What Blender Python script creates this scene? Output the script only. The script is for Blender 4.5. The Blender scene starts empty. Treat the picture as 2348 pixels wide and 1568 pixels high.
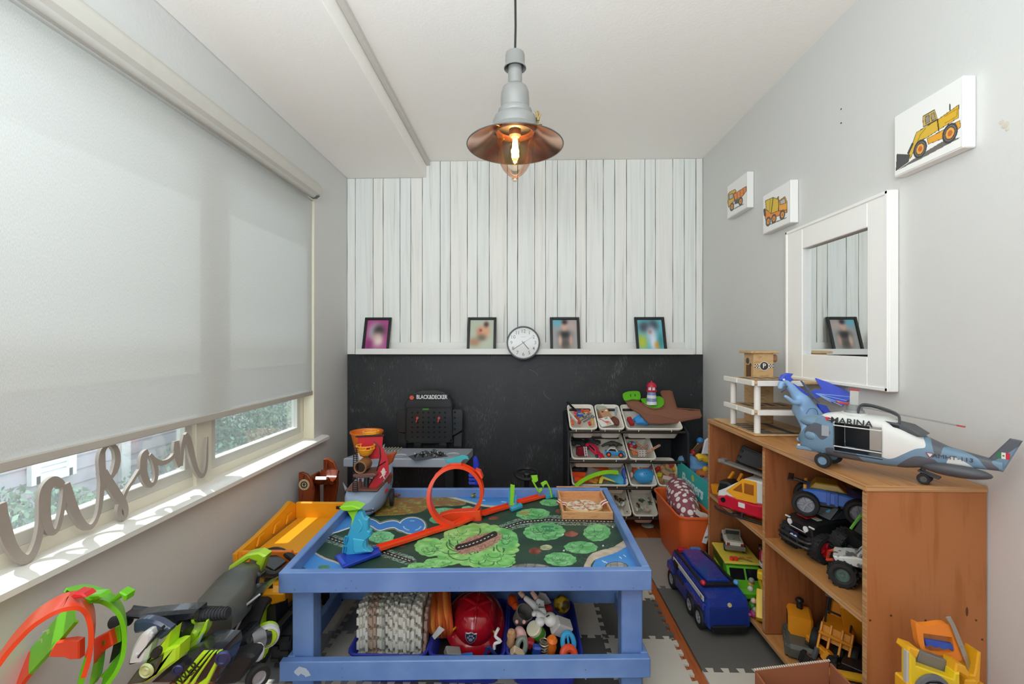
import bpy, math, random
import numpy as np
from mathutils import Matrix, Vector, Euler
SC = bpy.context.scene
COL = SC.collection
PI = math.pi
F, CX, CY = 1043.0, 1174.0, 784.0          # pinhole of the photograph, 2348 x 1568
TH = math.atan(27 / F)                      # the camera is turned a little to the left of the room's axis
EYE = np.array([0.0, 0.0, 1.32])
RT = np.array([math.cos(TH), math.sin(TH), 0]); FW = np.array([-math.sin(TH), math.cos(TH), 0]); UP = np.array([0, 0, 1.0])

# ---- camera, world, lights, exposure -------------------------------------------------
cam = bpy.data.cameras.new('camera'); cam.sensor_width = 36; cam.lens = F * 36 / 2348; cam.clip_start = .05
co = bpy.data.objects.new('camera', cam); COL.objects.link(co)
co.location = EYE; co.rotation_euler = (PI / 2, 0, TH); SC.camera = co
W_ = bpy.data.worlds.new('sky'); SC.world = W_; W_.use_nodes = True
bg = W_.node_tree.nodes['Background']; bg.inputs[0].default_value = (.80, .91, 1, 1); bg.inputs[1].default_value = 3.8
sun = bpy.data.lights.new('sun', 'SUN'); sun.energy = 12; sun.angle = .012; sun.color = (1, .985, .95)
so = bpy.data.objects.new('sun', sun); COL.objects.link(so)
so.rotation_euler = Vector((1, .12, -2.3)).to_track_quat('-Z', 'Y').to_euler()
ar = bpy.data.lights.new('added_bounce_light', 'AREA'); ar.shape = 'RECTANGLE'; ar.size = 1.1; ar.size_y = .8; ar.energy = 74; ar.color = (.80, .93, 1)
ao = bpy.data.objects.new('added_bounce_light', ar); COL.objects.link(ao); ao.location = (-.25, -.3, 1.75); ao.rotation_euler = (PI - .5, 0, 0)   # added unseen fill light, aimed up so the ceiling brightens the room
SC.view_settings.view_transform = 'Standard'; SC.view_settings.look = 'None'
SC.view_settings.gamma = 1; SC.view_settings.use_curve_mapping = False; SC.view_settings.exposure = -.14
SC.cycles.max_bounces = 10; SC.cycles.diffuse_bounces = 6; SC.cycles.transparent_max_bounces = 16
SC.cycles.caustics_reflective = False; SC.cycles.caustics_refractive = False
SC.cycles.sample_clamp_indirect = 6

# ---- helpers -------------------------------------------------------------------------
def P(px, py, X=None, Y=None, Z=None):
    """the point of the room seen at a pixel of the photograph, on a plane X, Y or Z = constant"""
    d = RT * ((px - CX) / F) + FW + UP * ((CY - py) / F)
    if X is not None: t = X / d[0]
    elif Y is not None: t = Y / d[1]
    else: t = (Z - EYE[2]) / d[2]
    return Vector(EYE + d * t)
def proj(w):
    q = w - EYE; t = q @ FW
    return CX + F * (q @ RT) / t, CY - F * (q @ UP) / t
def lin(h):
    if isinstance(h, (tuple, list)): c = [x / 255 for x in h[:3]]
    else:
        h = h.lstrip('#'); h = h if len(h) == 6 else ''.join(x * 2 for x in h)
        c = [int(h[i:i + 2], 16) / 255 for i in (0, 2, 4)]
    return tuple(x / 12.92 if x <= .04045 else ((x + .055) / 1.055) ** 2.4 for x in c)
def rgba(h): return lin(h) + (1.0,)

_mats = {}
def newmat(name):
    m = bpy.data.materials.new(name); m.use_nodes = True
    nt = m.node_tree
    return m, nt, nt.nodes['Principled BSDF']
def node(nt, kind, **kw):
    n = nt.nodes.new(kind)
    for k, v in kw.items(): setattr(n, k, v)
    return n
def ramp(nt, stops, interp='LINEAR'):
    r = node(nt, 'ShaderNodeValToRGB'); r.color_ramp.interpolation = interp
    e = r.color_ramp.elements
    while len(e) < len(stops): e.new(.5)
    for el, (p, c) in zip(e, stops): el.position = p; el.color = rgba(c) if not isinstance(c, float) else (c, c, c, 1)
    return r
def coords(nt, scale=(1, 1, 1), kind='Object'):
    tc = node(nt, 'ShaderNodeTexCoord'); mp = node(nt, 'ShaderNodeMapping')
    mp.inputs['Scale'].default_value = scale
    nt.links.new(tc.outputs[kind], mp.inputs[0]); return mp
def pl(h, rough=.38, metal=0., var=.05, emit=0., trans=0., bump=0., coat=0.):
    """plastic / paint / metal with a little procedural unevenness"""
    key = (h, rough, metal, var, emit, trans, bump, coat)
    if key in _mats: return _mats[key]
    m, nt, b = newmat('plastic_%s' % str(h).strip('#'))
    c = np.array(lin(h))
    n = node(nt, 'ShaderNodeTexNoise'); n.inputs['Scale'].default_value = 22; n.inputs['Detail'].default_value = 3
    nt.links.new(coords(nt).outputs[0], n.inputs['Vector'])
    mx = node(nt, 'ShaderNodeMix', data_type='RGBA')
    mx.inputs[6].default_value = (*np.clip(c * (1 - var), 0, 1), 1); mx.inputs[7].default_value = (*np.clip(c * (1 + var), 0, 1), 1)
    nt.links.new(n.outputs[0], mx.inputs[0]); nt.links.new(mx.outputs[2], b.inputs['Base Color'])
    mr = node(nt, 'ShaderNodeMapRange'); mr.inputs[3].default_value = max(.03, rough - .06); mr.inputs[4].default_value = rough + .08
    nt.links.new(n.outputs[0], mr.inputs[0]); nt.links.new(mr.outputs[0], b.inputs['Roughness'])
    b.inputs['Metallic'].default_value = metal
    if coat: b.inputs['Coat Weight'].default_value = coat
    if trans: b.inputs['Transmission Weight'].default_value = trans
    if emit: b.inputs['Emission Color'].default_value = (*c, 1); b.inputs['Emission Strength'].default_value = emit
    if bump:
        n2 = node(nt, 'ShaderNodeTexNoise'); n2.inputs['Scale'].default_value = bump; n2.inputs['Detail'].default_value = 4
        nt.links.new(coords(nt).outputs[0], n2.inputs['Vector'])
        bp = node(nt, 'ShaderNodeBump'); bp.inputs['Strength'].default_value = .25; bp.inputs['Distance'].default_value = .003
        nt.links.new(n2.outputs[0], bp.inputs['Height']); nt.links.new(bp.outputs[0], b.inputs['Normal'])
    _mats[key] = m; return m
def wood(h1, h2, scale=(14, 14, 1.2), rough=.5, dist=1.6, knots=None):
    key = ('wood', h1, h2, scale, rough)
    if key in _mats: return _mats[key]
    m, nt, b = newmat('wood')
    mp = coords(nt, scale)
    n = node(nt, 'ShaderNodeTexNoise'); n.inputs['Scale'].default_value = 1.6; n.inputs['Detail'].default_value = 6; n.inputs['Distortion'].default_value = dist
    n2 = node(nt, 'ShaderNodeTexNoise'); n2.inputs['Scale'].default_value = 9; n2.inputs['Detail'].default_value = 3
    nt.links.new(mp.outputs[0], n.inputs['Vector']); nt.links.new(mp.outputs[0], n2.inputs['Vector'])
    ma = node(nt, 'ShaderNodeMath', operation='MULTIPLY_ADD'); ma.inputs[1].default_value = .35
    nt.links.new(n2.outputs[0], ma.inputs[0]); nt.links.new(n.outputs[0], ma.inputs[2])
    r = ramp(nt, [(.5, h2), (.62, h1), (.74, h1), (.86, h2)])
    nt.links.new(ma.outputs[0], r.inputs[0]); nt.links.new(r.outputs[0], b.inputs['Base Color'])
    b.inputs['Roughness'].default_value = rough
    bp = node(nt, 'ShaderNodeBump'); bp.inputs['Strength'].default_value = .12; bp.inputs['Distance'].default_value = .002
    nt.links.new(ma.outputs[0], bp.inputs['Height']); nt.links.new(bp.outputs[0], b.inputs['Normal'])
    _mats[key] = m; return m
def speckle(h1, h2, scale, lo=.45, hi=.55, rough=.6, stretch=(1, 1, 1), kind='noise', detail=2., bump=0.):
    key = ('sp', h1, h2, scale, lo, hi, rough, stretch, kind)
    if key in _mats: return _mats[key]
    m, nt, b = newmat('mottled')
    mp = coords(nt, stretch)
    n = node(nt, 'ShaderNodeTexNoise' if kind == 'noise' else 'ShaderNodeTexVoronoi'); n.inputs['Scale'].default_value = scale
    if kind == 'noise': n.inputs['Detail'].default_value = detail
    nt.links.new(mp.outputs[0], n.inputs['Vector'])
    r = ramp(nt, [(lo, h1), (hi, h2)])
    nt.links.new(n.outputs[0], r.inputs[0]); nt.links.new(r.outputs[0], b.inputs['Base Color'])
    b.inputs['Roughness'].default_value = rough
    if bump:
        bp = node(nt, 'ShaderNodeBump'); bp.inputs['Strength'].default_value = bump; bp.inputs['Distance'].default_value = .004
        nt.links.new(n.outputs[0], bp.inputs['Height']); nt.links.new(bp.outputs[0], b.inputs['Normal'])
    _mats[key] = m; return m
def glassmat(name, tint='#ffffff', gloss=.1, rough=.02, haze=0.):
    m, nt, b = newmat(name); out = nt.nodes['Material Output']
    tr = node(nt, 'ShaderNodeBsdfTransparent'); tr.inputs[0].default_value = rgba(tint)
    gl = node(nt, 'ShaderNodeBsdfGlossy'); gl.inputs['Roughness'].default_value = rough
    lw = node(nt, 'ShaderNodeLayerWeight'); lw.inputs[0].default_value = .25
    ma = node(nt, 'ShaderNodeMath', operation='MULTIPLY_ADD'); ma.inputs[1].default_value = .5; ma.inputs[2].default_value = gloss * .4
    nt.links.new(lw.outputs['Fresnel'], ma.inputs[0])
    mx = node(nt, 'ShaderNodeMixShader'); nt.links.new(ma.outputs[0], mx.inputs[0])
    src = tr
    if haze:   # translucent white mixed in, imitating glare that washes out the view
        hz = node(nt, 'ShaderNodeBsdfTranslucent'); src = node(nt, 'ShaderNodeMixShader'); src.inputs[0].default_value = haze
        nt.links.new(tr.outputs[0], src.inputs[1]); nt.links.new(hz.outputs[0], src.inputs[2])
    nt.links.new(src.outputs[0], mx.inputs[1]); nt.links.new(gl.outputs[0], mx.inputs[2]); nt.links.new(mx.outputs[0], out.inputs[0])
    return m
def printmat(name='print', rough=.5):
    m, nt, b = newmat(name)
    a = node(nt, 'ShaderNodeAttribute'); a.attribute_name = 'Col'
    nt.links.new(a.outputs['Color'], b.inputs['Base Color']); b.inputs['Roughness'].default_value = rough
    return m
PRINT = printmat()

def smooth_path(pts, n=6, closed=False):
    """Catmull-Rom through the points"""
    p = [Vector(q) for q in pts]; out = []
    k = len(p)
    rng = range(k) if closed else range(k - 1)
    for i in rng:
        if closed: a, b, c, d = p[i - 1], p[i], p[(i + 1) % k], p[(i + 2) % k]
        else: a, b, c, d = p[max(i - 1, 0)], p[i], p[i + 1], p[min(i + 2, k - 1)]
        for j in range(n):
            t = j / n
            out.append(.5 * ((2 * b) + (c - a) * t + (2 * a - 5 * b + 4 * c - d) * t * t + (3 * b - a - 3 * c + d) * t ** 3))
    if not closed: out.append(p[-1])
    return out
def inset(poly, d):
    n = len(poly); out = []
    area = sum(poly[i][0] * poly[(i + 1) % n][1] - poly[(i + 1) % n][0] * poly[i][1] for i in range(n))
    s = 1 if area > 0 else -1
    for i in range(n):
        a, b, c = Vector(poly[i - 1]).xy, Vector(poly[i]).xy, Vector(poly[(i + 1) % n]).xy
        e1 = (b - a); e2 = (c - b)
        if e1.length < 1e-9 or e2.length < 1e-9: out.append(tuple(b)); continue
        e1.normalize(); e2.normalize()
        n1 = Vector((-e1.y, e1.x)) * s; n2 = Vector((-e2.y, e2.x)) * s
        m = n1 + n2
        if m.length < .3: m = n1
        k = max(.35, m.normalized().dot(n1))
        out.append(tuple(b + m.normalized() * (d / k)))
    return out
class MB:
    def __init__(s): s.v = []; s.f = []; s.mi = []
    def add(s, vs, fs, mi=0, M=None):
        o = len(s.v)
        if M is not None: vs = [M @ Vector(v) for v in vs]
        s.v += [tuple(v) for v in vs]; s.f += [[i + o for i in f] for f in fs]; s.mi += [mi] * len(fs); return s
    def box(s, c, size, mi=0, bev=.002, rot=None, M=None):
        hx, hy, hz = size[0] / 2, size[1] / 2, size[2] / 2
        b = min(bev, hx * .45, hy * .45, hz * .45)
        T = Matrix.Translation(c)
        if rot is not None: T = T @ (rot.to_4x4() if isinstance(rot, Matrix) else Euler(rot).to_matrix().to_4x4())
        if M is not None: T = M @ T
        if b <= 1e-5:
            vs = [(x, y, z) for x in (-hx, hx) for y in (-hy, hy) for z in (-hz, hz)]
            return s.add(vs, [(0, 1, 3, 2), (4, 6, 7, 5), (0, 4, 5, 1), (2, 3, 7, 6), (0, 2, 6, 4), (1, 5, 7, 3)], mi, T)
        vs = []; ix = {}
        for sx in (-1, 1):
            for sy in (-1, 1):
                for sz in (-1, 1):
                    for ax in range(3):
                        p = [sx * (hx - b), sy * (hy - b), sz * (hz - b)]
                        p[ax] = (sx * hx, sy * hy, sz * hz)[ax]
                        ix[sx, sy, sz, ax] = len(vs); vs.append(p)
        fs = []
        for ax in range(3):
            for sg in (-1, 1):
                q = []
                for a, bb in ((-1, -1), (1, -1), (1, 1), (-1, 1)):
                    k = [a, bb]; k.insert(ax, sg); q.append(ix[k[0], k[1], k[2], ax])
                fs.append(q)
        for ax in range(3):
            o1, o2 = [a for a in range(3) if a != ax]
            for s1 in (-1, 1):
                for s2 in (-1, 1):
                    q = []
                    for sg, od in ((-1, (o1, o2)), (1, (o2, o1))):
                        for oo in od:
                            k = [0, 0, 0]; k[ax] = sg; k[o1] = s1; k[o2] = s2; q.append(ix[k[0], k[1], k[2], oo])
                    fs.append(q)
        for sx in (-1, 1):
            for sy in (-1, 1):
                for sz in (-1, 1): fs.append([ix[sx, sy, sz, a] for a in range(3)])
        return s.add(vs, fs, mi, T)
    def bar(s, p0, p1, w, h, mi=0, bev=.002, up=(0, 0, 1), M=None):
        """a rectangular bar from p0 to p1, w across, h along up"""
        a, b = Vector(p0), Vector(p1); d = (b - a); L = d.length; d.normalize()
        u = Vector(up); x = d.cross(u)
        if x.length < 1e-4: u = Vector((0, 1, 0)); x = d.cross(u)
        x.normalize(); u = x.cross(d)
        R = Matrix((x, d, u)).transposed()
        return s.box((a + b) / 2, (w, L, h), mi, bev, R, M)
    def ring(s, rings, mi=0, closed=False, cap=True, M=None):
        vs = []; fs = []; n = len(rings[0])
        for r in rings: vs += list(r)
        k = len(rings)
        for i in range(k if closed else k - 1):
            j = (i + 1) % k
            for a in range(n):
                b = (a + 1) % n
                fs.append((i * n + a, i * n + b, j * n + b, j * n + a))
        if cap and not closed: fs += [list(range(n))[::-1], [(k - 1) * n + a for a in range(n)]]
        return s.add(vs, fs, mi, M)
    def cyl(s, p0, p1, r0, r1=None, seg=14, mi=0, cap=True, bev=0, M=None):
        r1 = r0 if r1 is None else r1
        a, b = Vector(p0), Vector(p1); d = (b - a); L = d.length; d.normalize()
        q = d.to_track_quat('Z', 'Y')
        st = [(0, r0), (1, r1)] if not bev else [(0, r0 - bev), (bev / L, r0), (1 - bev / L, r1), (1, r1 - bev)]
        rg = [[a + q @ Vector((r * math.cos(2 * PI * k / seg), r * math.sin(2 * PI * k / seg), t * L)) for k in range(seg)] for t, r in st]
        return s.ring(rg, mi, cap=cap, M=M)
    def lathe(s, prof, mi=0, seg=24, M=None, closed=False):
        rg = [[Vector((max(r, 1e-4) * math.cos(2 * PI * k / seg), max(r, 1e-4) * math.sin(2 * PI * k / seg), z)) for k in range(seg)] for r, z in prof]
        return s.ring(rg, mi, cap=False, closed=closed, M=M)
    def ell(s, c, r, mi=0, seg=16, rings=10, rot=None, M=None, zmin=-1., zmax=1.):
        if not hasattr(r, '__len__'): r = (r, r, r)
        T = Matrix.Translation(c)
        if rot is not None: T = T @ Euler(rot).to_matrix().to_4x4()
        if M is not None: T = M @ T
        a0, a1 = math.asin(zmin), math.asin(zmax); rg = []
        for i in range(rings + 1):
            a = a0 + (a1 - a0) * i / rings; cr = max(math.cos(a), .004)
            rg.append([Vector((r[0] * cr * math.cos(2 * PI * k / seg), r[1] * cr * math.sin(2 * PI * k / seg), r[2] * math.sin(a))) for k in range(seg)])
        return s.ring(rg, mi, M=T)
    def prism(s, poly, h, axis='Z', off=0., mi=0, bev=.0015, M=None, taper=0.):
        """outline extruded by h along an axis, edges chamfered; taper insets the far end"""
        b = min(bev, abs(h) * .3); sg = 1 if h > 0 else -1
        lay = [(inset(poly, b), 0), (poly, b * sg), (inset(poly, taper) if taper else poly, h - b * sg), (inset(poly, b + taper), h)] if b > 0 else [(poly, 0), (inset(poly, taper) if taper else poly, h)]
        def e(p, z):
            if axis == 'Z': return (p[0], p[1], off + z)
            if axis == 'Y': return (p[0], off + z, p[1])
            return (off + z, p[0], p[1])
        return s.ring([[Vector(e(p, z)) for p in pp] for pp, z in lay], mi, M=M)
    def slab(s, pts, Y, th, mi=0, bev=.002, smooth=0):
        """outline given by pixels of the photograph on the upright plane at depth Y, th thick"""
        q = [P(a, b, Y=Y) for a, b in pts]; poly = [(p.x, p.z) for p in q]
        if smooth: poly = [(p.x, p.y) for p in smooth_path([(a, b, 0) for a, b in poly], smooth, True)]
        return s.prism(poly, th, 'Y', Y, mi, bev)
    def tube(s, path, r, seg=8, mi=0, closed=False, M=None, flat=1.):
        p = [Vector(q) for q in path]; n = len(p); rg = []; up = None
        for i in range(n):
            if closed: d = p[(i + 1) % n] - p[i - 1]
            else: d = p[min(i + 1, n - 1)] - p[max(i - 1, 0)]
            d.normalize()
            if up is None:
                up = Vector((0, 0, 1)) if abs(d.z) < .9 else Vector((0, 1, 0))
            x = d.cross(up); x.normalize(); up = x.cross(d); up.normalize()
            rr = r[i] if hasattr(r, '__len__') else r
            rg.append([p[i] + x * rr * math.cos(2 * PI * k / seg) + up * rr * flat * math.sin(2 * PI * k / seg) for k in range(seg)])
        return s.ring(rg, mi, closed=closed, M=M)
    def sweep(s, path, side, sec, mi=0, closed=False, M=None, out=None):
        """cross-section (a along side, b along the normal) swept along a path"""
        p = [Vector(q) for q in path]; n = len(p); rg = []
        for i in range(n):
            if closed: d = p[(i + 1) % n] - p[i - 1]
            else: d = p[min(i + 1, n - 1)] - p[max(i - 1, 0)]
            d.normalize()
            sd = Vector(side[i]) if hasattr(side[0], '__len__') else Vector(side)
            sd = (sd - d * sd.dot(d)).normalized(); nn = sd.cross(d)
            rg.append([p[i] + sd * a + nn * b for a, b in sec])
        return s.ring(rg, mi, closed=closed, M=M)
    def text(s, body, size, M, mi=0, ext=.0006, bold=0., shear=0., sx=1.):
        c = bpy.data.curves.new('t', 'FONT'); c.body = body; c.size = size; c.align_x = 'CENTER'; c.align_y = 'CENTER'
        c.extrude = ext; c.offset = bold; c.shear = shear; c.resolution_u = 3
        o = bpy.data.objects.new('t', c); me = o.to_mesh()
        vs = [(v.co.x * sx, v.co.y, v.co.z) for v in me.vertices]; fs = [list(p.vertices) for p in me.polygons]
        o.to_mesh_clear(); bpy.data.objects.remove(o); bpy.data.curves.remove(c)
        return s.add(vs, fs, mi, M)
def mesh_from(name, mb, mats, off=(0, 0, 0), ang=35, fix=True):
    import bmesh
    me = bpy.data.meshes.new(name)
    o = Vector(off)
    me.from_pydata([tuple(Vector(v) - o) for v in mb.v], [], mb.f)
    for m in (mats if isinstance(mats, (list, tuple)) else [mats]): me.materials.append(m)
    me.polygons.foreach_set('material_index', mb.mi)
    if fix:
        bm = bmesh.new(); bm.from_mesh(me); bmesh.ops.recalc_face_normals(bm, faces=bm.faces); bm.to_mesh(me); bm.free()
    me.polygons.foreach_set('use_smooth', [True] * len(me.polygons))
    me.set_sharp_from_angle(angle=math.radians(ang))
    me.update(); return me
def tag(o, label=None, cat=None, group=None, kind=None):
    if label: o['label'] = label
    if cat: o['category'] = cat
    if group: o['group'] = group
    if kind: o['kind'] = kind
    return o
def thing(name, label, cat, loc=(0, 0, 0), rot=(0, 0, 0), group=None):
    o = bpy.data.objects.new(name, None); COL.objects.link(o); o.empty_display_size = .02
    o.location = loc; o.rotation_euler = rot if hasattr(rot, '__len__') else (0, 0, rot)
    return tag(o, label, cat, group)
def part(name, mb, mats, parent, label=None, world=False, kind=None, ang=35, loc=None, fix=True):
    """a child mesh; world=True: the mesh was written in room coordinates (its thing is not turned)"""
    base = (0, 0, 0)
    if world:
        p = parent; b = Vector((0, 0, 0))
        while p is not None: b += p.location; p = p.parent
        base = b
    o = bpy.data.objects.new(name, mesh_from(name, mb, mats, base, ang, fix)); COL.objects.link(o); o.parent = parent
    if loc is not None: o.location = loc
    if label: o['label'] = label
    if kind: o['kind'] = kind
    return o
def solo(name, mb, mats, label, cat, group=None, base=None, kind=None, ang=35, rot=None):
    """a thing that is one mesh; base: its origin in room coordinates when the mesh was written there"""
    o = bpy.data.objects.new(name, mesh_from(name, mb, mats, base or (0, 0, 0), ang)); COL.objects.link(o)
    if base is not None: o.location = base
    if rot is not None: o.rotation_euler = rot
    return tag(o, label, cat, group, kind)
def struct(name, mb, mats, label, ang=35):
    return solo(name, mb, mats, label, 'structure', kind='structure', ang=ang)
def copytree(o, loc=None, rot=None, label=None, parent=None):
    c = o.copy(); COL.objects.link(c); c.parent = parent
    if loc is not None: c.location = loc
    if rot is not None: c.rotation_euler = rot if hasattr(rot, '__len__') else (0, 0, rot)
    if label: c['label'] = label
    for ch in list(o.children): copytree(ch, parent=c)
    return c
def skin(name, vs, es, rs, mat, parent, sub=2, label=None):
    me = bpy.data.meshes.new(name); me.from_pydata([tuple(v) for v in vs], es, [])
    o = bpy.data.objects.new(name, me); COL.objects.link(o); o.parent = parent
    me.materials.append(mat)
    md = o.modifiers.new('skin', 'SKIN'); md.use_smooth_shade = True
    for i, sv in enumerate(me.skin_vertices[0].data):
        sv.radius = (rs[i], rs[i]) if not hasattr(rs[i], '__len__') else rs[i]; sv.use_root = (i == 0)
    o.modifiers.new('sub', 'SUBSURF').levels = sub; o.modifiers['sub'].render_levels = sub
    if label: o['label'] = label
    return o
def paint(name, o, ux, uy, nx, ny, painter, parent, world=True, mat=None, label=None):
    """flat print: a fine grid whose points carry the printed colour"""
    o, ux, uy = Vector(o), Vector(ux), Vector(uy)
    u, v = np.meshgrid(np.linspace(0, 1, nx), np.linspace(0, 1, ny))
    pts = np.array(o)[None, None] + u[..., None] * np.array(ux) + v[..., None] * np.array(uy)
    rgb = painter(u, v, pts)
    base = np.zeros(3)
    if world:
        p = parent
        while p is not None: base = base + np.array(p.location); p = p.parent
    i = np.arange(nx * ny).reshape(ny, nx)
    q = np.stack([i[:-1, :-1], i[:-1, 1:], i[1:, 1:], i[1:, :-1]], -1).reshape(-1, 4)
    me = bpy.data.meshes.new(name); me.from_pydata((pts - base).reshape(-1, 3).tolist(), [], q.tolist())
    a = me.color_attributes.new('Col', 'FLOAT_COLOR', 'POINT')
    c = rgb.reshape(-1, 3) / 255.0; c = np.where(c <= .04045, c / 12.92, ((np.clip(c, 0, 1) + .055) / 1.055) ** 2.4)
    a.data.foreach_set('color', np.concatenate([c, np.ones((len(c), 1))], 1).astype(np.float32).ravel())
    me.materials.append(mat or PRINT); me.update()
    ob = bpy.data.objects.new(name, me); COL.objects.link(ob); ob.parent = parent
    if label: ob['label'] = label
    return ob
# painting with masks over pixel arrays x, y
def inpoly(x, y, poly):
    m = np.zeros(x.shape, bool); n = len(poly)
    for i in range(n):
        (x0, y0), (x1, y1) = poly[i], poly[(i + 1) % n]
        if y0 == y1: continue
        c = ((y0 > y) != (y1 > y)) & (x < (x1 - x0) * (y - y0) / (y1 - y0) + x0); m ^= c
    return m
def dline(x, y, pts):
    d = np.full(x.shape, 1e9)
    for (x0, y0), (x1, y1) in zip(pts[:-1], pts[1:]):
        L = (x1 - x0) ** 2 + (y1 - y0) ** 2 + 1e-9
        t = np.clip(((x - x0) * (x1 - x0) + (y - y0) * (y1 - y0)) / L, 0, 1)
        d = np.minimum(d, np.hypot(x - x0 - t * (x1 - x0), y - y0 - t * (y1 - y0)))
    return d
def spl(pts, n=6): return [(p.x, p.y) for p in smooth_path([(a, b, 0) for a, b in pts], n)]
def setc(rgb, mask, c): rgb[mask] = c
def smoothnoise(shape, cell, seed):
    r = np.random.RandomState(seed); h, w = shape
    g = r.rand(h // cell + 3, w // cell + 3)
    yy, xx = np.mgrid[0:h, 0:w] / cell
    i, j = yy.astype(int), xx.astype(int); fy, fx = yy - i, xx - j
    fy = fy * fy * (3 - 2 * fy); fx = fx * fx * (3 - 2 * fx)
    return (g[i, j] * (1 - fx) + g[i, j + 1] * fx) * (1 - fy) + (g[i + 1, j] * (1 - fx) + g[i + 1, j + 1] * fx) * fy
def Mt(loc=(0, 0, 0), rot=(0, 0, 0)): return Matrix.Translation(loc) @ Euler(rot).to_matrix().to_4x4()
RND = random.Random(4)
# ======================================================================================
# the room
XL, XR, YB, ZC, ZS = -1.37, 1.36, 3.5, 2.715, 2.588
YN = -1.3
WALL = pl('#d4d3d0', .62, var=.012, bump=60)
CEIL = pl('#fbf7f1', .8, var=.012, bump=90)
# floor: boards along the room
fl = thing('floor', 'orange-brown wooden board floor showing between and beyond the foam mats', 'floor'); fl['kind'] = 'structure'; del fl['category']
mb = MB().box((0, 1.2, -.04), (3.0, 5.2, .05), bev=0); part('subfloor', mb, pl('#4a2a18'), fl)
FW_ = [wood(a, b, (9, .8, 9), .32) for a, b in (('#b9632f', '#9c4c20'), ('#c06a34', '#a85526'), ('#b05c2a', '#8f451d'))]
k = 0; bw = .0885; x = XL
planks = {}
while x < XR:
    y = YN + (k * .53) % 1.2 - 1.2
    while y < YB:
        y0, y1 = max(y, YN), min(y + 1.2, YB)
        if y1 - y0 > .05:
            w = min(bw, XR - x)
            mb = MB().box((0, 0, -.0065), (w - .0012, y1 - y0 - .0012, .013), bev=.0008)
            part('floor_board', mb, FW_[RND.randrange(3)], fl, loc=(x + w / 2, (y0 + y1) / 2, 0))
        y += 1.2
    x += bw; k += 1
# walls
w0, w1, wz0, wz1 = .35, 2.949, .675, 2.24
mb = MB()
mb.box((XL - .065, (YN + YB) / 2, wz0 / 2), (.13, YB - YN, wz0), bev=0).box((XL - .065, (YN + YB) / 2, (wz1 + 2.8) / 2), (.13, YB - YN, 2.8 - wz1), bev=0)
mb.box((XL - .065, (YN + w0) / 2, (wz0 + wz1) / 2), (.13, w0 - YN, wz1 - wz0), bev=0).box((XL - .065, (YB + w1) / 2, (wz0 + wz1) / 2), (.13, YB - w1, wz1 - wz0), bev=0)
struct('wall_left', mb, WALL, 'white left wall around the wide window')
mb = MB().box((XR + .05, (YN + YB) / 2, 1.4), (.1, YB - YN, 2.8), bev=0)
wr = struct('wall_right', mb, WALL, 'white right wall with canvases and mirror')
for px, py in ((1929, 250), (1929, 282)):
    p = P(px, py, X=XR); mb = MB().cyl((XR - .0015, p.y, p.z), (XR + .01, p.y, p.z), .0035, seg=8)
    part('screw_hole', mb, pl('#3a3836'), wr)
mb = MB()
for a, b, r in ((2305, 287, .012), (2296, 280, .008), (2310, 296, .007)):
    p = P(a, b, X=XR); mb.ell((XR, p.y, p.z), (.001, r, r * .8), seg=10, rings=6)
part('filler_patch', mb, pl('#cfc7b8'), wr)
mb = MB().box((-1.29, YN - .06, 1.4), (.4, .12, 2.8), bev=0).box((.73, YN - .06, 1.4), (1.5, .12, 2.8), bev=0).box((-.55, YN - .06, 2.45), (1.1, .12, .7), bev=0)  # added out of view to cut the sky light entering from the rear
struct('wall_light_block', mb, WALL, 'added unseen white wall with a wide doorway, blocking light from behind the camera')
mb = MB().box((0, YB + .06, 1.4), (XR - XL + .2, .12, 2.8), bev=0)
wb = struct('wall_back', mb, pl('#3d3b38', .8), 'white plank-clad back wall above a blackboard')
PX = [795, 815.6, 856, 879.4, 918, 942.4, 969, 1009.7, 1033, 1071.8, 1095, 1122, 1163, 1187, 1226, 1251, 1278, 1320, 1344, 1383, 1409, 1436, 1478, 1502, 1542, 1568, 1595, 1613]
def plankmat(h1, h2, st):
    m, nt, b = newmat('washed_plank')
    mp = coords(nt, (26, 26, .9)); n = node(nt, 'ShaderNodeTexNoise'); n.inputs['Scale'].default_value = 1.5; n.inputs['Detail'].default_value = 5; n.inputs['Distortion'].default_value = .8
    nt.links.new(mp.outputs[0], n.inputs['Vector'])
    r = ramp(nt, [(.25, st), (.36, h2), (.55, h1)]); nt.links.new(n.outputs[0], r.inputs[0])
    nt.links.new(r.outputs[0], b.inputs['Base Color']); b.inputs['Roughness'].default_value = .7; return m
PLK = [plankmat('#f2f3ef', '#e9eae6', '#c6c6c0'), plankmat('#eff1ee', '#e6e8e4', '#d0d0ca'), plankmat('#f3f2ec', '#eae9e3', '#bdbbb4')]
for i in range(len(PX) - 1):
    xa, xb = P(PX[i], 600, Y=YB).x, P(PX[i + 1], 600, Y=YB).x
    xa = max(xa, XL + .001); xb = min(xb, XR - .001)
    zt = ZS - .002 if xb < -.74 else ZC - .002
    zb = 1.225; g = .0032 + .0012 * RND.random(); n = 12
    mbp = MB(); L = []; R_ = []
    for j in range(n + 1):
        z = zb + (zt - zb) * j / n
        L.append((xa + g * .5 + RND.uniform(-.0009, .0009), z)); R_.append((xb - g * .5 + RND.uniform(-.0009, .0009), z))
    mbp.prism(L + R_[::-1], .008, 'Y', YB - .009, bev=.0012)
    part('plank', mbp, PLK[i % 3], wb)
mb = MB().box((0, (YN + YB) / 2, ZC + .04), (XR - XL + .24, YB - YN, .08), bev=0)
struct('ceiling', mb, CEIL, 'smooth white ceiling')
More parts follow.
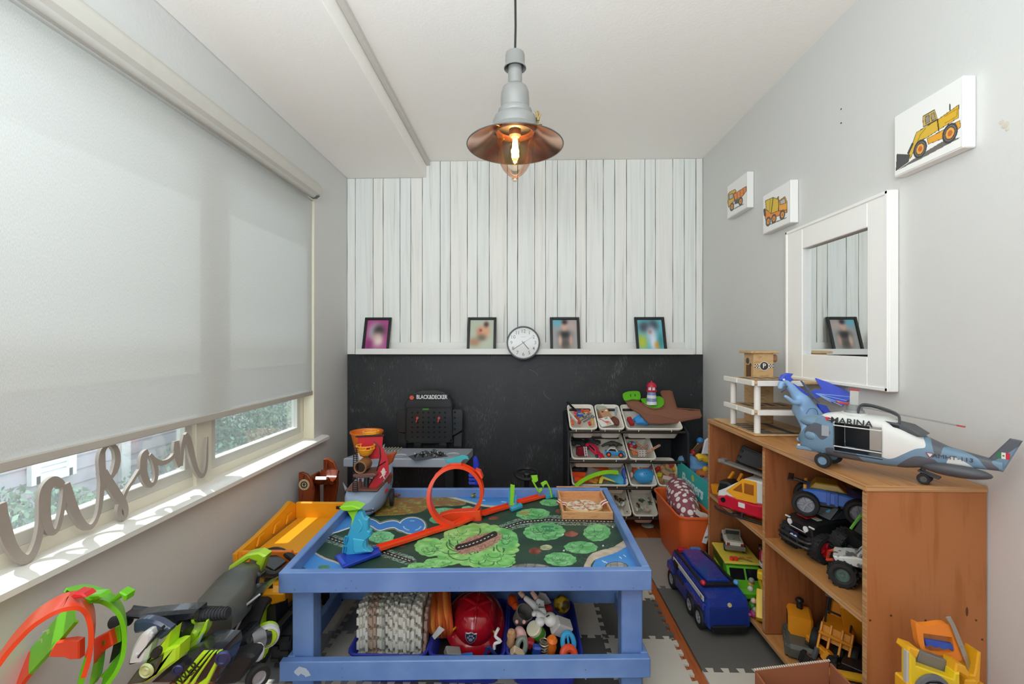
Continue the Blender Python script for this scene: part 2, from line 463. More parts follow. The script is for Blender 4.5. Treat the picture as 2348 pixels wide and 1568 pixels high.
mb = MB().box(((XL - .75) / 2, (YN + YB) / 2, (ZS + ZC) / 2 + .01), (-.75 - XL, YB - YN - .002, ZC - ZS + .02), bev=.004)
struct('trim_1', mb, CEIL, 'dropped white soffit above the window')
mb = MB().box((-.736, (YN + YB) / 2, (ZC + ZS) / 2 + .045), (.028, YB - YN - .004, .035), bev=.006)
struct('trim_2', mb, pl('#cfcac2', .7), 'slim greyer strip where soffit meets ceiling, standing for the shadow line')  # shade along the soffit's side put into the darker colour
# window ---------------------------------------------------------------------------
wi = thing('window_1', 'wide off-white framed window behind the roller shade', 'window'); wi['kind'] = 'structure'; del wi['category']
FRM = pl('#e4ddcb', .45, var=.02); SASH = pl('#cfccc2', .4, var=.02); GL = glassmat('window_glass', '#f4f9fa', .1, .02, .08)
xf = XL - .1
mb = MB()
mb.box((xf, (w0 + w1) / 2, wz0 + .03), (.06, w1 - w0, .06)).box((xf, (w0 + w1) / 2, wz1 - .025), (.06, w1 - w0, .05))
mb.box((xf, w0 + .022, (wz0 + wz1) / 2), (.057, .044, wz1 - wz0 - .004)).box((xf, w1 - .022, (wz0 + wz1) / 2), (.057, .044, wz1 - wz0 - .004))
part('window_frame', mb, FRM, wi)
mb = MB().box((xf + .006, 1.995, (wz0 + wz1) / 2), (.075, .1, wz1 - wz0 - .02)); mb.box((xf + .006, .98, (wz0 + wz1) / 2), (.07, .08, wz1 - wz0 - .02))
part('mullion', mb, FRM, wi)
for a, b in ((w0 + .044, .94), (1.02, 1.945), (2.045, w1 - .044)):
    for z0, z1 in ((wz0 + .06, 1.285), (1.285, wz1 - .05)):
        mb = MB(); t = .042
        for c, s in (((a + b) / 2, (b - a, t)),):
            mb.box((xf + .01, c, z0 + t / 2), (.04, b - a - .004, t)).box((xf + .01, c, z1 - t / 2), (.04, b - a - .004, t))
        mb.box((xf + .01, a + t / 2 + .004, (z0 + z1) / 2), (.037, t, z1 - z0 - .006)).box((xf + .01, b - t / 2 - .004, (z0 + z1) / 2), (.037, t, z1 - z0 - .006))
        sa = part('sash', mb, SASH, wi)
        part('pane', MB().box((xf + .01, (a + b) / 2, (z0 + z1) / 2), (.004, b - a - .07, z1 - z0 - .07), bev=0), GL, sa)
mb = MB().prism([(XL - .075, wz0), (XL - .075, wz0 + .018), (XL + .035, wz0 + .014), (XL + .05, wz0 + .006), (XL + .05, wz0 - .012), (XL + .03, wz0 - .018), (XL - .001, wz0 - .018), (XL - .001, wz0)], 1, 'Y', 0, bev=0)
mb.v = [(x, .25 + y * 2.81, z) for x, y, z in mb.v]
part('window_sill', mb, pl('#e9e6df', .3, var=.02), wi)
for ya in (w1 - .012,):
    part('jamb_lining', MB().box((XL - .035, w1 - .006, (wz0 + wz1) / 2), (.07, .012, wz1 - wz0), bev=.001), pl('#e6ddc4', .5), wi)
# roller shade
sh = thing('roller_blind', 'pale grey translucent roller shade pulled most of the way down the window', 'roller blind', (XL - .01, 1.6, .98))
m, nt, b = newmat('screen_fabric'); out = nt.nodes['Material Output']
mp = coords(nt, (1, 260, 60)); n = node(nt, 'ShaderNodeTexNoise'); n.inputs['Scale'].default_value = 2.2; n.inputs['Detail'].default_value = 3
nt.links.new(mp.outputs[0], n.inputs['Vector']); r = ramp(nt, [(.3, '#d8d8d4'), (.7, '#eeeeea')]); nt.links.new(n.outputs[0], r.inputs[0])
df = node(nt, 'ShaderNodeBsdfDiffuse'); tl = node(nt, 'ShaderNodeBsdfTranslucent'); tp = node(nt, 'ShaderNodeBsdfTransparent')
nt.links.new(r.outputs[0], df.inputs[0]); mxc = node(nt, 'ShaderNodeMix', data_type='RGBA'); mxc.inputs[0].default_value = .55
mxc.inputs[7].default_value = (.68, .72, .76, 1); nt.links.new(r.outputs[0], mxc.inputs[6]); nt.links.new(mxc.outputs[2], tl.inputs[0])
m1 = node(nt, 'ShaderNodeMixShader'); m1.inputs[0].default_value = .3; nt.links.new(df.outputs[0], m1.inputs[1]); nt.links.new(tl.outputs[0], m1.inputs[2])
m2 = node(nt, 'ShaderNodeMixShader'); m2.inputs[0].default_value = .09; nt.links.new(m1.outputs[0], m2.inputs[1]); nt.links.new(tp.outputs[0], m2.inputs[2])
nt.links.new(m2.outputs[0], out.inputs[0]); SHADE = m
part('shade_fabric', MB().box((XL - .01, 1.64, 1.607), (.0012, 2.57, 1.255), bev=0), SHADE, sh, world=True)
part('hem_bar', MB().box((XL - .01, 1.64, .99), (.016, 2.57, .03), bev=.005), pl('#b9b3a9', .5), sh, world=True)
cs = [(XL + .002, 2.33), (XL + .05, 2.33), (XL + .075, 2.322), (XL + .092, 2.3), (XL + .095, 2.275), (XL + .085, 2.25), (XL + .06, 2.238), (XL + .06, 2.245), (XL + .002, 2.245)]
mb = MB().prism(cs, 2.53, 'Y', .32, bev=.001)
part('cassette', mb, pl('#c9c5bc', .45), sh, world=True)
part('roller_tube', MB().cyl((XL + .045, .33, 2.25), (XL + .045, 2.84, 2.25), .022, seg=16), pl('#c6c4bc', .6), sh, world=True)
part('end_cap', MB().prism([(XL + .02, 2.238), (XL + .08, 2.243), (XL + .06, 2.226), (XL + .035, 2.226)], .02, 'Y', 2.83), pl('#55534f', .4), sh, world=True)
# lettering on the sill: flat strokes with thickness, standing against the sash
LX = XL - .045
sg = thing('script_sign', 'taupe cut-out script name sign standing on the window sill', 'sign', tuple(P(250, 1200, X=LX)))
def stroke(px, w, d=0):
    q = smooth_path([P(a, b, X=LX) for a, b in px], 5)
    w_ = np.interp(np.linspace(0, 1, len(q)), np.linspace(0, 1, len(w)), w)
    m_ = MB(); rg = []
    for i, p in enumerate(q):
        t = q[min(i + 1, len(q) - 1)] - q[max(i - 1, 0)]; t.normalize(); nn = Vector((0, -t.z, t.y)); h = w_[i] / 2
        rg.append([p + nn * h + Vector((d, 0, 0)), p + nn * h + Vector((d + .012, 0, 0)), p - nn * h + Vector((d + .012, 0, 0)), p - nn * h + Vector((d, 0, 0))])
    return m_.ring(rg)
TAU = pl('#a2978d', .55, var=.04)
z8 = lambda l: [(a / 4.612, 960 + b / 4.612) for a, b in l]
for pts, w in (([(-40, 900), (-15, 1060), (30, 1230), (80, 1350), (150, 1450), (225, 1490), (300, 1440), (360, 1300), (395, 1120), (400, 920), (420, 800), (460, 710), (520, 660), (575, 670), (620, 710)], (.03, .034, .028, .028, .022, .018, .03, .03, .024)),
               ([(520, 660), (455, 760), (440, 900), (445, 1050), (475, 1160), (520, 1200), (570, 1160), (605, 1040), (635, 880), (650, 740), (655, 690)], (.026, .03, .03, .024, .016, .014, .016, .02)),
               ([(655, 690), (680, 780), (720, 900), (775, 1030), (840, 1120), (900, 1150), (955, 1110), (1005, 1000), (1030, 850), (1045, 650), (1045, 560)], (.026, .03, .03, .026, .022, .018, .014, .016, .02, .03)),
               ([(1045, 580), (1035, 450), (1045, 350), (1090, 285), (1140, 275), (1190, 330), (1205, 430), (1185, 530), (1150, 600), (1110, 640)], (.026, .028, .02, .012, .018, .024, .026, .018, .014)),
               ([(1050, 560), (1090, 640), (1150, 730), (1210, 820), (1260, 890), (1290, 960), (1285, 1030), (1250, 1060)], (.03, .034, .034, .034, .03, .022, .018, .018)),
               ([(1250, 1060), (1220, 1010), (1225, 930), (1260, 860), (1300, 760), (1370, 650), (1440, 540)], (.018, .02, .02, .014, .012, .012)),
               ([(1525, 345), (1485, 390), (1475, 480), (1480, 580), (1510, 660), (1550, 700), (1595, 670), (1615, 590), (1600, 480), (1570, 410), (1545, 380)], (.024, .034, .036, .032, .026, .016, .018, .022, .018, .016)),
               ([(1545, 378), (1590, 430), (1660, 468), (1730, 450), (1785, 405), (1820, 340), (1828, 240)], (.014, .018, .022, .018, .016, .02, .03)),
               ([(1826, 235), (1825, 320), (1840, 420), (1868, 500)], (.026, .036, .034, .024)), ([(1868, 500), (1880, 400), (1890, 280), (1915, 170)], (.024, .02, .02, .02)),
               ([(1915, 165), (1945, 220), (1975, 330), (2005, 450), (2040, 550), (2085, 605), (2125, 570), (2145, 470), (2150, 330), (2155, 190)], (.026, .036, .036, .03, .024, .02, .02, .016, .012, .006))):
    _d = globals().get('_d', 0) + .0006; part('letter_stroke', stroke(z8(pts), np.array(w) * .92, _d), TAU, sg, world=True)
# outside ------------------------------------------------------------------------------
mb = MB().box((-9, 5, -1.36), (14.5, 20, .1), bev=0)
struct('ground', mb, speckle('#6f7a52', '#8f9a76', 8), 'sunny grass outside the window')
nh = thing('neighbour_house', 'pink-grey clapboard house across the yard seen through the window', 'house', (-5.3, 6, -1.3))
SID = pl('#a89ea3', .7, var=.04); HW = pl('#efefec', .6)
for i in range(22):
    z = -1.3 + i * .16
    mb = MB().prism([(-5.3, z), (-5.262, z), (-5.285, z + .165), (-5.3, z + .165)], 15, 'Y', -2, bev=0)
    part('siding_board', mb, SID, nh, world=True)
part('wall', MB().box((-5.4, 5.5, .45), (.2, 15, 3.5), bev=0), SID, nh, world=True)
mb = MB().prism([(-4.8, 2.1), (-4.8, 2.2), (-8.3, 3.9), (-8.5, 3.9), (-8.5, 3.75), (-5.4, 2.1)], 16, 'Y', -2.5, bev=0)
part('roof', mb, speckle('#8b8078', '#a39a92', 30), nh, world=True)
for yy in (1.9, 5.85, 8.6): part('corner_board', MB().box((-5.25, yy, .4), (.05, .14, 3.4)), HW, nh, world=True)
for (a, b), (c, d) in (((75, 1020), (160, 1103)), ((522, 910), (585, 978))):
    p, q = P(a, d, X=-5.25), P(c, b, X=-5.25); cy, cz = (p.y + q.y) / 2, (p.z + q.z) / 2; hw, hh = abs(q.y - p.y) / 2, abs(q.z - p.z) / 2 + .25; cz += .25
    mb = MB()
    for s in (-1, 1): mb.box((-5.24, cy + s * hw, cz), (.06, .09, hh * 2 + .09)).box((-5.24, cy, cz + s * hh), (.06, hw * 2, .09))
    f = part('window', mb, HW, nh, world=True)
    part('pane', MB().box((-5.26, cy, cz), (.01, hw * 2, hh * 2), bev=0), pl('#c9d2da', .15), f, world=True)
    for k in range(int(hh * 2 / .06)):
        part('blind_slat', MB().box((-5.245, cy, cz - hh + .03 + k * .06), (.012, hw * 2 - .06, .045), bev=0), pl('#f2f2ef', .5), f, world=True)
p = P(517, 955, X=-5.2)
sgn = thing('yard_sign', 'small white square sign with a circled letter on the neighbour house', 'sign', tuple(p))
part('panel', MB().box(p, (.02, .22, .24)), pl('#f4f4f2'), sgn, world=True)
MR = Matrix.Translation(p + Vector((.013, 0, .02))) @ Euler((PI / 2, 0, PI / 2)).to_matrix().to_4x4()
mb = MB().text('R', .12, MR); mb.tube([p + Vector((.012, .075 * math.cos(a), .02 + .075 * math.sin(a))) for a in np.linspace(0, 2 * PI, 20)[:-1]], .006, 5, closed=True)
part('printed_mark', mb, pl('#444a4e'), sgn, world=True)
def leaves(n, fn, seed, sz):
    r = random.Random(seed); mb_ = MB()
    for _ in range(n):
        c = Vector(fn(r)); q = Euler((r.uniform(0, 6), r.uniform(0, 6), r.uniform(0, 6))).to_matrix(); s = sz * r.uniform(.6, 1.4)
        mb_.add([c + q @ Vector(v) for v in ((-s, 0, 0), (0, -s * .5, s * .1), (s, 0, 0), (0, s * .5, s * .1))], [(0, 1, 2, 3)])
    return mb_
def hedgefn(r):
    y = r.uniform(1, 9.5); h = .35 + .25 * math.sin(y * 2.1) + max(0, y - 6.3) * .35
    x = -4.55 + r.uniform(-.5, .5); return (x, y, -1.3 + (h + .75) * r.random() ** .6)
mb = leaves(15000, hedgefn, 3, .035)
solo('hedge', mb, speckle('#55705c', '#8aa588', 5, rough=.5), 'dark green hedge below the neighbour house', 'hedge', kind='stuff')
# foam mats ----------------------------------------------------------------------------
def edge(L, n, h, fl=1):
    p = L / n; o = [(0, 0), (.03 * p, -h)]
    for k in range(n): o += [(k * p + .32 * p, -h), (k * p + .24 * p, h), (k * p + .76 * p, h), (k * p + .68 * p, -h)]
    return [(a, b * fl) for a, b in o + [(L - .03 * p, -h), (L, 0)]]
def jig(L, n, h, flat=()):
    """interlocking tile outline, edges bottom, right, top, left; the opposite edges mate"""
    E = edge(L, n, h); o = []
    S = [(0, 0), (L, 0)]
    o += [(a, b) for a, b in (S if 0 in flat else E)][:-1]
    o += [(L + (0 if 1 in flat else b), a) for a, b in (S if 1 in flat else E)][:-1]
    o += [(a, L + b) for a, b in (S if 2 in flat else E)][::-1][:-1]
    o += [((0 if 3 in flat else b), a) for a, b in (S if 3 in flat else E)][::-1][:-1]
    return o
def foam(h): return pl(h, .75, var=.03, bump=420)
BEI, DRK, GRY, GR2 = foam('#cbc4b8'), foam('#5f5d58'), foam('#9a938c'), foam('#8d8e90')
mat1 = thing('puzzle_mat', 'interlocking beige and charcoal foam puzzle mat beneath the blue play table', 'foam mat', (-.2, 1.9, 0))
T1 = mesh_from('foam_tile', MB().prism(jig(.3, 5, .0105), .012, 'Z', .0005, bev=.0008), BEI); T2 = T1.copy(); T2.materials[0] = DRK; T3 = T1.copy(); T3.materials[0] = GR2
for i in range(6):
    for j in range(5):
        x0 = .66 - .3 * (i + 1); y0 = 1.13 + .3 * j
        o = bpy.data.objects.new('foam_tile', (T1 if (i + j) % 2 == 0 else (DRK and (T2 if i < 4 else T3)))); COL.objects.link(o); o.parent = mat1
        o.location = (x0 + .2, y0 - 1.9, 0)
mat2 = thing('floor_mat', 'large-tiled grey foam mat beside the plywood bookcase', 'foam mat', (1.0, 1.8, 0))
for j, mt_ in enumerate((BEI, DRK, GRY)):
    fl_ = {0: (0, 1, 3), 1: (1, 3), 2: (1, 2, 3)}[j]
    part('foam_tile', MB().prism(jig(.614, 10, .012, fl_), .012, 'Z', .0005, bev=.0008), mt_, mat2, loc=(.712 - 1.0, 1.22 + .614 * j - 1.8, 0))
# ======================================================================================
# blackboard, picture ledge, frames, clock
def chalkmat():
    m, nt, b = newmat('chalkboard'); mp = coords(nt, (1, 1, 1))
    n1 = node(nt, 'ShaderNodeTexNoise'); n1.inputs['Scale'].default_value = 2.2; n1.inputs['Detail'].default_value = 7; n1.inputs['Distortion'].default_value = 2.2
    n2 = node(nt, 'ShaderNodeTexNoise'); n2.inputs['Scale'].default_value = 60; n2.inputs['Detail'].default_value = 3
    mp2 = coords(nt, (3, 1, .5)); nt.links.new(mp.outputs[0], n1.inputs[0]); nt.links.new(mp2.outputs[0], n2.inputs[0])
    ma = node(nt, 'ShaderNodeMath', operation='MULTIPLY'); nt.links.new(n1.outputs[0], ma.inputs[0]); nt.links.new(n2.outputs[0], ma.inputs[1])
    r = ramp(nt, [(.2, '#222325'), (.33, '#2c2d2e'), (.45, '#5a5b5c')]); nt.links.new(ma.outputs[0], r.inputs[0])
    nt.links.new(r.outputs[0], b.inputs['Base Color']); b.inputs['Roughness'].default_value = .5; return m
t = thing('chalkboard', 'dusty black chalkboard panel covering the lower back wall', 'chalkboard', (0, YB - .006, .6))
part('board', MB().box((0, YB - .006, .613), (XR - XL - .006, .01, 1.226), bev=.001), chalkmat(), t, world=True)
mb = MB(); r_ = random.Random(8)
for k in range(26):
    cx_, cz_, R_ = r_.uniform(-.2, .62), r_.uniform(.75, 1.15), r_.uniform(.06, .2); a0 = r_.uniform(0, 6); n_ = 7
    mb.tube([(cx_ + R_ * 1.4 * math.cos(a0 + i * .16), YB - .0115, min(1.21, cz_ + R_ * .6 * math.sin(a0 + i * .16))) for i in range(n_)], .0011, 4, flat=.3)
for a, b in (((1830, 1), (0, 0)),): pass
for px, py in ((858, 878), (944, 945), (893, 870), (1585, 905), (1575, 940)): p = P(px, py, Y=YB - .0115); mb.ell(p, (.004, .0008, .004), seg=6, rings=4)
part('chalk_marks', mb, pl('#77787a', .9), t, world=True, kind='stuff')
lx0, lx1 = P(816, 805, Y=3.37).x, P(1590, 805, Y=3.37).x; LZ = 1.245
lg = thing('picture_ledge', 'long white picture ledge running along the top of the chalkboard', 'shelf', ((lx0 + lx1) / 2, 3.43, LZ)); WHT = pl('#e9e7e2', .4, var=.02)
part('shelf_board', MB().box(((lx0 + lx1) / 2, 3.43, LZ - .008), (lx1 - lx0, .12, .016)), WHT, lg, world=True)
part('front_lip', MB().box(((lx0 + lx1) / 2, 3.366, LZ + .004), (lx1 - lx0, .012, .042)), WHT, lg, world=True)
mb = MB().box(((lx0 + lx1) / 2 + .02, 3.483, LZ + .035), (lx1 - lx0 - .09, .01, .075))
for px in (998, 1403): p = P(px, 793, Y=3.477); mb.cyl((p.x, 3.479, LZ + .05), (p.x, 3.475, LZ + .05), .004, seg=8)
part('back_lip', mb, WHT, lg, world=True)
BLK = pl('#1d1d1e', .35); 
def blurry(kind):
    def f(u, v, pts):
        h, w = u.shape; c = np.zeros(u.shape + (3,))
        def bl(cx, cy, rx, ry, col, s=1.):
            k = np.exp(-(((u - cx) / rx) ** 2 + ((v - cy) / ry) ** 2) ** 1.3)[..., None] * s
            c[:] = c * (1 - k) + np.array(col) * k
        if kind == 0:
            c[:] = (178, 78, 140); bl(.5, .1, .5, .2, (190, 110, 160)); bl(.42, .6, .34, .3, (200, 205, 205)); bl(.58, .62, .28, .22, (45, 40, 42)); bl(.55, .36, .26, .24, (222, 190, 185)); bl(.6, .28, .16, .12, (235, 215, 210)); bl(.15, .15, .2, .2, (150, 60, 120))
        elif kind == 1:
            c[:] = (190, 200, 180); bl(.45, .6, .2, .18, (205, 140, 110)); bl(.65, .6, .2, .22, (225, 165, 130)); bl(.68, .85, .11, .1, (90, 60, 55)); bl(.2, .25, .25, .15, (180, 135, 105)); bl(.5, .4, .2, .12, (120, 110, 90)); bl(.45, .65, .06, .05, (180, 70, 60))
        elif kind == 2:
            c[:] = (165, 165, 165); bl(.2, .95, .3, .2, (110, 180, 200)); bl(.8, .8, .3, .2, (190, 170, 165)); bl(.5, .2, .26, .22, (85, 80, 70)); bl(.5, .5, .26, .15, (45, 42, 42)); bl(.48, .75, .13, .12, (215, 170, 150)); bl(.5, .93, .12, .09, (60, 45, 50)); bl(.3, .3, .08, .2, (215, 175, 160)); bl(.75, .3, .08, .2, (200, 160, 150))
        else:
            c[:] = (110, 190, 205); bl(.3, .75, .24, .2, (70, 75, 85)); bl(.65, .8, .2, .2, (60, 65, 75)); bl(.55, .5, .22, .3, (190, 205, 225)); bl(.15, .25, .2, .25, (190, 200, 60)); bl(.6, .25, .12, .3, (225, 235, 245)); bl(.75, .15, .12, .12, (230, 160, 60)); bl(.5, .6, .08, .08, (190, 140, 130)); bl(.9, .3, .12, .3, (70, 150, 150))
        return c
    return f
def frame(pxl, pxr, pyt, pyb, kind, label):
    b0, b1 = P(pxl, pyb, Y=3.392), P(pxr, pyb, Y=3.392); w = b1.x - b0.x; cx_ = (b0.x + b1.x) / 2
    h = .275; lean = math.asin(.083 / h)
    t_ = thing('photo_frame', label, 'picture frame', (cx_, 3.392, LZ), (-lean, 0, 0), 'photo frames on the picture ledge'); e = .02
    mb = MB()
    mb.box((-w / 2 + e / 2, 0, h / 2), (e, .016, h)).box((w / 2 - e / 2, 0, h / 2), (e, .016, h)).box((0, 0, e / 2), (w - e * 2, .016, e)).box((0, 0, h - e / 2), (w - e * 2, .016, e))
    part('frame', mb, BLK, t_)
    part('backing', MB().box((0, .006, h / 2), (w - .01, .004, h - .01)), pl('#4a4038', .8), t_)
    paint('photo', (-w / 2 + e, .0025, e), (w - 2 * e, 0, 0), (0, 0, h - 2 * e), 40, 50, blurry(kind), t_, world=False, mat=GLOSSP)
GLOSSP = printmat('glossy_print', .2)
frame(829, 891, 728, 804, 0, 'black frame at the left end of the ledge, blurred portrait on magenta')
frame(1070, 1137, 727, 804, 1, 'black frame left of the clock, blurred baby photo on pale green')
frame(1262, 1331, 726, 802, 2, 'black frame right of the clock, blurred child in dark shirt')
frame(1460, 1530, 724, 802, 3, 'black frame at the right end of the ledge, blurred turquoise family photo')
# clock
cp = P(1200, 786, Y=3.335); ck = thing('wall_clock', 'round black-rimmed white wall clock hung on the ledge front', 'clock', tuple(cp), (-.05, 0, 0)); R_ = .123
MC = Euler((PI / 2, 0, 0)).to_matrix().to_4x4()
part('rim', MB().lathe([(R_ - .012, .008), (R_ - .008, .022), (R_ - .002, .022), (R_, .016), (R_, -.012), (R_ - .01, -.018), (0, -.018)], seg=40, M=MC), BLK, ck)
part('dial', MB().lathe([(0, .009), (R_ - .009, .009)], seg=40, M=MC), pl('#e8e6e2', .5, var=.01), ck)
for k in range(1, 13):
    a = PI / 2 - k * PI / 6; part('numeral', MB().text(str(k), .036, Mt((.087 * math.cos(a), -.0096, .084 * math.sin(a)), (PI / 2, 0, 0)), ext=.0002, bold=.0002), pl('#5a595a'), ck)
mb = MB()
for k in range(60):
    a = k * PI / 30; r0 = .105; mb.box((.107 * math.sin(a), -.0094, .107 * math.cos(a)), (.0009, .0004, .004 if k % 5 else .006), bev=0, rot=(0, a, 0))
part('minute_marks', mb, pl('#55555a'), ck, kind='stuff')
part('brand_mark', MB().box((0, -.0094, .042), (.034, .0004, .003), bev=0), pl('#a5a3a0'), ck)
for nm, a, L, w in (('hour_hand', 2 * PI * (4.66 / 12), .062, .005), ('minute_hand', 2 * PI * 39.5 / 60, .086, .004), ('second_hand', 2 * PI * 9.5 / 60, .084, .0012)):
    mb = MB().box((0, -.0125, L / 2 - .008), (w, .001, L + .016), bev=0); mb.v = [tuple(Euler((0, a, 0)).to_matrix() @ Vector(v)) for v in mb.v]
    part(nm, mb, pl('#222224'), ck)
part('glass', MB().lathe([(0, .016), (R_ - .01, .015)], seg=30, M=MC), glassmat('clock_glass', '#ffffff', 0, .1), ck)
# ======================================================================================
# pendant lamp
LY = 1.7; lc = P(1181, 320, Y=LY); LXc = lc.x
zy = lambda y: 1.32 + (784 - y) * 1.7 / 1043
lp = thing('pendant_lamp', 'grey metal pendant lamp with flared reflector, glass jar and lit filament bulb', 'lamp', (LXc, LY, zy(280)))
ML = Matrix.Translation((LXc, LY, 0)); px_ = .00163
LG = pl('#8a8a87', .22, var=.02, metal=.25, coat=.4)
mb = MB().tube([(LXc, LY, 2.712), (LXc + .002, LY, 2.5), (LXc, LY, zy(121))], .0042, 8)
part('cord', mb, pl('#222', .6), lp, world=True)
part('ceiling_rose', MB().lathe([(0, 2.713), (.05, 2.713), (.052, 2.69), (.04, 2.68), (0, 2.679)], M=ML), LG, lp, world=True)
part('cap', MB().lathe([(.004, zy(117)), (.006, zy(119)), (.026, zy(120)), (.034, zy(123)), (.0365, zy(128)), (.0365, zy(150)), (.041, zy(154)), (.042, zy(157)), (.040, zy(158)), (.034, zy(152)), (.03, zy(140)), (.012, zy(135))], M=ML, seg=36), LG, lp, world=True, label='rounded cap with a rolled lower lip')
part('neck', MB().lathe([(.026, zy(142)), (.0265, zy(196)), (.03, zy(199))], M=ML, seg=36), LG, lp, world=True)
part('housing', MB().lathe([(.026, zy(195)), (.036, zy(197)), (.046, zy(203)), (.052, zy(213)), (.0535, zy(226)), (.0535, zy(250)), (.062, zy(254)), (.066, zy(262)), (.0645, zy(266)), (.078, zy(272)), (.083, zy(280)), (.0835, 2.113)], M=ML, seg=40), LG, lp, world=True)
COPM = pl('#e3bda9', .22, metal=1., var=.06)
zr = 2.056
prof = [(.083, zr + .062), (.10, zr + .05), (.135, zr + .026), (.165, zr + .008), (.177, zr), (.179, zr - .003)]
mb = MB().lathe(prof, 0, 56, ML)
part('reflector', mb, LG, lp, world=True)
part('reflector_lining', MB().lathe([(.179, zr - .0035), (.164, zr + .004), (.134, zr + .021), (.10, zr + .045), (.083, zr + .056), (.06, zr + .06)], 0, 56, ML), COPM, lp, world=True, label='polished copper-toned inside of the reflector')
part('rim_bead', MB().tube([(LXc + .179 * math.cos(a), LY + .179 * math.sin(a), zr - .002) for a in np.linspace(0, 2 * PI, 57)[:-1]], .0022, 6, closed=True), pl('#6a6a68', .3, metal=.6), lp, world=True)
GJ = glassmat('jar_glass', '#fbf3ea', .06, .015)
part('glass_jar', MB().lathe([(.066, zr + .055), (.069, zr + .03), (.0695, zr), (.0665, zr - .035), (.058, zr - .066), (.044, zr - .092), (.028, zr - .110), (.0155, zr - .119), (.0125, zr - .124), (.0135, zr - .130), (.009, zr - .134), (0, zr - .134)], 0, 40, ML), GJ, lp, world=True)
part('jar_collar', MB().lathe([(.068, zr + .062), (.075, zr + .058), (.076, zr + .045), (.070, zr + .042)], 0, 40, ML), COPM, lp, world=True)
part('socket', MB().lathe([(0, zr + .06), (.022, zr + .058), (.022, zr + .035), (.015, zr + .028), (0, zr + .028)], 0, 20, ML), pl('#8a8074', .4, metal=.5), lp, world=True)
part('bulb', MB().lathe([(.012, zr + .03), (.016, zr + .02), (.02, zr), (.02, zr - .04), (.016, zr - .056), (.008, zr - .066), (0, zr - .068)], 0, 18, ML), glassmat('bulb_glass', '#fff2dc', .04), lp, world=True)
m, nt, b = newmat('filament'); b.inputs['Emission Color'].default_value = (1, .62, .22, 1); b.inputs['Emission Strength'].default_value = 38
mb = MB()
for k in range(5):
    a = k * 2 * PI / 5; mb.tube([(LXc + .004 * math.cos(a), LY + .004 * math.sin(a), zr + .02), (LXc + .010 * math.cos(a), LY + .01 * math.sin(a), zr - .045)], .005, 6)
part('filament', mb, m, lp, world=True)
mb = MB(); wx = LXc + .085
mb.box((wx + .003, LY - .02, zr + .066), (.024, .012, .004)).cyl((wx, LY - .02, zr + .06), (wx, LY - .02, zr + .115), .003, seg=8)
mb.cyl((wx, LY - .02, zr + .08), (wx, LY - .02, zr + .092), .006, seg=6).bar((wx, LY - .02, zr + .085), (wx - .007, LY - .02, zr + .115), .004, .007).bar((wx, LY - .02, zr + .085), (wx + .010, LY - .02, zr + .105), .004, .007)
part('wing_nut', mb, pl('#8c7a4a', .35, metal=.8), lp, world=True, label='brass wing nut clamp on the right of the reflector')
for a in (2.2, -2.4):
    part('jar_screw', MB().cyl((LXc + .075 * math.cos(a), LY + .075 * math.sin(a), zr + .05), (LXc + .095 * math.cos(a), LY + .095 * math.sin(a), zr + .05), .004, seg=8), pl('#b9a15a', .3, metal=.8), lp, world=True)
pt = bpy.data.lights.new('bulb_light', 'POINT'); pt.energy = 5; pt.color = (1, .62, .3); pt.shadow_soft_size = .02
po = bpy.data.objects.new('bulb_light', pt); COL.objects.link(po); po.parent = lp; po.location = (0, 0, zr - .01 - zy(280))
# ======================================================================================
# right wall: canvases and mirror
CAN = pl('#efeeea', .7, var=.015, bump=200)
def canvas(y0, y1, z0, z1, label, painter, n=(90, 80)):
    t_ = thing('canvas_print', label, 'canvas', (XR - .001, (y0 + y1) / 2, z0), group='vehicle canvases on the right wall'); x = XR - .041
    part('canvas', MB().box((XR - .021, (y0 + y1) / 2, (z0 + z1) / 2), (.039, y1 - y0, z1 - z0), bev=.003), CAN, t_, world=True)
    e = .004; paint('picture', (x - .0008, y1 - e, z0 + e), (0, -(y1 - y0) + 2 * e, 0), (0, 0, z1 - z0 - 2 * e), n[0], n[1], painter, t_)
q2 = lambda l: [(1640 + a / 3.316, 140 + b / 3.316) for a, b in l]
def art(items):
    def f(u, v, pts):
        x, y = proj(pts.reshape(-1, 3))[0].reshape(u.shape), proj(pts.reshape(-1, 3))[1].reshape(u.shape)
        c = np.zeros(u.shape + (3,)); c[:] = (239, 238, 234)
        x, y = (x - 1640) * 3.316, (y - 140) * 3.316
        for it in items:
            if it[0] == 'p': 
                setc(c, inpoly(x, y, it[1]), it[2]); setc(c, dline(x, y, it[1] + it[1][:1]) < 2.2, (70, 60, 40))
            elif it[0] == 'f': setc(c, inpoly(x, y, it[1]), it[2])
            elif it[0] == 'w':
                cx_, cy_, rx, ry = it[1]; d = np.hypot((x - cx_) / rx, (y - cy_ + (x - cx_) * it[2]) / ry)
                setc(c, d < 1, (62, 60, 60)); setc(c, (d < .78) & (d > .68), (120, 118, 116)); setc(c, d < .55, (232, 165, 70)); setc(c, d < .3, (196, 105, 50))
            elif it[0] == 'l': setc(c, dline(x, y, it[1]) < it[3], it[2])
        return c
    return f
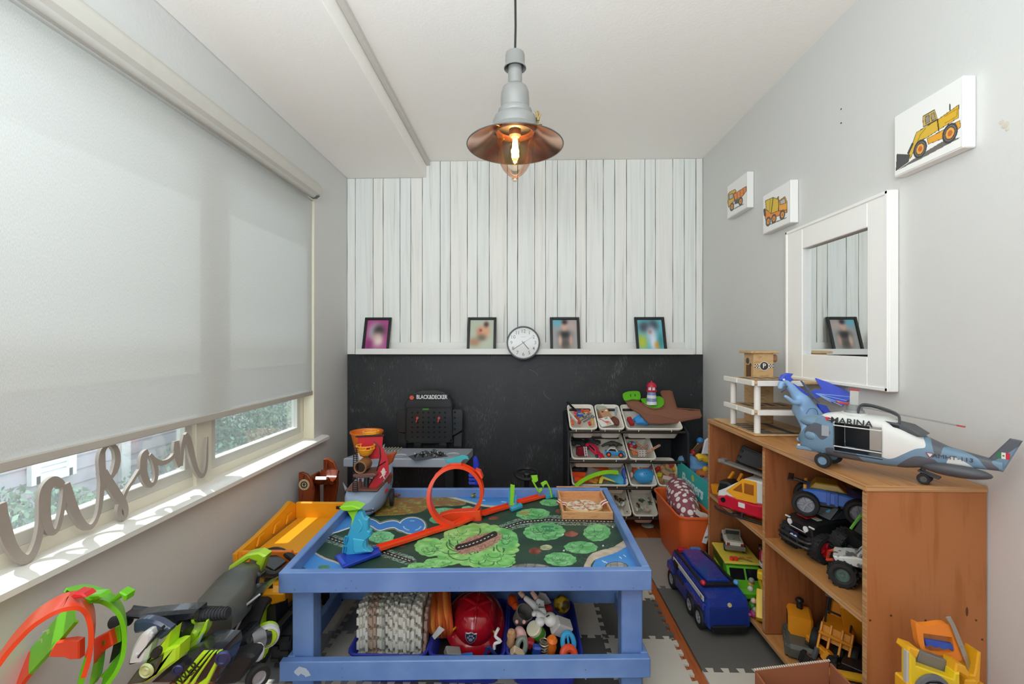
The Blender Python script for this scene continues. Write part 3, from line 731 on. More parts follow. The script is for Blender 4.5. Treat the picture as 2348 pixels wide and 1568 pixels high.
canvas(1.401, 1.655, 1.905, 2.122, 'largest canvas, painted yellow wheel loader, high above the mirror', art([
    ('f', [(1385, 830), (1560, 745), (1850, 590), (1860, 580), (1720, 615), (1500, 750)], (110, 105, 100)),
    ('p', [(1610, 590), (1740, 520), (1860, 450), (1866, 500), (1800, 560), (1620, 632)], (232, 165, 45)),
    ('p', [(1692, 446), (1852, 332), (1850, 430), (1700, 522)], (222, 178, 48)), ('l', [(1745, 420), (1840, 362), (1838, 420), (1748, 472)], (190, 140, 30), 4),
    ('p', [(1577, 422), (1667, 370), (1690, 442), (1582, 500)], (205, 175, 90)), ('p', [(1596, 425), (1626, 408), (1630, 462), (1600, 478)], (150, 140, 135)), ('p', [(1640, 402), (1662, 390), (1676, 440), (1645, 455)], (170, 150, 120)),
    ('p', [(1530, 542), (1690, 446), (1700, 522), (1612, 580), (1560, 604), (1480, 742), (1462, 736)], (218, 180, 60)), ('l', [(1600, 510), (1560, 560), (1490, 730)], (120, 95, 30), 2),
    ('w', (1785, 548, 60, 74), .45), ('w', (1558, 668, 52, 68), .45), ('p', [(1382, 708), (1480, 712), (1468, 765), (1375, 832)], (80, 80, 82)), ('l', [(1468, 700), (1500, 630)], (70, 70, 70), 8),
    ('l', [(1783, 330), (1785, 370)], (60, 60, 60), 5), ('l', [(1690, 450), (1700, 530)], (60, 50, 30), 5)]), (160, 130))
canvas(2.285, 2.545, 1.912, 2.124, 'small canvas nearer the mirror, painted yellow cement mixer truck', art([
    ('f', [(395, 1255), (540, 1195), (545, 1185), (420, 1235)], (130, 125, 118)), ('p', [(370, 1135), (545, 1108), (545, 1150), (385, 1215)], (235, 140, 60)),
    ('p', [(382, 1062), (440, 1036), (482, 1052), (480, 1138), (425, 1160), (388, 1128)], (222, 185, 60)), ('l', [(440, 1040), (425, 1155)], (120, 110, 40), 4), ('l', [(420, 1045), (410, 1150)], (170, 150, 50), 3),
    ('p', [(470, 1040), (482, 1030), (484, 1060)], (225, 170, 50)), ('p', [(484, 1062), (530, 1030), (546, 1070), (545, 1130), (482, 1140)], (235, 165, 55)), ('p', [(492, 1065), (525, 1042), (538, 1078), (492, 1092)], (190, 185, 180)),
    ('p', [(368, 1130), (380, 1120), (384, 1180), (372, 1175)], (80, 70, 60)), ('w', (403, 1220, 20, 36), .4), ('w', (446, 1199, 20, 36), .4), ('w', (510, 1168, 22, 38), .4)]), (110, 110))
canvas(2.722, 2.985, 2.115, 2.328, 'small canvas nearest the back wall, painted orange dump truck', art([
    ('f', [(120, 1140), (215, 1090), (215, 1080), (150, 1115)], (130, 125, 118)), ('p', [(140, 1012), (236, 952), (236, 988), (205, 1030), (148, 1056)], (232, 140, 60)), ('l', [(165, 1005), (168, 1040)], (180, 90, 40), 3), ('l', [(190, 990), (192, 1028)], (180, 90, 40), 3), ('l', [(213, 975), (214, 1010)], (180, 90, 40), 3),
    ('p', [(98, 1012), (112, 995), (150, 975), (160, 990), (140, 1012), (146, 1060), (102, 1112), (97, 1080)], (228, 175, 62)), ('p', [(104, 1018), (134, 1005), (136, 1040), (106, 1055)], (190, 190, 185)), ('f', [(146, 1060), (180, 1045), (180, 1080), (146, 1090)], (90, 85, 80)),
    ('w', (127, 1108, 17, 32), .45), ('w', (193, 1066, 17, 32), .45)]), (100, 100))
mi_ = thing('wall_mirror', 'square mirror in a broad white frame on the right wall', 'mirror', (XR - .001, 2.0, 1.14)); WF = pl('#f4f2ee', .4, var=.015)
y0, y1, z0, z1 = 1.682, 2.330, 1.138, 1.873; gy0, gy1, gz0, gz1 = 1.787, 2.196, 1.262, 1.762; x = XR - .02
for nm, c, s in (('frame_stile', (x, (y0 + gy0) / 2, (z0 + z1) / 2), (.036, gy0 - y0, z1 - z0)), ('frame_stile', (x, (y1 + gy1) / 2, (z0 + z1) / 2), (.036, y1 - gy1, z1 - z0)), ('frame_rail', (x, (gy0 + gy1) / 2, (z0 + gz0) / 2), (.035, gy1 - gy0 - .001, gz0 - z0)), ('frame_rail', (x, (gy0 + gy1) / 2, (z1 + gz1) / 2), (.035, gy1 - gy0 - .001, z1 - gz1))):
    part(nm, MB().box(c, s, bev=.003), WF, mi_, world=True)
mb = MB(); bx = XR - .038
mb.box((bx, (y0 + y1) / 2, z1 - .008), (.010, y1 - y0, .014), bev=.004).box((bx, (y0 + y1) / 2, z0 + .008), (.010, y1 - y0, .014), bev=.004).box((bx, y0 + .008, (z0 + z1) / 2), (.010, .014, z1 - z0), bev=.004).box((bx, y1 - .008, (z0 + z1) / 2), (.010, .014, z1 - z0), bev=.004)
part('frame_bead', mb, WF, mi_, world=True)
m, nt, b = newmat('mirror_glass'); b.inputs['Base Color'].default_value = (.82, .85, .85, 1); b.inputs['Metallic'].default_value = 1; b.inputs['Roughness'].default_value = .01
part('glass', MB().box((XR - .012, (gy0 + gy1) / 2, (gz0 + gz1) / 2), (.008, gy1 - gy0 + .004, gz1 - gz0 + .004), bev=0), m, mi_, world=True)
# ======================================================================================
# plywood bookcase
BX0, BX1, BY0, BY1, BZ = 1.008, XR - .004, 1.368, 2.525, .898
bk = thing('bookcase', 'low plywood bookcase with open cubbies against the right wall', 'bookcase', (1.18, 1.95, .013)); T_ = .019
PLY = wood('#b0703f', '#a2632f', (5, 5, .55), .45, 2.6); PLYD = wood('#a26238', '#90522c', (5, 5, .6), .5, 2.6); PLYH = wood('#c08850', '#ac7340', (9, 1.0, 9), .42, 2.2); EDG = speckle('#c59b6d', '#a97c50', 4, .4, .6, .6, (1, 1, 60))
def panel(nm, c, s, mt_, edge_x=True):
    part(nm, MB().box(c, s, bev=.0012), mt_, bk, world=True)
cx_ = (BX0 + BX1) / 2; dx = BX1 - BX0; zb_ = .013
panel('side_panel', (cx_ + .002, BY0 + T_ / 2, (BZ - T_ + zb_) / 2), (dx - .004, T_, BZ - T_ - zb_), PLY)
panel('side_panel', (cx_ + .002, BY1 - T_ / 2, (BZ - T_ + zb_) / 2), (dx - .004, T_, BZ - T_ - zb_), PLYD)
panel('top_board', (cx_, (BY0 + BY1) / 2, BZ - T_ / 2), (dx, BY1 - BY0 + .004, T_), PLYH)
DV = 1.949
panel('divider', (cx_ + .002, DV, (BZ - T_ + .09) / 2), (dx - .006, T_, BZ - T_ - .095), PLYD)
panel('bottom_board', (cx_ + .002, (BY0 + BY1) / 2, .08), (dx - .006, BY1 - BY0 - 2 * T_, T_), PLYH)
for a, b in ((BY0 + T_, DV - T_ / 2), (DV + T_ / 2, BY1 - T_)): panel('shelf', (cx_ + .002, (a + b) / 2, .488), (dx - .006, b - a - .001, T_), PLYH)
part('back_panel', MB().box((BX1 - .004, (BY0 + BY1) / 2, BZ / 2), (.006, BY1 - BY0 - .01, BZ - .05), bev=0), PLYD, bk, world=True)
# pale edge strips where the plies show
mb = MB()
for c, s in (((BX0 - .0006, (BY0 + BY1) / 2, BZ - T_ / 2), (.0012, BY1 - BY0, T_ - .003)), ((cx_, BY0 - .0026, BZ - T_ / 2), (dx - .003, .0012, T_ - .003))): mb.box(c, s, bev=0)
for yy in (BY0 + T_ / 2, BY1 - T_ / 2): mb.box((BX0 + .0034, yy, BZ / 2), (.0012, T_ - .003, BZ - T_ - .03), bev=0)
mb.box((BX0 + .0044, DV, BZ / 2 + .03), (.0012, T_ - .003, BZ - T_ - .12), bev=0)
for a, b in ((BY0 + T_, DV - T_ / 2), (DV + T_ / 2, BY1 - T_)): mb.box((BX0 + .0044, (a + b) / 2, .488), (.0012, b - a - .004, T_ - .003), bev=0)
mb.box((BX0 + .0044, (BY0 + BY1) / 2, .08), (.0012, BY1 - BY0 - .05, T_ - .003), bev=0)
part('ply_edging', mb, EDG, bk, world=True, label='pale raw plywood edges')
mb = MB()
for px, py in ((1995, 1422), (2122, 1422), (2238, 1422), (2252, 1466), (2043, 1411)): p = P(px, py, Y=BY0); mb.cyl((p.x, BY0 - .0008, p.z), (p.x, BY0 + .003, p.z), .0032, seg=8)
part('screw_heads', mb, pl('#4a3526', .5), bk, world=True, kind='stuff')
mb = MB(); p = P(2217, 1402, Y=BY0); mb.ell((p.x, BY0 - .0004, p.z), (.004, .0006, .014), seg=10, rings=6); p = P(2065, 1450, Y=BY0); 
part('knot', mb, pl('#5c3620', .6), bk, world=True)
# ======================================================================================
# blue play table
BLU = speckle('#6284bf', '#7394cb', 5, .4, .6, .42, (1, 1, 1), detail=5); BLU2 = BLU
tz, tb = .49, .415
c_ = [P(638, 1313, Z=tz), P(1495, 1307, Z=tz), P(1392, 1117, Z=tz), P(826, 1118, Z=tz)]
c_ = [Vector((v.x, v.y, 0)) for v in c_]
tab = thing('play_table', 'light-blue painted wooden play table with a rimmed printed top', 'table', (-.22, 2.1, 0)); rt_ = .03
def rail(a, b, z0, z1, mb, ins=.5, ext=0):
    d = (b - a).normalized(); n_ = Vector((-d.y, d.x, 0)); a2, b2 = a + n_ * rt_ * ins - d * ext, b + n_ * rt_ * ins + d * ext
    mb.bar((a2.x, a2.y, (z0 + z1) / 2), (b2.x, b2.y, (z0 + z1) / 2), rt_, z1 - z0, bev=.003)
    return mb
cen = sum(c_, Vector()) / 4
for i, nm in ((0, 'front_apron'), (1, 'side_apron'), (2, 'back_apron'), (3, 'side_apron')):
    a, b = c_[i], c_[(i + 1) % 4]; d = (b - a).normalized()
    if i in (1, 3): a, b = a + d * (rt_ + .001), b - d * (rt_ + .001)
    part(nm, rail(a, b, tb, tz, MB()), BLU, tab, world=True)
ins_ = lambda v, k: v + (cen - v).normalized() * k
mapc = [ins_(v, .03) for v in c_]; MZ = .444
mb = MB().prism([(v.x, v.y) for v in mapc], -.012, 'Z', MZ - .0008, bev=0); part('play_board', mb, pl('#38513f', .6), tab, world=True)
# legs and lower frame
legs = [c_[0] + Vector((.028, .034, 0)), c_[1] + Vector((-.105, .034, 0))]
for q in legs: part('leg', MB().box((q.x + .042, q.y + .038, tb / 2 + .006), (.078, .07, tb - .013), bev=.004), BLU, tab, world=True)
for q in (c_[2] + Vector((-.105, -.11, 0)), c_[3] + Vector((.028, -.11, 0))): part('leg', MB().box((q.x + .042, q.y + .038, tb / 2 + .006), (.078, .07, tb - .013), bev=.004), BLU, tab, world=True)
f0, f1 = P(640, 1514, Y=c_[0].y + .0), P(1492, 1513, Y=c_[1].y + .0); lz1, lz0 = .168, .097
fa, fb = Vector((f0.x, c_[0].y, 0)), Vector((f1.x, c_[1].y, 0))
part('lower_rail', rail(fa, fb, lz0, lz1, MB()), BLU, tab, world=True)
yb_ = 2.12
part('lower_rail', MB().box(((fa.x + fb.x) / 2 - .03, yb_, (lz0 + lz1) / 2 + .02), (fb.x - fa.x, .028, .075), bev=.003), BLU, tab, world=True)
for x0, x1, yy in ((fa.x + .012, fa.x + .0, c_[0].y + .032), (fb.x - .03, fb.x - .045, c_[1].y + .032)):
    part('lower_side_rail', MB().bar((x0 + .015, yy, (lz0 + lz1) / 2), (x1 + .015, yb_ - .015, (lz0 + lz1) / 2), .028, lz1 - lz0, bev=.003), BLU, tab, world=True)
# chipped paint and screw heads
mb = MB(); yf = lambda x: c_[0].y + (c_[1].y - c_[0].y) * (x - c_[0].x) / (c_[1].x - c_[0].x)
def onfront(px, py):
    p = P(px, py, Y=1.635)
    for _ in range(3): p = P(px, py, Y=yf(p.x) - .0006)
    return p
ch = MB()
for pts in ([(672, 1541), (686, 1528), (702, 1532), (712, 1545), (698, 1548), (690, 1544), (684, 1550)], [(695, 1540), (707, 1537), (713, 1548), (700, 1552)]):
    q = [onfront(*p) for p in pts]; ch.prism([(v.x, v.z) for v in q], .0005, 'Y', sum(v.y for v in q) / len(q) - .0006, bev=0)
part('paint_chip', ch, pl('#b9c3d2', .7), tab, world=True, label='bare chips in the blue paint at the lower left corner')
for px, py in ((676, 1352), (770, 1353), (793, 1349), (816, 1349), (805, 1332), (1032, 1348), (1053, 1348), (1311, 1346), (1330, 1346), (1452, 1348), (784, 1533), (784, 1553), (1156, 1536), (1343, 1536), (1343, 1556)):
    p = onfront(px, py); mb.cyl((p.x, p.y + .001, p.z), (p.x, p.y - .0004, p.z), .003, seg=7)
part('screw_heads', mb, pl('#5d76a6', .5), tab, world=True, kind='stuff')
# the printed board: all outlines in pixels of the photograph
def boardprint(u, v, pts):
    sh_ = u.shape; x, y = proj(pts.reshape(-1, 3)); x = x.reshape(sh_); y = y.reshape(sh_)
    N1 = smoothnoise(sh_, 3, 1); N2 = smoothnoise(sh_, 9, 2); N3 = smoothnoise(sh_, 30, 3); N0 = np.random.RandomState(5).rand(*sh_)
    c = np.zeros(sh_ + (3,)); c[:] = (34, 66, 52); c += (N3 - .5)[..., None] * np.array([16, 22, 18])
    def blob(cx, cy, rx, ry, k, col, seed=0, outline=True, amp=.07):
        th = np.arctan2((y - cy) / ry, (x - cx) / rx); d = np.hypot((x - cx) / rx, (y - cy) / ry)
        rr = 1 + amp * np.abs(np.sin(k * th / 2 + seed)) + .05 * np.sin(2 * th + seed)
        m = d < rr; base = np.array(col) + (N2[..., None] - .5) * np.array([60, 40, 50]); c[m] = base[m]
        if outline:
            for q in range(int(4 + rx / 9)):
                r_ = random.Random(seed * 31 + q); a = r_.uniform(0, 6.28); rad = r_.uniform(.15, .8); bx_, by_ = cx + rx * rad * math.cos(a), cy + ry * rad * math.sin(a)
                e = np.abs(np.hypot((x - bx_) / (rx * .34), (y - by_) / (ry * .38)) - 1); c[m & (e < .05) & (y > by_ - ry * .12)] = (55, 105, 60)
        return m
    def fringe(pts_, w, col, thr): 
        m = (dline(x, y, pts_) < w) & (N0 * .6 + N1 * .5 > thr); c[m] = col
    # field
    fld = spl([(862, 1131), (960, 1131), (1000, 1134), (1040, 1142), (1064, 1148), (1066, 1157), (1040, 1160), (1010, 1160), (986, 1163), (960, 1175), (920, 1180), (860, 1183)])
    m = inpoly(x, y, fld); g = np.array([150, 132, 62]) + (N1[..., None] - .5) * np.array([110, 90, 60]); c[m] = g[m]; m2 = m & (N1 * .5 + N2 * .5 > .58); c[m2] = (158, 92, 48); m3 = m & (N1 * .6 + N3 * .4 < .36); c[m3] = (112, 118, 52)
    # sea at the back
    sea = spl([(994, 1120), (994, 1132), (1030, 1139), (1062, 1147), (1104, 1158), (1140, 1161), (1180, 1155), (1215, 1145), (1290, 1130), (1290, 1110)])
    m = inpoly(x, y, sea); c[m] = (np.array([66, 136, 208]) + (N3[..., None] - .5) * 30)[m]; c[dline(x, y, sea[6:-6]) < 2.2] = (205, 200, 180)
    for a, b, L in ((1010, 1134, 10), (1052, 1136, 9), (1100, 1146, 12), (1150, 1150, 10), (1120, 1135, 8)): c[dline(x, y, [(a, b), (a + L, b + 1)]) < 1] = (190, 215, 235)
    # blue corners
    for poly in ([(771, 1207), (801, 1180), (812, 1200), (801, 1210), (752, 1226)], [(717, 1265), (745, 1280), (771, 1289), (785, 1296), (801, 1312), (655, 1312)]):
        m = inpoly(x, y, spl(poly + poly[:1], 3)); c[m] = (np.array([70, 140, 212]) + (N3[..., None] - .5) * 24)[m]
    c[dline(x, y, spl([(716, 1264), (745, 1280), (771, 1289), (785, 1297), (800, 1308)])) < 2] = (190, 175, 160); c[dline(x, y, [(750, 1226), (775, 1219), (801, 1210)]) < 1.4] = (215, 225, 230)
    blob(743, 1301, 13, 6, 5, (70, 130, 100), 3, False); blob(688, 1306, 14, 6, 5, (60, 100, 70), 4, False)
    # pond and stream
    st = spl([(845, 1196), (858, 1201), (870, 1208), (889, 1203), (906, 1202), (921, 1209), (940, 1208)]); dd = dline(x, y, st); pd = np.hypot((x - 945.5) / 29, (y - 1205) / 18.5)
    c[(dd < 12) | (pd < 1.16)] = (118, 122, 108); c[(dd < 8.5) | (pd < 1.05)] = (232, 238, 236); c[(dd < 7) | (pd < .98)] = (68, 132, 208)
    e = np.abs(np.hypot((x - 945) / 20, (y - 1205) / 11) - 1); c[(e < .07) & (np.sin(3 * np.arctan2(y - 1205, x - 945)) > .2)] = (170, 205, 232)
    # fringes and roads
    for rd, w in (([(742, 1230), (760, 1235), (775, 1240), (795, 1247), (870, 1263), (905, 1274), (944, 1287)], 3.8), ([(1152, 1213), (1185, 1200), (1212, 1195), (1255, 1191.5), (1300, 1193), (1420, 1196)], 3.4)):
        fringe(rd, 11, (150, 176, 158), .62); m = dline(x, y, rd) < w; c[m] = (30, 28, 28)
        d2 = dline(x, y, rd) < .7; c[d2 & (np.floor(x / 4) % 2 == 0)] = (225, 225, 215)
    for cx, cy, rx, ry, k in ((874, 1231, 28, 13, 9), (1002, 1192, 16, 8, 7), (1020, 1172, 27, 8, 8), (1073, 1166, 14, 6, 6)): blob(cx, cy, rx, ry, k, (122, 196, 140), k)
    for cx, cy, rx, ry, k in ((935, 1306, 22, 5, 6), (962, 1299, 26, 9, 8), (1002, 1290, 30, 10, 8), (1032, 1280, 30, 14, 9), (987, 1254, 36, 20, 11)): blob(cx, cy, rx, ry, k, (132, 200, 118), k + cx)
    blob(1100, 1250, 90, 46, 22, (142, 202, 116), 5); blob(1128, 1284, 52, 19, 14, (128, 200, 112), 6); blob(1160, 1235, 26, 22, 9, (112, 190, 112), 7); blob(1050, 1225, 30, 14, 9, (150, 206, 120), 8)
    m = (np.hypot((x - 1096) / 54, (y - 1245 + (x - 1096) * .28) / 20) < 1 + .3 * (N1 - .5)); c[m] = (np.array([150, 104, 88]) + (N1[..., None] - .5) * 70)[m]; c[m & (N0 > .72)] = (200, 170, 150)
    rd = [(1050, 1255), (1075, 1249), (1100, 1240), (1134, 1224)]; c[dline(x, y, rd) < 6.5] = (34, 30, 30); c[(dline(x, y, rd) < .8) & (np.floor(x / 4.2) % 2 == 0)] = (230, 230, 225)
    for i, (cx, cy, rx, ry, k) in enumerate(((1248, 1219, 44, 20, 12), (1222, 1178, 37, 12, 10), (1369, 1221, 31, 18, 11), (1332, 1255, 38, 13, 9), (1285, 1282, 35, 15, 11), (1262, 1152, 22, 8, 8))): blob(cx, cy, rx, ry, k, (112, 186, 120), i + 40)
    m = np.hypot((x - 1262) / 22, (y - 1210) / 9) < 1; c[m & (N2 > .45)] = (58, 130, 92)
    m = np.hypot((x - 1202) / 12, (y - 1176) / 5) < 1; c[m & (N0 > .55)] = (205, 120, 50)
    for cx, cy, rx, ry, col in ((1310, 1224, 14, 6.5, (140, 74, 58)), (1227, 1263, 13, 8, (136, 68, 54)), (1252, 1255, 13, 6.5, (176, 180, 142)), (1132, 1188, 11, 4, (120, 70, 50)), (918, 1250, 12, 5, (110, 74, 56)), (1280, 1172, 6, 5, (120, 76, 60))): blob(cx, cy, rx, ry, 5, col, 2, False, .04)
    for cx, cy, rx, ry in ((1216, 1304, 50, 12), (1414, 1299, 25, 11), (1195, 1134, 14, 5)):
        d = np.hypot((x - cx) / rx, (y - cy) / ry); m = d < 1.04; c[m] = (np.array([150, 150, 150]) + (N2[..., None] - .5) * 90)[m]; c[(np.abs(d - 1) < .05) | (m & (np.abs(np.sin((x - cx) / rx * 7 + N3 * 3) * np.sin((y - cy) / ry * 4 + N3 * 2)) < .09))] = (75, 75, 78)
    fringe([(1240, 1265), (1290, 1275), (1340, 1278), (1380, 1270), (1400, 1255)], 14, (80, 110, 90), .86)
    # shore at the right front
    sea2 = spl([(1352, 1312), (1362, 1290), (1372, 1278), (1400, 1269), (1420, 1262), (1436, 1250), (1446, 1240), (1500, 1312), (1352, 1312)], 4); m = inpoly(x, y, sea2); c[m] = (np.array([72, 146, 216]) + (N3[..., None] - .5) * 20)[m]
    sh2 = spl([(1343, 1312), (1347, 1298), (1355, 1281), (1370, 1272), (1395, 1265), (1415, 1257), (1440, 1241)]); m = dline(x, y, sh2) < 6.5 + 2 * N2; c[m] = (np.array([190, 176, 156]) + (N2[..., None] - .5) * 40)[m]
    for a, b in ((1381, 1285), (1387, 1287), (1420, 1276), (1430, 1272)): c[dline(x, y, [(a, b), (a + 5, b + 4)]) < .9] = (205, 225, 240)
    d = np.hypot((x - 1414) / 25, (y - 1299) / 11); m = d < 1; c[m] = (np.array([150, 148, 146]) + (N2[..., None] - .5) * 70)[m]; c[(np.abs(d - 1) < .06) | (m & (np.abs(np.sin((x - 1414) / 5 + N3 * 4)) < .12))] = (80, 80, 80)
    for a, b in ((1291, 1225), (1405, 1208), (1383, 1251), (1293, 1262)): c[np.hypot(x - a, y - b) < 2] = (215, 215, 205)
    return c
# the board's grid follows its four corners
u_, v_ = np.meshgrid(np.linspace(0, 1, 520), np.linspace(0, 1, 420))
mc = [np.array((v.x, v.y, MZ)) for v in mapc]
def boardgrid():
    pts = (mc[0] * (1 - u_[..., None]) + mc[1] * u_[..., None]) * (1 - v_[..., None]) + (mc[3] * (1 - u_[..., None]) + mc[2] * u_[..., None]) * v_[..., None]
    return pts
_bp = boardgrid()
o = paint('printed_scene', (0, 0, 0), (1, 0, 0), (0, 1, 0), 520, 420, lambda u, v, p: boardprint(u, v, _bp), tab)
o.data.vertices.foreach_set('co', (_bp - np.array(tab.location)).astype(np.float32).ravel()); o.data.update(); o['label'] = 'printed landscape with trees, roads, pond and shore'
# ======================================================================================
# things along the back wall
def PP(px, py, p0, n):
    d = Vector(RT * ((px - CX) / F) + FW + UP * ((CY - py) / F)); e = Vector(EYE); n = Vector(n)
    return e + d * ((Vector(p0) - e).dot(n) / d.dot(n))
def tslab(mb, pts, p0, n, th, mi=0, bev=.0015, smooth=0):
    """outline given by pixels, on a leaning plane through p0 with normal n, th thick behind it"""
    n = Vector(n).normalized(); x = Vector((0, 0, 1)).cross(n).normalized(); y = n.cross(x); p0 = Vector(p0)
    q = [PP(a, b, p0, n) - p0 for a, b in pts]; poly = [(v.dot(x), v.dot(y)) for v in q]
    if smooth: poly = [(p.x, p.y) for p in smooth_path([(a, b, 0) for a, b in poly], smooth, True)]
    M = Matrix.Translation(p0) @ Matrix((x, y, n)).transposed().to_4x4()
    return mb.prism(poly, -th, 'Z', 0, mi, bev, M)
def rrect(w, d, r, z, cx=0, cy=0, k=3):
    o = []
    for qx, qy, a in ((1, 1, 0), (-1, 1, PI / 2), (-1, -1, PI), (1, -1, 1.5 * PI)):
        for i in range(k + 1):
            t = a + i * PI / 2 / k; o.append(Vector((cx + qx * (w / 2 - r) + r * math.cos(t), cy + qy * (d / 2 - r) + r * math.sin(t), z)))
    return o
def tub(w, d, h, taper, rim=.008, th=.003, r=.02, k=3, cy=0):
    """open tapered tub: rim at z=0, body below"""
    w2, d2 = w - taper * 2, d - taper * 2; R = lambda a, b, z, rr=r: rrect(a, b, max(.002, rr), z, 0, cy, k)
    return MB().ring([R(w2, d2, -h), R(w - .002, d - .002, -rim * 1.2), R(w + rim * 2, d + rim * 2, -rim * 1.2, r + rim), R(w + rim * 2, d + rim * 2, -rim * .2, r + rim), R(w + rim * 1.6, d + rim * 1.6, 0, r + rim), R(w, d, 0), R(w - th * 2, d - th * 2, -rim * .5), R(w2 - th * 2, d2 - th * 2, -h + th)])
# --- storage organizer with tilted bins
OY, TL = 3.12, math.radians(30); ZR = [.728, .523, .342, .137]; TD, TH_ = .27, .105
org = thing('toy_organizer', 'black-framed toy organizer rack holding rows of tilted cream bins', 'organizer', (.71, 3.28, 0))
KF = pl('#24252a', .5); xl, xr = P(1303, 1000, Y=OY).x, P(1577, 1000, Y=OY).x
for x in (xl, xr):
    mb = MB().prism([(3.10, .0), (3.45, .0), (3.45, .80), (3.36, .80), (3.10, .70)], .016, 'X', x - .008, bev=.003); part('side_panel', mb, KF, org, world=True)
for z in ZR:
    part('front_rod', MB().cyl((xl, OY + .02, z - .026), (xr, OY + .02, z - .026), .010, seg=10), pl('#2e2219', .4), org, world=True)
    part('back_rod', MB().cyl((xl, OY + .235, z + .095), (xr, OY + .235, z + .095), .010, seg=10), pl('#2e2219', .4), org, world=True)
CRM = pl('#ebe5d7', .42, var=.02); bins = {}
def bin_(row, pa, pb, label):
    z = ZR[row]; a, b = P(pa, 1000, Y=OY).x + .008, P(pb, 1000, Y=OY).x - .008; w = b - a
    mb = tub(w, TD - .016, TH_, .018, cy=TD / 2)
    mb.box((-w * .3, -.006, -.012), (.006, .006, .016)).box((w * .3, -.006, -.012), (.006, .006, .016))
    o = solo('storage_bin', mb, CRM, label, 'bin', 'cream bins in the organizer rack'); o.location = ((a + b) / 2, OY, z); o.rotation_euler = (TL, 0, 0)
for row, pa, pb, l in ((0, 1307, 1371, 'small cream bin at top left of the rack, toy tools inside'), (0, 1374, 1434, 'small cream bin at top middle of the rack, giraffe card inside'), (0, 1437, 1568, 'wide cream bin at top right of the rack, under the brown track'),
                       (1, 1311, 1441, 'wide cream bin in second row, red and blue toy cars inside'), (1, 1444, 1507, 'small cream bin in second row, wooden strips and dotted cube inside'),
                       (2, 1312, 1443, 'wide cream bin in third row, orange and green track pieces inside'), (2, 1446, 1509, 'small cream bin in third row holding the big blue face ball'), (2, 1511, 1570, 'cream bin in third row filled with wooden building blocks'),
                       (3, 1313, 1384, 'cream bin in bottom row, mostly hidden behind the play table'), (3, 1389, 1450, 'cream bin in bottom row, half behind the table edge, green puzzle pieces'), (3, 1453, 1511, 'cream bin in bottom row left of the orange tub, pale puzzle pieces')): bin_(row, pa, pb, l)
foot = solo('floor_disc', MB().lathe([(0, .012), (.035, .011), (.045, .004), (.045, 0), (0, 0)], seg=24), pl('#c9c9c6', .25), 'flat silver disc lying on the boards beneath the organizer', 'disc'); foot.location = P(1485, 1203, Z=.006)
foot.location.z = .0005
NB = Vector((0, -math.sin(TL), math.cos(TL)))
def IB(row, px, py, down=.03): return PP(px, py, Vector((0, OY, ZR[row])) - NB * down, NB)
def lay(row, px, py, down, rz=0, tilt=0, roll=0):
    """matrix of a thing lying in a bin: local z out of the bin's opening"""
    return Matrix.Translation(IB(row, px, py, down)) @ Euler((TL, 0, 0)).to_matrix().to_4x4() @ Euler((tilt, roll, rz)).to_matrix().to_4x4()
def inbin(name, mb, mats, label, cat, M, group=None):
    o = solo(name, mb, mats, label, cat, group); o.matrix_world = M; return o
red, ora, yel, blu, grn, blk, wht = pl('#d2382e'), pl('#e8582a', .35), pl('#e9b030'), pl('#2f62b8'), pl('#6cb52a'), pl('#1a1a1c'), pl('#dcdcd8')
gry, mtl = pl('#8b8c8e', .3, metal=.6), pl('#a8aaac', .25, metal=.9)
NAT = wood('#c79b6c', '#b08254', (20, 4, 20), .6)
X_ = lambda L, r, r1=None: MB().cyl((-L / 2, 0, 0), (L / 2, 0, 0), r, r1, seg=12, bev=.002)
# top row
inbin('toy_crayon', X_(.075, .015, .013), red, 'fat red tube standing at the back of the toy tool bin', 'tube', lay(0, 1320, 944, .03, 1.4, 0, .5))
inbin('toy_crayon', X_(.075, .014), pl('#b8452f'), 'brick-red tube leaning below the fat red tube', 'tube', lay(0, 1324, 962, .03, 1.9))
inbin('white_ruler', MB().box((0, 0, 0), (.13, .01, .022)), wht, 'white flat ruler along the left side of the tool bin', 'ruler', lay(0, 1313, 955, .02, 2.0))
inbin('black_strip', MB().box((0, 0, 0), (.12, .016, .008)), blk, 'black strip sticking out of the tool bin corner', 'strip', lay(0, 1311, 932, .0, 2.05))
mb = MB().tube([(-.02, -.02, 0), (-.022, .01, 0), (-.008, .024, 0), (.01, .018, 0)], .008, 8).box((.0, -.02, 0), (.03, .014, .014))
inbin('toy_clamp', mb, blu, 'small blue toy clamp in the tool bin', 'clamp', lay(0, 1330, 948, .02, .2))
inbin('toy_clamp', MB().box((0, 0, 0), (.06, .012, .014)).box((.025, -.012, 0), (.012, .024, .014)).cyl((-.02, 0, 0), (-.02, 0, .014), .008), ora, 'orange toy clamp near the back of the tool bin', 'clamp', lay(0, 1341, 942, .015, .1))
r_ = random.Random(2)
mb = MB()
for k in range(26): 
    c = Vector((r_.uniform(-.035, .035), r_.uniform(-.03, .03), r_.uniform(-.01, .01))); mb.cyl(c, c + Vector((r_.uniform(-.02, .02), r_.uniform(-.02, .02), r_.uniform(-.008, .008))), .0035, seg=6)
inbin('toy_bolts', mb, [mtl], 'heap of small grey toy bolts in the tool bin', 'bolts', lay(0, 1342, 955, .035))['kind'] = 'stuff'
mb = MB().box((0, 0, 0), (.085, .013, .006)); mb.tube([(.052 + .011 * math.cos(a), .011 * math.sin(a), 0) for a in np.linspace(.3, 6.0, 14)], .0045, 6)
inbin('toy_wrench', mb, gry, 'grey toy spanner lying across the tool bin', 'wrench', lay(0, 1347, 962, .0, .68))
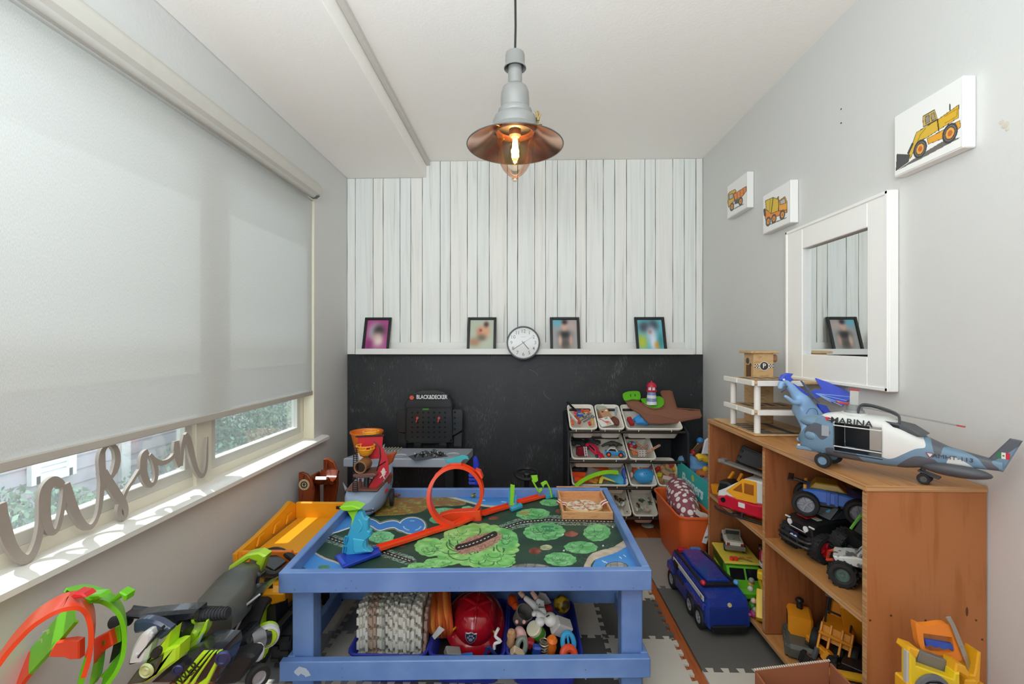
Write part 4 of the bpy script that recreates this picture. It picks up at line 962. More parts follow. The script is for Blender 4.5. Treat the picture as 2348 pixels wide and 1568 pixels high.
inbin('toy_peg', X_(.05, .008), ora, 'orange peg in the front left of the tool bin', 'peg', lay(0, 1313, 968, .01, 1.6))
inbin('toy_peg', X_(.055, .006), yel, 'yellow peg in the front right of the tool bin', 'peg', lay(0, 1359, 966, .01, 1.5))
inbin('toy_peg', X_(.03, .010), red, 'short red peg beside the yellow peg', 'peg', lay(0, 1352, 971, .01, 1.7))
ct = thing('carton_block', 'toy carton with brown front and pale gable top', 'carton'); ct.matrix_world = lay(0, 1384, 948, .03, .35, .25)
part('body', MB().box((0, -.02, 0), (.068, .085, .05), bev=.003), pl('#b98a68', .6), ct); part('gable', MB().prism([(-.034, .022), (.034, .022), (.034, .075), (-.034, .075)], .012, 'Z', .0, bev=.002).prism([(-.034, .022), (.034, .022), (.034, .04), (-.034, .04)], .045, 'Z', -.02, bev=.002), pl('#aab09f', .6), ct)
part('eye', MB().ell((-.015, .0, .0255), (.009, .006, .001)), pl('#4a3328'), ct); part('eye', MB().ell((.017, .004, .0255), (.009, .008, .001)), pl('#e5e0d0'), ct)
gc = thing('picture_card', 'white square card printed with an orange giraffe', 'card'); gc.matrix_world = lay(0, 1388, 967, -.005, .33, .1)
part('card', MB().box((0, 0, 0), (.095, .078, .006)), wht, gc)
gp = MB(); gp.tube(smooth_path([(-.02, .03, .004), (-.012, .012, .004), (.0, -.004, .004), (.02, -.01, .004)], 4), [.003] * 4 + [.004] * 4 + [.008] * 4 + [.009], 6, flat=.3)
for x in (0, .008, .018, .026): gp.tube([(x, -.008, .004), (x + .003, -.034, .004)], .0025, 5, flat=.3)
gp.tube([(-.02, .03, .004), (-.032, .027, .004)], .004, 5, flat=.3); part('giraffe_print', gp, pl('#c7683a', .7), gc)
part('letter_print', MB().text('AP', .02, Mt((.02, .026, .0032))), blk, gc)
inbin('brown_pouch', MB().ell((0, 0, 0), (.03, .045, .02)), pl('#6b3a2c', .7, bump=80), 'dark brown pouch beside the giraffe card', 'pouch', lay(0, 1410, 965, .04, .2))
inbin('folded_papers', MB().box((0, 0, 0), (.004, .08, .05)).box((.006, .004, .004), (.003, .08, .05)).box((.011, -.004, 0), (.003, .075, .05)), pl('#b9c2cc', .6), 'bluish folded papers standing at the bin side', 'papers', lay(0, 1415, 946, .03, .25, 0, .2))
inbin('red_toy_bus', MB().box((0, 0, 0), (.03, .07, .03), 0, .003).box((.016, -.01, .004), (.002, .03, .012), 1).box((.016, .02, .004), (.002, .018, .012), 1), [pl('#a8262e'), wht], 'dark red toy bus at the left of the wide top bin', 'bus', lay(0, 1446, 966, .02, .2))
cl = inbin('blue_cloth', MB().ring([[Vector((x * (1 + .1 * math.sin(5 * a)) * math.cos(a), y * (1 + .12 * math.sin(4 * a + 1)) * math.sin(a), z + .006 * math.sin(6 * a))) for a in np.linspace(0, 2 * PI, 29)[:-1]] for x, y, z in ((.002, .002, .03), (.03, .02, .034), (.055, .03, .022), (.07, .04, .0), (.06, .035, -.02), (.002, .002, -.02))], cap=False), pl('#2f8fd6', .55), 'bright blue crumpled rubber cloth in the wide top bin', 'cloth', lay(0, 1474, 962, .03, .1))
# brown moulded track with lighthouse, lying on the wide top bin
z6 = lambda l: [(1290 + a / 4.354, 860 + b / 4.354) for a, b in l]
n0 = Vector((.05, -.62, .78)); p0 = Vector((.77, 3.2, .80)); BRN = pl('#8a5a44', .6, bump=60)
mt_ = thing('track_playset', 'brown rocky track playset piece lying across the top right bin', 'playset', tuple(p0))
part('track', tslab(MB(), z6([(628, 262), (655, 240), (740, 236), (790, 275), (850, 318), (930, 338), (1010, 318), (1020, 280), (975, 165), (990, 150), (1078, 148), (1100, 180), (1142, 330), (1290, 350), (1372, 345), (1392, 405), (1280, 430), (1130, 440), (1000, 412), (900, 400), (840, 390), (760, 340), (690, 310)]), p0, n0, .012, bev=.003), BRN, mt_, world=True)
part('rock_face', tslab(MB(), z6([(640, 280), (690, 312), (760, 342), (840, 392), (960, 402), (1130, 440), (1280, 432), (1390, 408), (1380, 430), (1240, 455), (1140, 478), (980, 490), (860, 482), (815, 440), (770, 385), (700, 345), (660, 315)]), p0 - n0 * .0, (0, -.95, .3), .02, bev=.004), pl('#7d4f3b', .7, bump=40), mt_, world=True)
part('rail', MB().tube(smooth_path([PP(a, b, p0 + n0 * .006, n0) for a, b in z6([(790, 275), (850, 318), (930, 338), (1010, 318), (1018, 285)])], 5), .005, 6), BRN, mt_, world=True)
part('rail', MB().tube([PP(a, b, p0 + n0 * .006, n0) for a, b in z6([(1090, 160), (1140, 330), (1370, 347)])], .004, 6), BRN, mt_, world=True)
GRN = pl('#63b81e', .45)
part('green_platform', tslab(MB(), z6([(600, 195), (615, 175), (660, 160), (750, 157), (775, 180), (775, 240), (700, 236), (640, 250), (615, 240)]), p0 + n0 * .02, n0, .012, smooth=2), GRN, mt_, world=True)
part('platform_slots', tslab(tslab(MB(), z6([(675, 190), (683, 190), (685, 214), (677, 214)]), p0 + n0 * .022, n0, .003), z6([(718, 186), (727, 186), (729, 210), (720, 210)]), p0 + n0 * .022, n0, .003), pl('#2a5410'), mt_, world=True)
part('green_platform', tslab(MB(), z6([(780, 232), (840, 228), (930, 208), (985, 215), (1012, 250), (1008, 300), (960, 325), (890, 318), (820, 280)]), p0 + n0 * .004, n0, .012, smooth=2), GRN, mt_, world=True)
lb = PP(1494, 927, p0 + n0 * .006, n0); k_ = lb.y / 1043
lh = thing('toy_lighthouse', 'striped blue and white toy lighthouse with red lantern top', 'lighthouse', tuple(lb)); ML2 = Matrix.Translation(lb)
for i in range(4): part('tower_band', MB().lathe([(0, (i * 7.2) * k_), ((12.2 - i * .75) * k_, i * 7.2 * k_), ((11.5 - i * .75) * k_, (i * 7.2 + 7) * k_), (0, (i * 7.2 + 7) * k_)], seg=18, M=ML2), (pl('#e4e4e6'), pl('#7f93bd'))[i % 2], lh, world=True)
RDL = pl('#c3243c', .35)
part('gallery', MB().lathe([(0, 28.8 * k_), (11 * k_, 28.8 * k_), (11.5 * k_, 31 * k_), (11.5 * k_, 33 * k_), (0, 33 * k_)], seg=18, M=ML2), RDL, lh, world=True)
part('lantern', MB().lathe([(0, 33 * k_), (9.5 * k_, 33 * k_), (9 * k_, 40 * k_), (0, 40 * k_)], seg=12, M=ML2), pl('#ece8ea'), lh, world=True)
for a in range(6):
    an = a * PI / 3 + .3; part('lantern_post', MB().cyl(lb + Vector((9.6 * k_ * math.cos(an), 9.6 * k_ * math.sin(an), 33 * k_)), lb + Vector((9.6 * k_ * math.cos(an), 9.6 * k_ * math.sin(an), 41 * k_)), 1.4 * k_, seg=6), RDL, lh, world=True)
part('roof', MB().lathe([(0, 40 * k_), (11.5 * k_, 40 * k_), (11 * k_, 44 * k_), (7 * k_, 49 * k_), (2 * k_, 51 * k_), (1.6 * k_, 53.5 * k_), (0, 54 * k_)], seg=18, M=ML2), RDL, lh, world=True)
# second row
def wheel(parent, c, r, w, rim, axis=(1, 0, 0), tyre=None, hub=None, rim_r=.58, spokes=0, tread=0, name='wheel'):
    """tyre with recessed rim on both sides; parts under parent (local coordinates)"""
    tyre = tyre or pl('#1b1b1c', .7, bump=50); q = Vector(axis).to_track_quat('Z', 'Y').to_matrix().to_4x4(); M = Matrix.Translation(c) @ q; rr = r * rim_r
    mb = MB().lathe([(rr, -w * .42), (rr + (r - rr) * .35, -w * .5), (r * .93, -w * .47), (r, -w * .3), (r, w * .3), (r * .93, w * .47), (rr + (r - rr) * .35, w * .5), (rr, w * .42)], 0, 22, M, closed=True)
    if tread:
        for k in range(tread):
            a = 2 * PI * k / tread
            for s in (-1, 1): mb.box(((r * 1.005) * math.cos(a + s * .08), (r * 1.005) * math.sin(a + s * .08), s * w * .24), (r * .12, r * .16, w * .42), 0, r * .02, (0, 0, a), M)
    t_ = part(name, mb, tyre, parent)
    mb = MB().lathe([(0, -w * .25), (rr * .3, -w * .3), (rr * .35, -w * .22), (rr * .8, -w * .2), (rr * 1.02, -w * .42), (rr * 1.02, w * .42), (rr * .8, w * .2), (rr * .35, w * .22), (rr * .3, w * .3), (0, w * .25)], 0, 20, M)
    for k in range(spokes):
        a = 2 * PI * k / spokes
        for s in (-1, 1): mb.box((rr * .55 * math.cos(a), rr * .55 * math.sin(a), s * w * .27), (rr * .75, rr * .2, w * .12), 0, rr * .03, (0, 0, a), M)
    part('rim', mb, rim, t_); return t_
def toycar(name, label, cat, M, L, W, H, body, rim, glass=None, prof=None, roof=None, wr=None, group=None):
    """small car: shaped body, cabin, glass, four wheels; front to -y"""
    t_ = thing(name, label, cat, group=group); t_.matrix_world = M; wr = wr or H * .28; gl = glass or pl('#23262b', .15)
    pr = prof or [(-L * .5, H * .2), (-L * .5, H * .42), (-L * .42, H * .52), (-L * .16, H * .58), (L * .5, H * .6), (L * .5, H * .2)]
    part('body', MB().prism(pr, W, 'X', -W / 2, bev=H * .06), body, t_)
    cab = [(-L * .16, H * .55), (-L * .03, H * .95), (L * .24, H * .97), (L * .42, H * .58)]
    part('cabin', MB().prism(cab, W * .84, 'X', -W * .42, bev=H * .05), roof or body, t_)
    mb = MB()
    for s in (-1, 1): mb.prism(inset(cab, H * .07), s * W * .02, 'X', s * W * .415, bev=0)
    part('windows', mb, gl, t_)
    for y in (-L * .3, L * .3):
        for s in (-1, 1): wheel(t_, (s * W * .46, y, wr), wr, W * .2, rim)
    return t_
BK = Euler((0, 0, 0))
def stand(row, px, py, down, rz, rx=0.): return Matrix.Translation(IB(row, px, py, down)) @ Euler((rx, 0, rz)).to_matrix().to_4x4()
toycar('police_car', 'blue and white toy police car with orange wheels in the second-row bin', 'car', stand(1, 1410, 1046, .015, 1.35, 0), .135, .06, .062, pl('#3a8fcf'), pl('#e8622c'), roof=wht)
toycar('red_car', 'raspberry-red toy car with white racing print in the second-row bin', 'car', stand(1, 1362, 1038, .015, .75, .5), .15, .05, .045, pl('#cf2346'), pl('#555'))
fe = thing('fire_engine', 'dark red toy fire engine with a white ladder in the second-row bin', 'fire engine'); fe.matrix_world = stand(1, 1332, 1044, .02, .2)
part('body', MB().box((0, 0, .03), (.06, .05, .06), bev=.005), pl('#7d1522'), fe)
mb = MB().bar((.02, -.032, .0), (.014, -.022, .066), .006, .006).bar((.036, -.032, 0), (.03, -.022, .066), .006, .006)
for k in range(4): mb.bar((.019, -.03 + k * .002, .01 + k * .016), (.034, -.03 + k * .002, .01 + k * .016), .004, .004)
part('ladder', mb, wht, fe)
toycar('black_truck', 'black toy truck at the back left of the second-row bin', 'truck', stand(1, 1328, 1022, .04, 1.2), .11, .06, .07, blk, pl('#333'))
toycar('black_car', 'black toy car behind the raspberry-red car', 'car', stand(1, 1358, 1018, .04, 1.4), .12, .06, .05, pl('#222225'), pl('#444'))
t = thing('toy_dinosaur', 'dark olive toy dinosaur lying behind the police car', 'dinosaur'); t.matrix_world = stand(1, 1402, 1024, .02, 0)
skin('body', [(-.06, 0, .01), (-.035, 0, .02), (-.005, 0, .026), (.03, 0, .024), (.06, 0, .016), (.09, 0, .006), (-.07, 0, 0), (-.01, -.02, 0), (.03, -.02, 0), (-.01, .02, 0), (.03, .02, 0)], [(0, 1), (1, 2), (2, 3), (3, 4), (4, 5), (0, 6), (2, 7), (3, 8), (2, 9), (3, 10)], [.01, .011, .018, .018, .01, .003, .006, .005, .005, .005, .005], pl('#3a3a2c', .6), t)
inbin('red_round_toy', MB().ell((0, 0, 0), (.036, .036, .03), 0).ell((.01, -.006, .026), (.014, .014, .008), 1).ell((-.014, .004, .024), (.010, .010, .008), 1), [pl('#a5282f'), pl('#5a9fc4')], 'round red toy with blue eyes in the small second-row bin', 'toy', lay(1, 1449, 1022, .03))
mb = MB().ell((0, 0, 0), (.02, .026, .016)).ell((-.012, -.022, .004), (.010, .012, .01)).ell((.006, -.026, .004), (.010, .012, .01)); inbin('orange_fist', mb, pl('#d07848'), 'orange-brown toy fist under the dotted cube', 'toy', lay(1, 1454, 1036, .02, .2))
for px, py, L, a, dn, l in ((1466, 1021, .07, 2.1, 0, 'drilled wooden strip at the back of the small second-row bin'), (1480, 1025, .05, .8, 0, 'short drilled wooden strip right of the dotted cube'), (1499, 1029, .12, .6, -.015, 'long drilled wooden strip sticking out of the bin to the right'), (1455, 1032, .06, 2.6, .0, 'drilled wooden strip left of the dotted cube')):
    mb = MB().prism([(-L / 2, -.009), (L / 2, -.009), (L / 2 + .006, 0), (L / 2, .009), (-L / 2, .009), (-L / 2 - .006, 0)], .006, 'Z', 0, 0, .001)
    for q in np.linspace(-.42, .42, 4): mb.cyl((L * q, 0, .0058), (L * q, 0, .0066), .0032, seg=7, mi=1)
    inbin('wooden_strip', mb, [pl('#c6977c', .6), pl('#5a3a2c')], l, 'wood strip', lay(1, px, py, dn, a), 'drilled wooden strips')
mb = MB().box((0, 0, 0), (.056, .05, .05), 0, .003)
for k in range(9): mb.ell((-.02 + .02 * (k % 3), -.0255, -.016 + .016 * (k // 3)), (.004, .0008, .004), 1, 6, 4)
for k in range(9): mb.ell((-.02 + .02 * (k % 3), -.016 + .016 * (k // 3), .0255), (.004, .004, .0008), 1, 6, 4)
inbin('dotted_cube', mb, [pl('#cdbdb0'), pl('#4a5580')], 'pale cube covered with dark dots in the small second-row bin', 'cube', stand(1, 1471, 1038, .01, .1))
# third row
def trackpiece(L, W=.04, lip=.010, th=.003): 
    return MB().prism([(-W / 2, 0), (W / 2, 0), (W / 2, lip), (W / 2 - th, lip), (W / 2 - th, th), (-W / 2 + th, th), (-W / 2 + th, lip), (-W / 2, lip)], L, 'Y', -L / 2, bev=0)
for px, py, L, a, tl, dn, l in ((1375, 1073, .13, 1.35, .2, .0, 'orange track piece at the back of the third-row bin'), (1327, 1089, .1, 1.2, -.3, .01, 'orange track piece at the left of the third-row bin'), (1340, 1102, .14, 1.55, .1, .02, 'orange track piece low in the third-row bin under the green curve'), (1372, 1096, .12, 1.7, 0, .03, 'orange track piece beneath the cyan ramp')):
    inbin('track_piece', trackpiece(L), ora, l, 'track', lay(2, px, py, dn, a, tl), 'orange track pieces in the third-row bin')
mb = MB().sweep(smooth_path([PP(a, b, Vector((0, OY - .02, ZR[2] + .02)), (0, -1, .35)) for a, b in ((1319, 1114), (1340, 1099), (1365, 1088), (1392, 1082), (1418, 1083))], 5), (0, .8, .5), [(-.017, 0), (.017, 0), (.017, .004), (-.017, .004)])
solo('green_track', mb, pl('#8ed12a'), 'lime green curved track arching over the third-row bin', 'track', base=tuple(IB(2, 1370, 1090, 0)))
mb = MB(); q0 = IB(2, 1400, 1090, .0); tslab(mb, [(1377, 1086), (1380, 1082), (1412, 1090), (1420, 1081), (1430, 1096), (1434, 1109), (1424, 1111), (1400, 1103)], q0, (0, -.8, .6), .03, bev=.004)
solo('cyan_ramp', mb, pl('#3fa9cc'), 'cyan wedge-shaped launch ramp in the third-row bin', 'ramp', base=tuple(q0))
mb = MB(); tslab(mb, [(1427, 1076), (1431, 1072), (1435, 1078), (1435, 1092), (1441, 1100), (1438, 1110), (1430, 1110), (1431, 1097), (1427, 1088)], IB(2, 1434, 1090, -.012), (0, -.9, .4), .022, bev=.004, smooth=2)
solo('blue_lever', mb, pl('#1f4fae'), 'dark blue lever handle at the right of the third-row bin', 'lever', base=tuple(IB(2, 1434, 1090, 0)))
mb = MB(); tslab(mb, [(1373, 1108), (1375, 1096), (1381, 1090), (1410, 1103), (1412, 1106), (1384, 1098), (1380, 1109)], IB(2, 1390, 1100, -.015), (0, -.9, .4), .012)
solo('yellow_brace', mb, pl('#e5d032'), 'bright yellow angled brace in front of the cyan ramp', 'brace', base=tuple(IB(2, 1390, 1100, 0)))
inbin('yellow_chunk', MB().box((0, 0, 0), (.06, .035, .02), bev=.005).box((.02, .01, .01), (.03, .02, .02), bev=.004), pl('#e39a28'), 'amber plastic chunk under the green curve', 'toy', lay(2, 1360, 1103, .02, -.4))
inbin('black_lump', MB().ell((0, 0, 0), (.06, .03, .03)).ell((.03, .01, .01), (.03, .03, .03)), pl('#1e1c20', .6), 'black toy at the back left of the third-row bin', 'toy', lay(2, 1328, 1077, .04))
fb = thing('face_ball', 'large ball with orange upper face and smooth blue muzzle in third-row bin', 'ball'); fb.matrix_world = Matrix.Translation(IB(2, 1474, 1090, .035) + Vector((0, 0, .005)))
part('head', MB().ell((0, .02, .03), (.072, .06, .06), 0, 20, 12), speckle('#d9683a', '#7d5a86', 9, .45, .6, .35), fb); part('muzzle', MB().ell((.003, -.02, .0), (.073, .05, .056), 0, 22, 14), pl('#3f9bd6', .25), fb)
for x in (-.006, .01): part('nostril', MB().ell((x, -.062, .026), (.0035, .003, .003)), pl('#1b3550'), fb)
part('eye', MB().ell((-.03, -.026, .062), (.02, .012, .014)), wht, fb); part('pupil', MB().ell((-.027, -.037, .063), (.007, .003, .007)), blk, fb)
part('ear', MB().ell((-.078, .0, .0), (.012, .015, .02)), pl('#e8b9a8'), fb); part('mouth', MB().tube([(.038, -.062, -.03), (.045, -.058, -.024), (.05, -.055, -.028)], .0015, 5), pl('#173a5c'), fb)
bl = [(1507, 1076, red, 'c'), (1513, 1091, pl('#d8c22c'), 'b'), (1519, 1072, NAT, 'b'), (1534, 1071, NAT, 'b2'), (1526, 1085, NAT, 'b2'), (1541, 1092, pl('#b0655a'), 'b'), (1547, 1078, pl('#e0b52e'), 'c'), (1516, 1104, pl('#b88458'), 'b'), (1531, 1098, pl('#cdb9ae'), 'b2'), (1540, 1066, pl('#c2544a'), 'b'), (1552, 1094, NAT, 'b'), (1545, 1103, pl('#a33'), 'b')]
bd = ['red cylinder block at the left of the block bin', 'yellow cube block beside the red cylinder block', 'plain wooden cube at the back of the block bin', 'long plain block at the back of the block bin', 'long plain block in the middle of the block bin', 'brick-pink cube at the right of the block bin', 'yellow cylinder block near the teal box', 'tan cube at the front left of the block bin', 'long pale pink block near the front of the block bin', 'coral cube at the back right of the block bin', 'plain wooden cube low at the right of the block bin', 'dark red cube at the front right of the block bin']
for (px, py, mt2, kd), l in zip(bl, bd):
    mb = MB().cyl((0, 0, -.025), (0, 0, .025), .016, seg=14, bev=.002) if kd == 'c' else MB().box((0, 0, 0), (.034, .034, .034) if kd == 'b' else (.065, .03, .03), bev=.002)
    inbin('building_block', mb, mt2, l, 'block', lay(2, px, py, .02 + RND.uniform(0, .03), RND.uniform(-1, 1), RND.uniform(-.5, .5), RND.uniform(-.5, .5)), 'building blocks in the third-row bin')
# bottom row: flat puzzle pieces
def piece(seed, r):
    q = random.Random(seed); n_ = 14; return [(r * (1 + q.uniform(-.35, .3)) * math.cos(2 * PI * i / n_), r * (.8 + q.uniform(-.3, .3)) * math.sin(2 * PI * i / n_)) for i in range(n_)]
PCM = [speckle('#c9b3a6', '#a98d7e', 20), speckle('#3d4a3a', '#7d8a5c', 30), speckle('#e0ddd6', '#8f9a86', 34), speckle('#6d7c3e', '#aeb070', 26), speckle('#4c3a35', '#b08a72', 30), speckle('#54706a', '#9cb0a2', 24)]
for row, xa, xb, sd, l in ((3, 1396, 1443, 10, 'cardboard puzzle piece in the bottom bin half behind the table'), (3, 1459, 1504, 40, 'cardboard puzzle piece in the bottom bin left of the orange tub')):
    q = random.Random(sd)
    for k in range(11):
        px, py = q.uniform(xa, xb), q.uniform(1141, 1172)
        inbin('puzzle_piece', MB().prism(piece(sd + k, .022), .004, 'Z', 0, 0, .0006), PCM[q.randrange(6)] if sd > 20 else PCM[q.choice((1, 3, 2, 4))], l, 'puzzle piece', lay(row, px + (py - 1156) * .15, py, .05 - k * .004, q.uniform(0, 6), q.uniform(-.25, .25), q.uniform(-.25, .25)), 'puzzle pieces in the bottom %s bin' % ('left' if sd < 20 else 'right'))
# --- tool workbench
wbk = thing('tool_workbench', 'toy workbench with grey top and black pegboard against the chalkboard', 'workbench', (-.8, 3.2, 0)); GW = pl('#a7adb8', .35); KB = pl('#1d1e1f', .3, coat=.3)
zt = .546
yb2 = 3.32; trx = [P(935, 1046, Z=zt), P(985, 1035, Z=zt), P(1017, 1037, Z=zt), P(1027, 1047, Z=zt), P(950, 1056, Z=zt)]
part('worktop', MB().prism([(-1.20, 3.0), (-.405, 3.0), (-.37, 3.3), (-1.12, 3.3)], -.06, 'Z', zt, bev=.006), GW, wbk, world=True)
part('parts_tray', MB().prism([(v.x, v.y) for v in trx], .0012, 'Z', zt, bev=0), pl('#565b66', .4), wbk, world=True)
mb = MB(); q = random.Random(5); cxx = sum((v.x for v in trx)) / 5; cyy = sum((v.y for v in trx)) / 5
for k in range(60):
    a = q.uniform(0, 6.28); r = q.random() ** .5; mb.cyl((cxx + .11 * r * math.cos(a), cyy + .07 * r * math.sin(a), zt + .002), (cxx + .11 * r * math.cos(a) + q.uniform(-.01, .01), cyy + .07 * r * math.sin(a) + q.uniform(-.01, .01), zt + .012), .006, seg=6, mi=q.randrange(2))
o = solo('toy_screws', mb, [mtl, blk], 'scatter of silver and black toy screws in the workbench tray', 'screws', base=(cxx, cyy, zt), kind='stuff')
for px, py in ((976, 1046), (995, 1043)):
    p = P(px, py, Z=zt); solo('toy_bolt', MB().cyl(p, p + Vector((0, 0, .03)), .006, seg=8).cyl(p + Vector((0, 0, .03)), p + Vector((0, 0, .036)), .012, seg=6), mtl, 'silver toy bolt standing %s in the workbench tray' % ('left' if px < 980 else 'right'), 'bolt', base=tuple(p))
for px, py in ((917, 1045), (1038, 1042)):
    p = P(px, py, Z=zt + .001); part('cup_well', MB().lathe([(.046, 0), (.048, .003), (.042, .002), (.034, -.004), (0, -.004)], seg=24, M=Matrix.Translation(p)), pl('#c4c8ce', .25), wbk, world=True)
mb = MB()
for k in range(6): mb.box((-1.0 + k * .022, 3.24, zt + .004), (.012, .1, .012), bev=.004)
part('ridged_panel', mb, pl('#b3ae9c', .5), wbk, world=True)
for x, y in ((-1.12, 3.05), (-.5, 3.06), (-1.08, 3.26), (-.47, 3.26)): part('leg', MB().box((x, y, .243), (.06, .05, .486), bev=.004), KB, wbk, world=True)
part('leg_cap', MB().box((-.93, 3.04, .44), (.045, .03, .1)), pl('#c2bba8'), wbk, world=True)
YK = 3.33
mb = MB().slab([(928, 1010), (928, 925), (936, 912), (1030, 912), (1037, 925), (1038, 1006), (1030, 1016), (940, 1016)], YK, .04, bev=.008); part('pegboard', mb, KB, wbk, world=True)
part('pegboard_frame', MB().tube(smooth_path([P(a, b, Y=YK - .002) for a, b in ((932, 938), (931, 1005), (940, 1014), (1028, 1013), (1036, 1004), (1035, 940), (1028, 935), (940, 935))], 3, True), .0045, 6, closed=True), KB, wbk, world=True)
part('header', MB().slab([(940, 914), (944, 902), (965, 895), (1000, 894), (1020, 900), (1030, 914)], YK + .006, .03, bev=.004), KB, wbk, world=True)
for pts in ([(908, 950), (912, 942), (930, 941), (930, 993), (914, 992), (909, 985)], [(1037, 939), (1058, 938), (1061, 942), (1061, 986), (1040, 999), (1037, 999)]): part('side_wing', MB().slab(pts, YK + .012, .022, bev=.004), KB, wbk, world=True)
for pts in ([(912, 992), (932, 996), (932, 1034), (914, 1034)], [(948, 1014), (966, 1014), (966, 1034), (948, 1034)], [(1006, 1012), (1024, 1012), (1024, 1032), (1006, 1032)], [(1040, 1000), (1060, 990), (1059, 1030), (1040, 1030)]): part('post', MB().slab(pts, YK + .008, .03, bev=.003), KB, wbk, world=True)
mb = MB()
for i in range(7):
    for j in range(6): p = P(945 + i * 12.6, 946 + j * 11.2, Y=YK - .001); mb.cyl((p.x, YK - .0012, p.z), (p.x, YK + .006, p.z), .0075, seg=8)
for j in range(4): p = P(1043, 945 + j * 13, Y=YK + .011); mb.cyl((p.x, YK + .0105, p.z), (p.x, YK + .016, p.z), .0075, seg=8)
part('peg_holes', mb, pl('#050505', .9), wbk, world=True, kind='stuff')
for px in (957.5, 1007):
    p = P(px, 958, Y=YK - .004); mb = MB().cyl(p + Vector((0, .006, 0)), p + Vector((0, -.012, 0)), .009, seg=10).bar(p + Vector((0, -.008, 0)), p + Vector((-.006, -.008, -.024)), .009, .008).bar(p + Vector((-.006, -.008, -.024)), p + Vector((-.004, -.024, -.026)), .008, .008)
    part('peg_hook', mb, pl('#d8453c'), wbk, world=True, label='red hook')
p = P(984, 910.5, Y=YK - .003); part('sign_plate', MB().slab([(936, 904), (1028, 903), (1028, 917), (937, 918)], YK - .003, .004), pl('#141414', .3), wbk, world=True)
part('sign_letters', MB().text('BLACK&DECKER', .042, Matrix.Translation(P(990, 910.5, Y=YK - .0035)) @ Euler((PI / 2, 0, 0)).to_matrix().to_4x4(), bold=.0009, sx=.73), pl('#e6e6e6', .4), wbk, world=True)
p = P(944, 911.5, Y=YK - .005); part('sign_hexagon', MB().cyl(p, p + Vector((0, .003, 0)), .017, seg=6), pl('#e2523c'), wbk, world=True)
part('battery_light', MB().box(P(976, 938, Y=YK - .001), (.045, .004, .012)), pl('#3f8a2c', .3), wbk, world=True)
# white block sunlit on the bench, orange bucket, blue rack, steering wheel
p = P(833, 1060, Y=2.985); t = thing('white_toy_block', 'white angular toy block hanging at the workbench corner in the sun', 'toy', tuple(p))
part('body', MB().slab([(820, 1040), (828, 1036), (845, 1040), (845, 1056), (840, 1062), (828, 1062), (822, 1054)], 2.955, .035, bev=.005), wht, t, world=True); part('red_dot', MB().ell(P(840, 1046, Y=2.953), (.006, .003, .004)), red, t, world=True)
p = P(841, 1028, Y=3.14); zt2 = P(841, 988, Y=3.14).z; zb2 = zt + .001
mb = MB().lathe([(0, zb2), (.068, zb2), (.075, zb2 + .01), (.106, zt2 - .012), (.113, zt2 - .01), (.113, zt2), (.106, zt2), (.103, zt2 - .008), (.072, zb2 + .012), (0, zb2 + .008)], seg=32, M=Matrix.Translation((p.x, 3.14, 0)))
solo('toy_bucket', mb, pl('#ee7a22', .4), 'orange round bucket standing on the workbench behind the ship', 'bucket', base=(p.x, 3.14, zb2))
YR = 2.85; t = thing('blue_slot_rack', 'upright blue plastic slotted rack behind the play table', 'rack', (P(1088, 1080, Y=YR).x, YR, 0)); BR = pl('#2436b8', .35)
part('spine', MB().slab([(1084, 1052), (1088, 1046), (1093, 1048), (1098, 1062), (1097, 1113), (1087, 1113), (1085, 1075)], YR, .03, bev=.004), BR, t, world=True)
for yy in (1092, 1100, 1109): part('slot_arm', MB().slab([(1074, yy - 2.5), (1090, yy - 3), (1090, yy + 2), (1076, yy + 2.5)], YR - .004, .05, bev=.002), pl('#4456d8', .3), t, world=True)
part('stand', MB().box((P(1091, 1100, Y=YR).x, YR + .02, P(0, 1112, Y=YR).z / 2), (.05, .06, P(0, 1112, Y=YR).z), bev=.004), BR, t, world=True)
ps = P(1208, 1086, Y=2.95); t = thing('steering_wheel_toy', 'black toy steering wheel on a stalk in front of the chalkboard', 'steering wheel', (ps.x, 2.95, 0)); MS = Matrix.Translation(ps) @ Euler((.2, 0, 0)).to_matrix().to_4x4()
part('rim', MB().tube([MS @ Vector((.076 * math.cos(a), .076 * math.sin(a), 0)) for a in np.linspace(0, 2 * PI, 33)[:-1]], .011, 8, closed=True), blk, t, world=True)
mb = MB().ell((0, 0, 0), (.026, .026, .014), M=MS)
for a in (.3, 2.8, 4.7): mb.bar(MS @ Vector((0, 0, 0)), MS @ Vector((.074 * math.cos(a), .074 * math.sin(a), 0)), .018, .008)
part('spokes', mb, blk, t, world=True); part('column', MB().cyl((ps.x, 2.955, ps.z - .01), (ps.x, 3.0, .03), .016, seg=10), blk, t, world=True); part('foot_plate', MB().box((ps.x, 3.0, .015), (.26, .2, .03), bev=.008), blk, t, world=True)
# --- wooden stand by the left wall
WD = wood('#8a3c1c', '#4e1f10', (10, 10, 1.4), .18, 2.0); YC = 2.66
t = thing('wooden_rack', 'glossy dark wooden rack with curved ends by the left wall', 'rack', (-1.22, 2.75, 0)); zf = P(690, 1200, Y=YC).z
low = 1330
part('end_board', MB().slab([(684, 1084), (692, 1083), (704, 1088), (714, 1102), (719, 1122), (719, 1150), (715, 1200), (713, low), (684, low)], YC, .022, bev=.004), WD, t, world=True)
part('end_board', MB().slab([(741, 1052), (752, 1052), (765, 1060), (773, 1078), (774, 1110), (768, 1150), (766, low - 40), (741, low - 40)], 2.86, .022, bev=.004), WD, t, world=True)
mb = MB().sweep(smooth_path([(-1.25, y, z) for y, z in ((2.682, .5), (2.72, .46), (2.77, .445), (2.82, .46), (2.858, .5))], 4), (1, 0, 0), [(-.03, 0), (.08, 0), (.08, .02), (-.03, .02)])
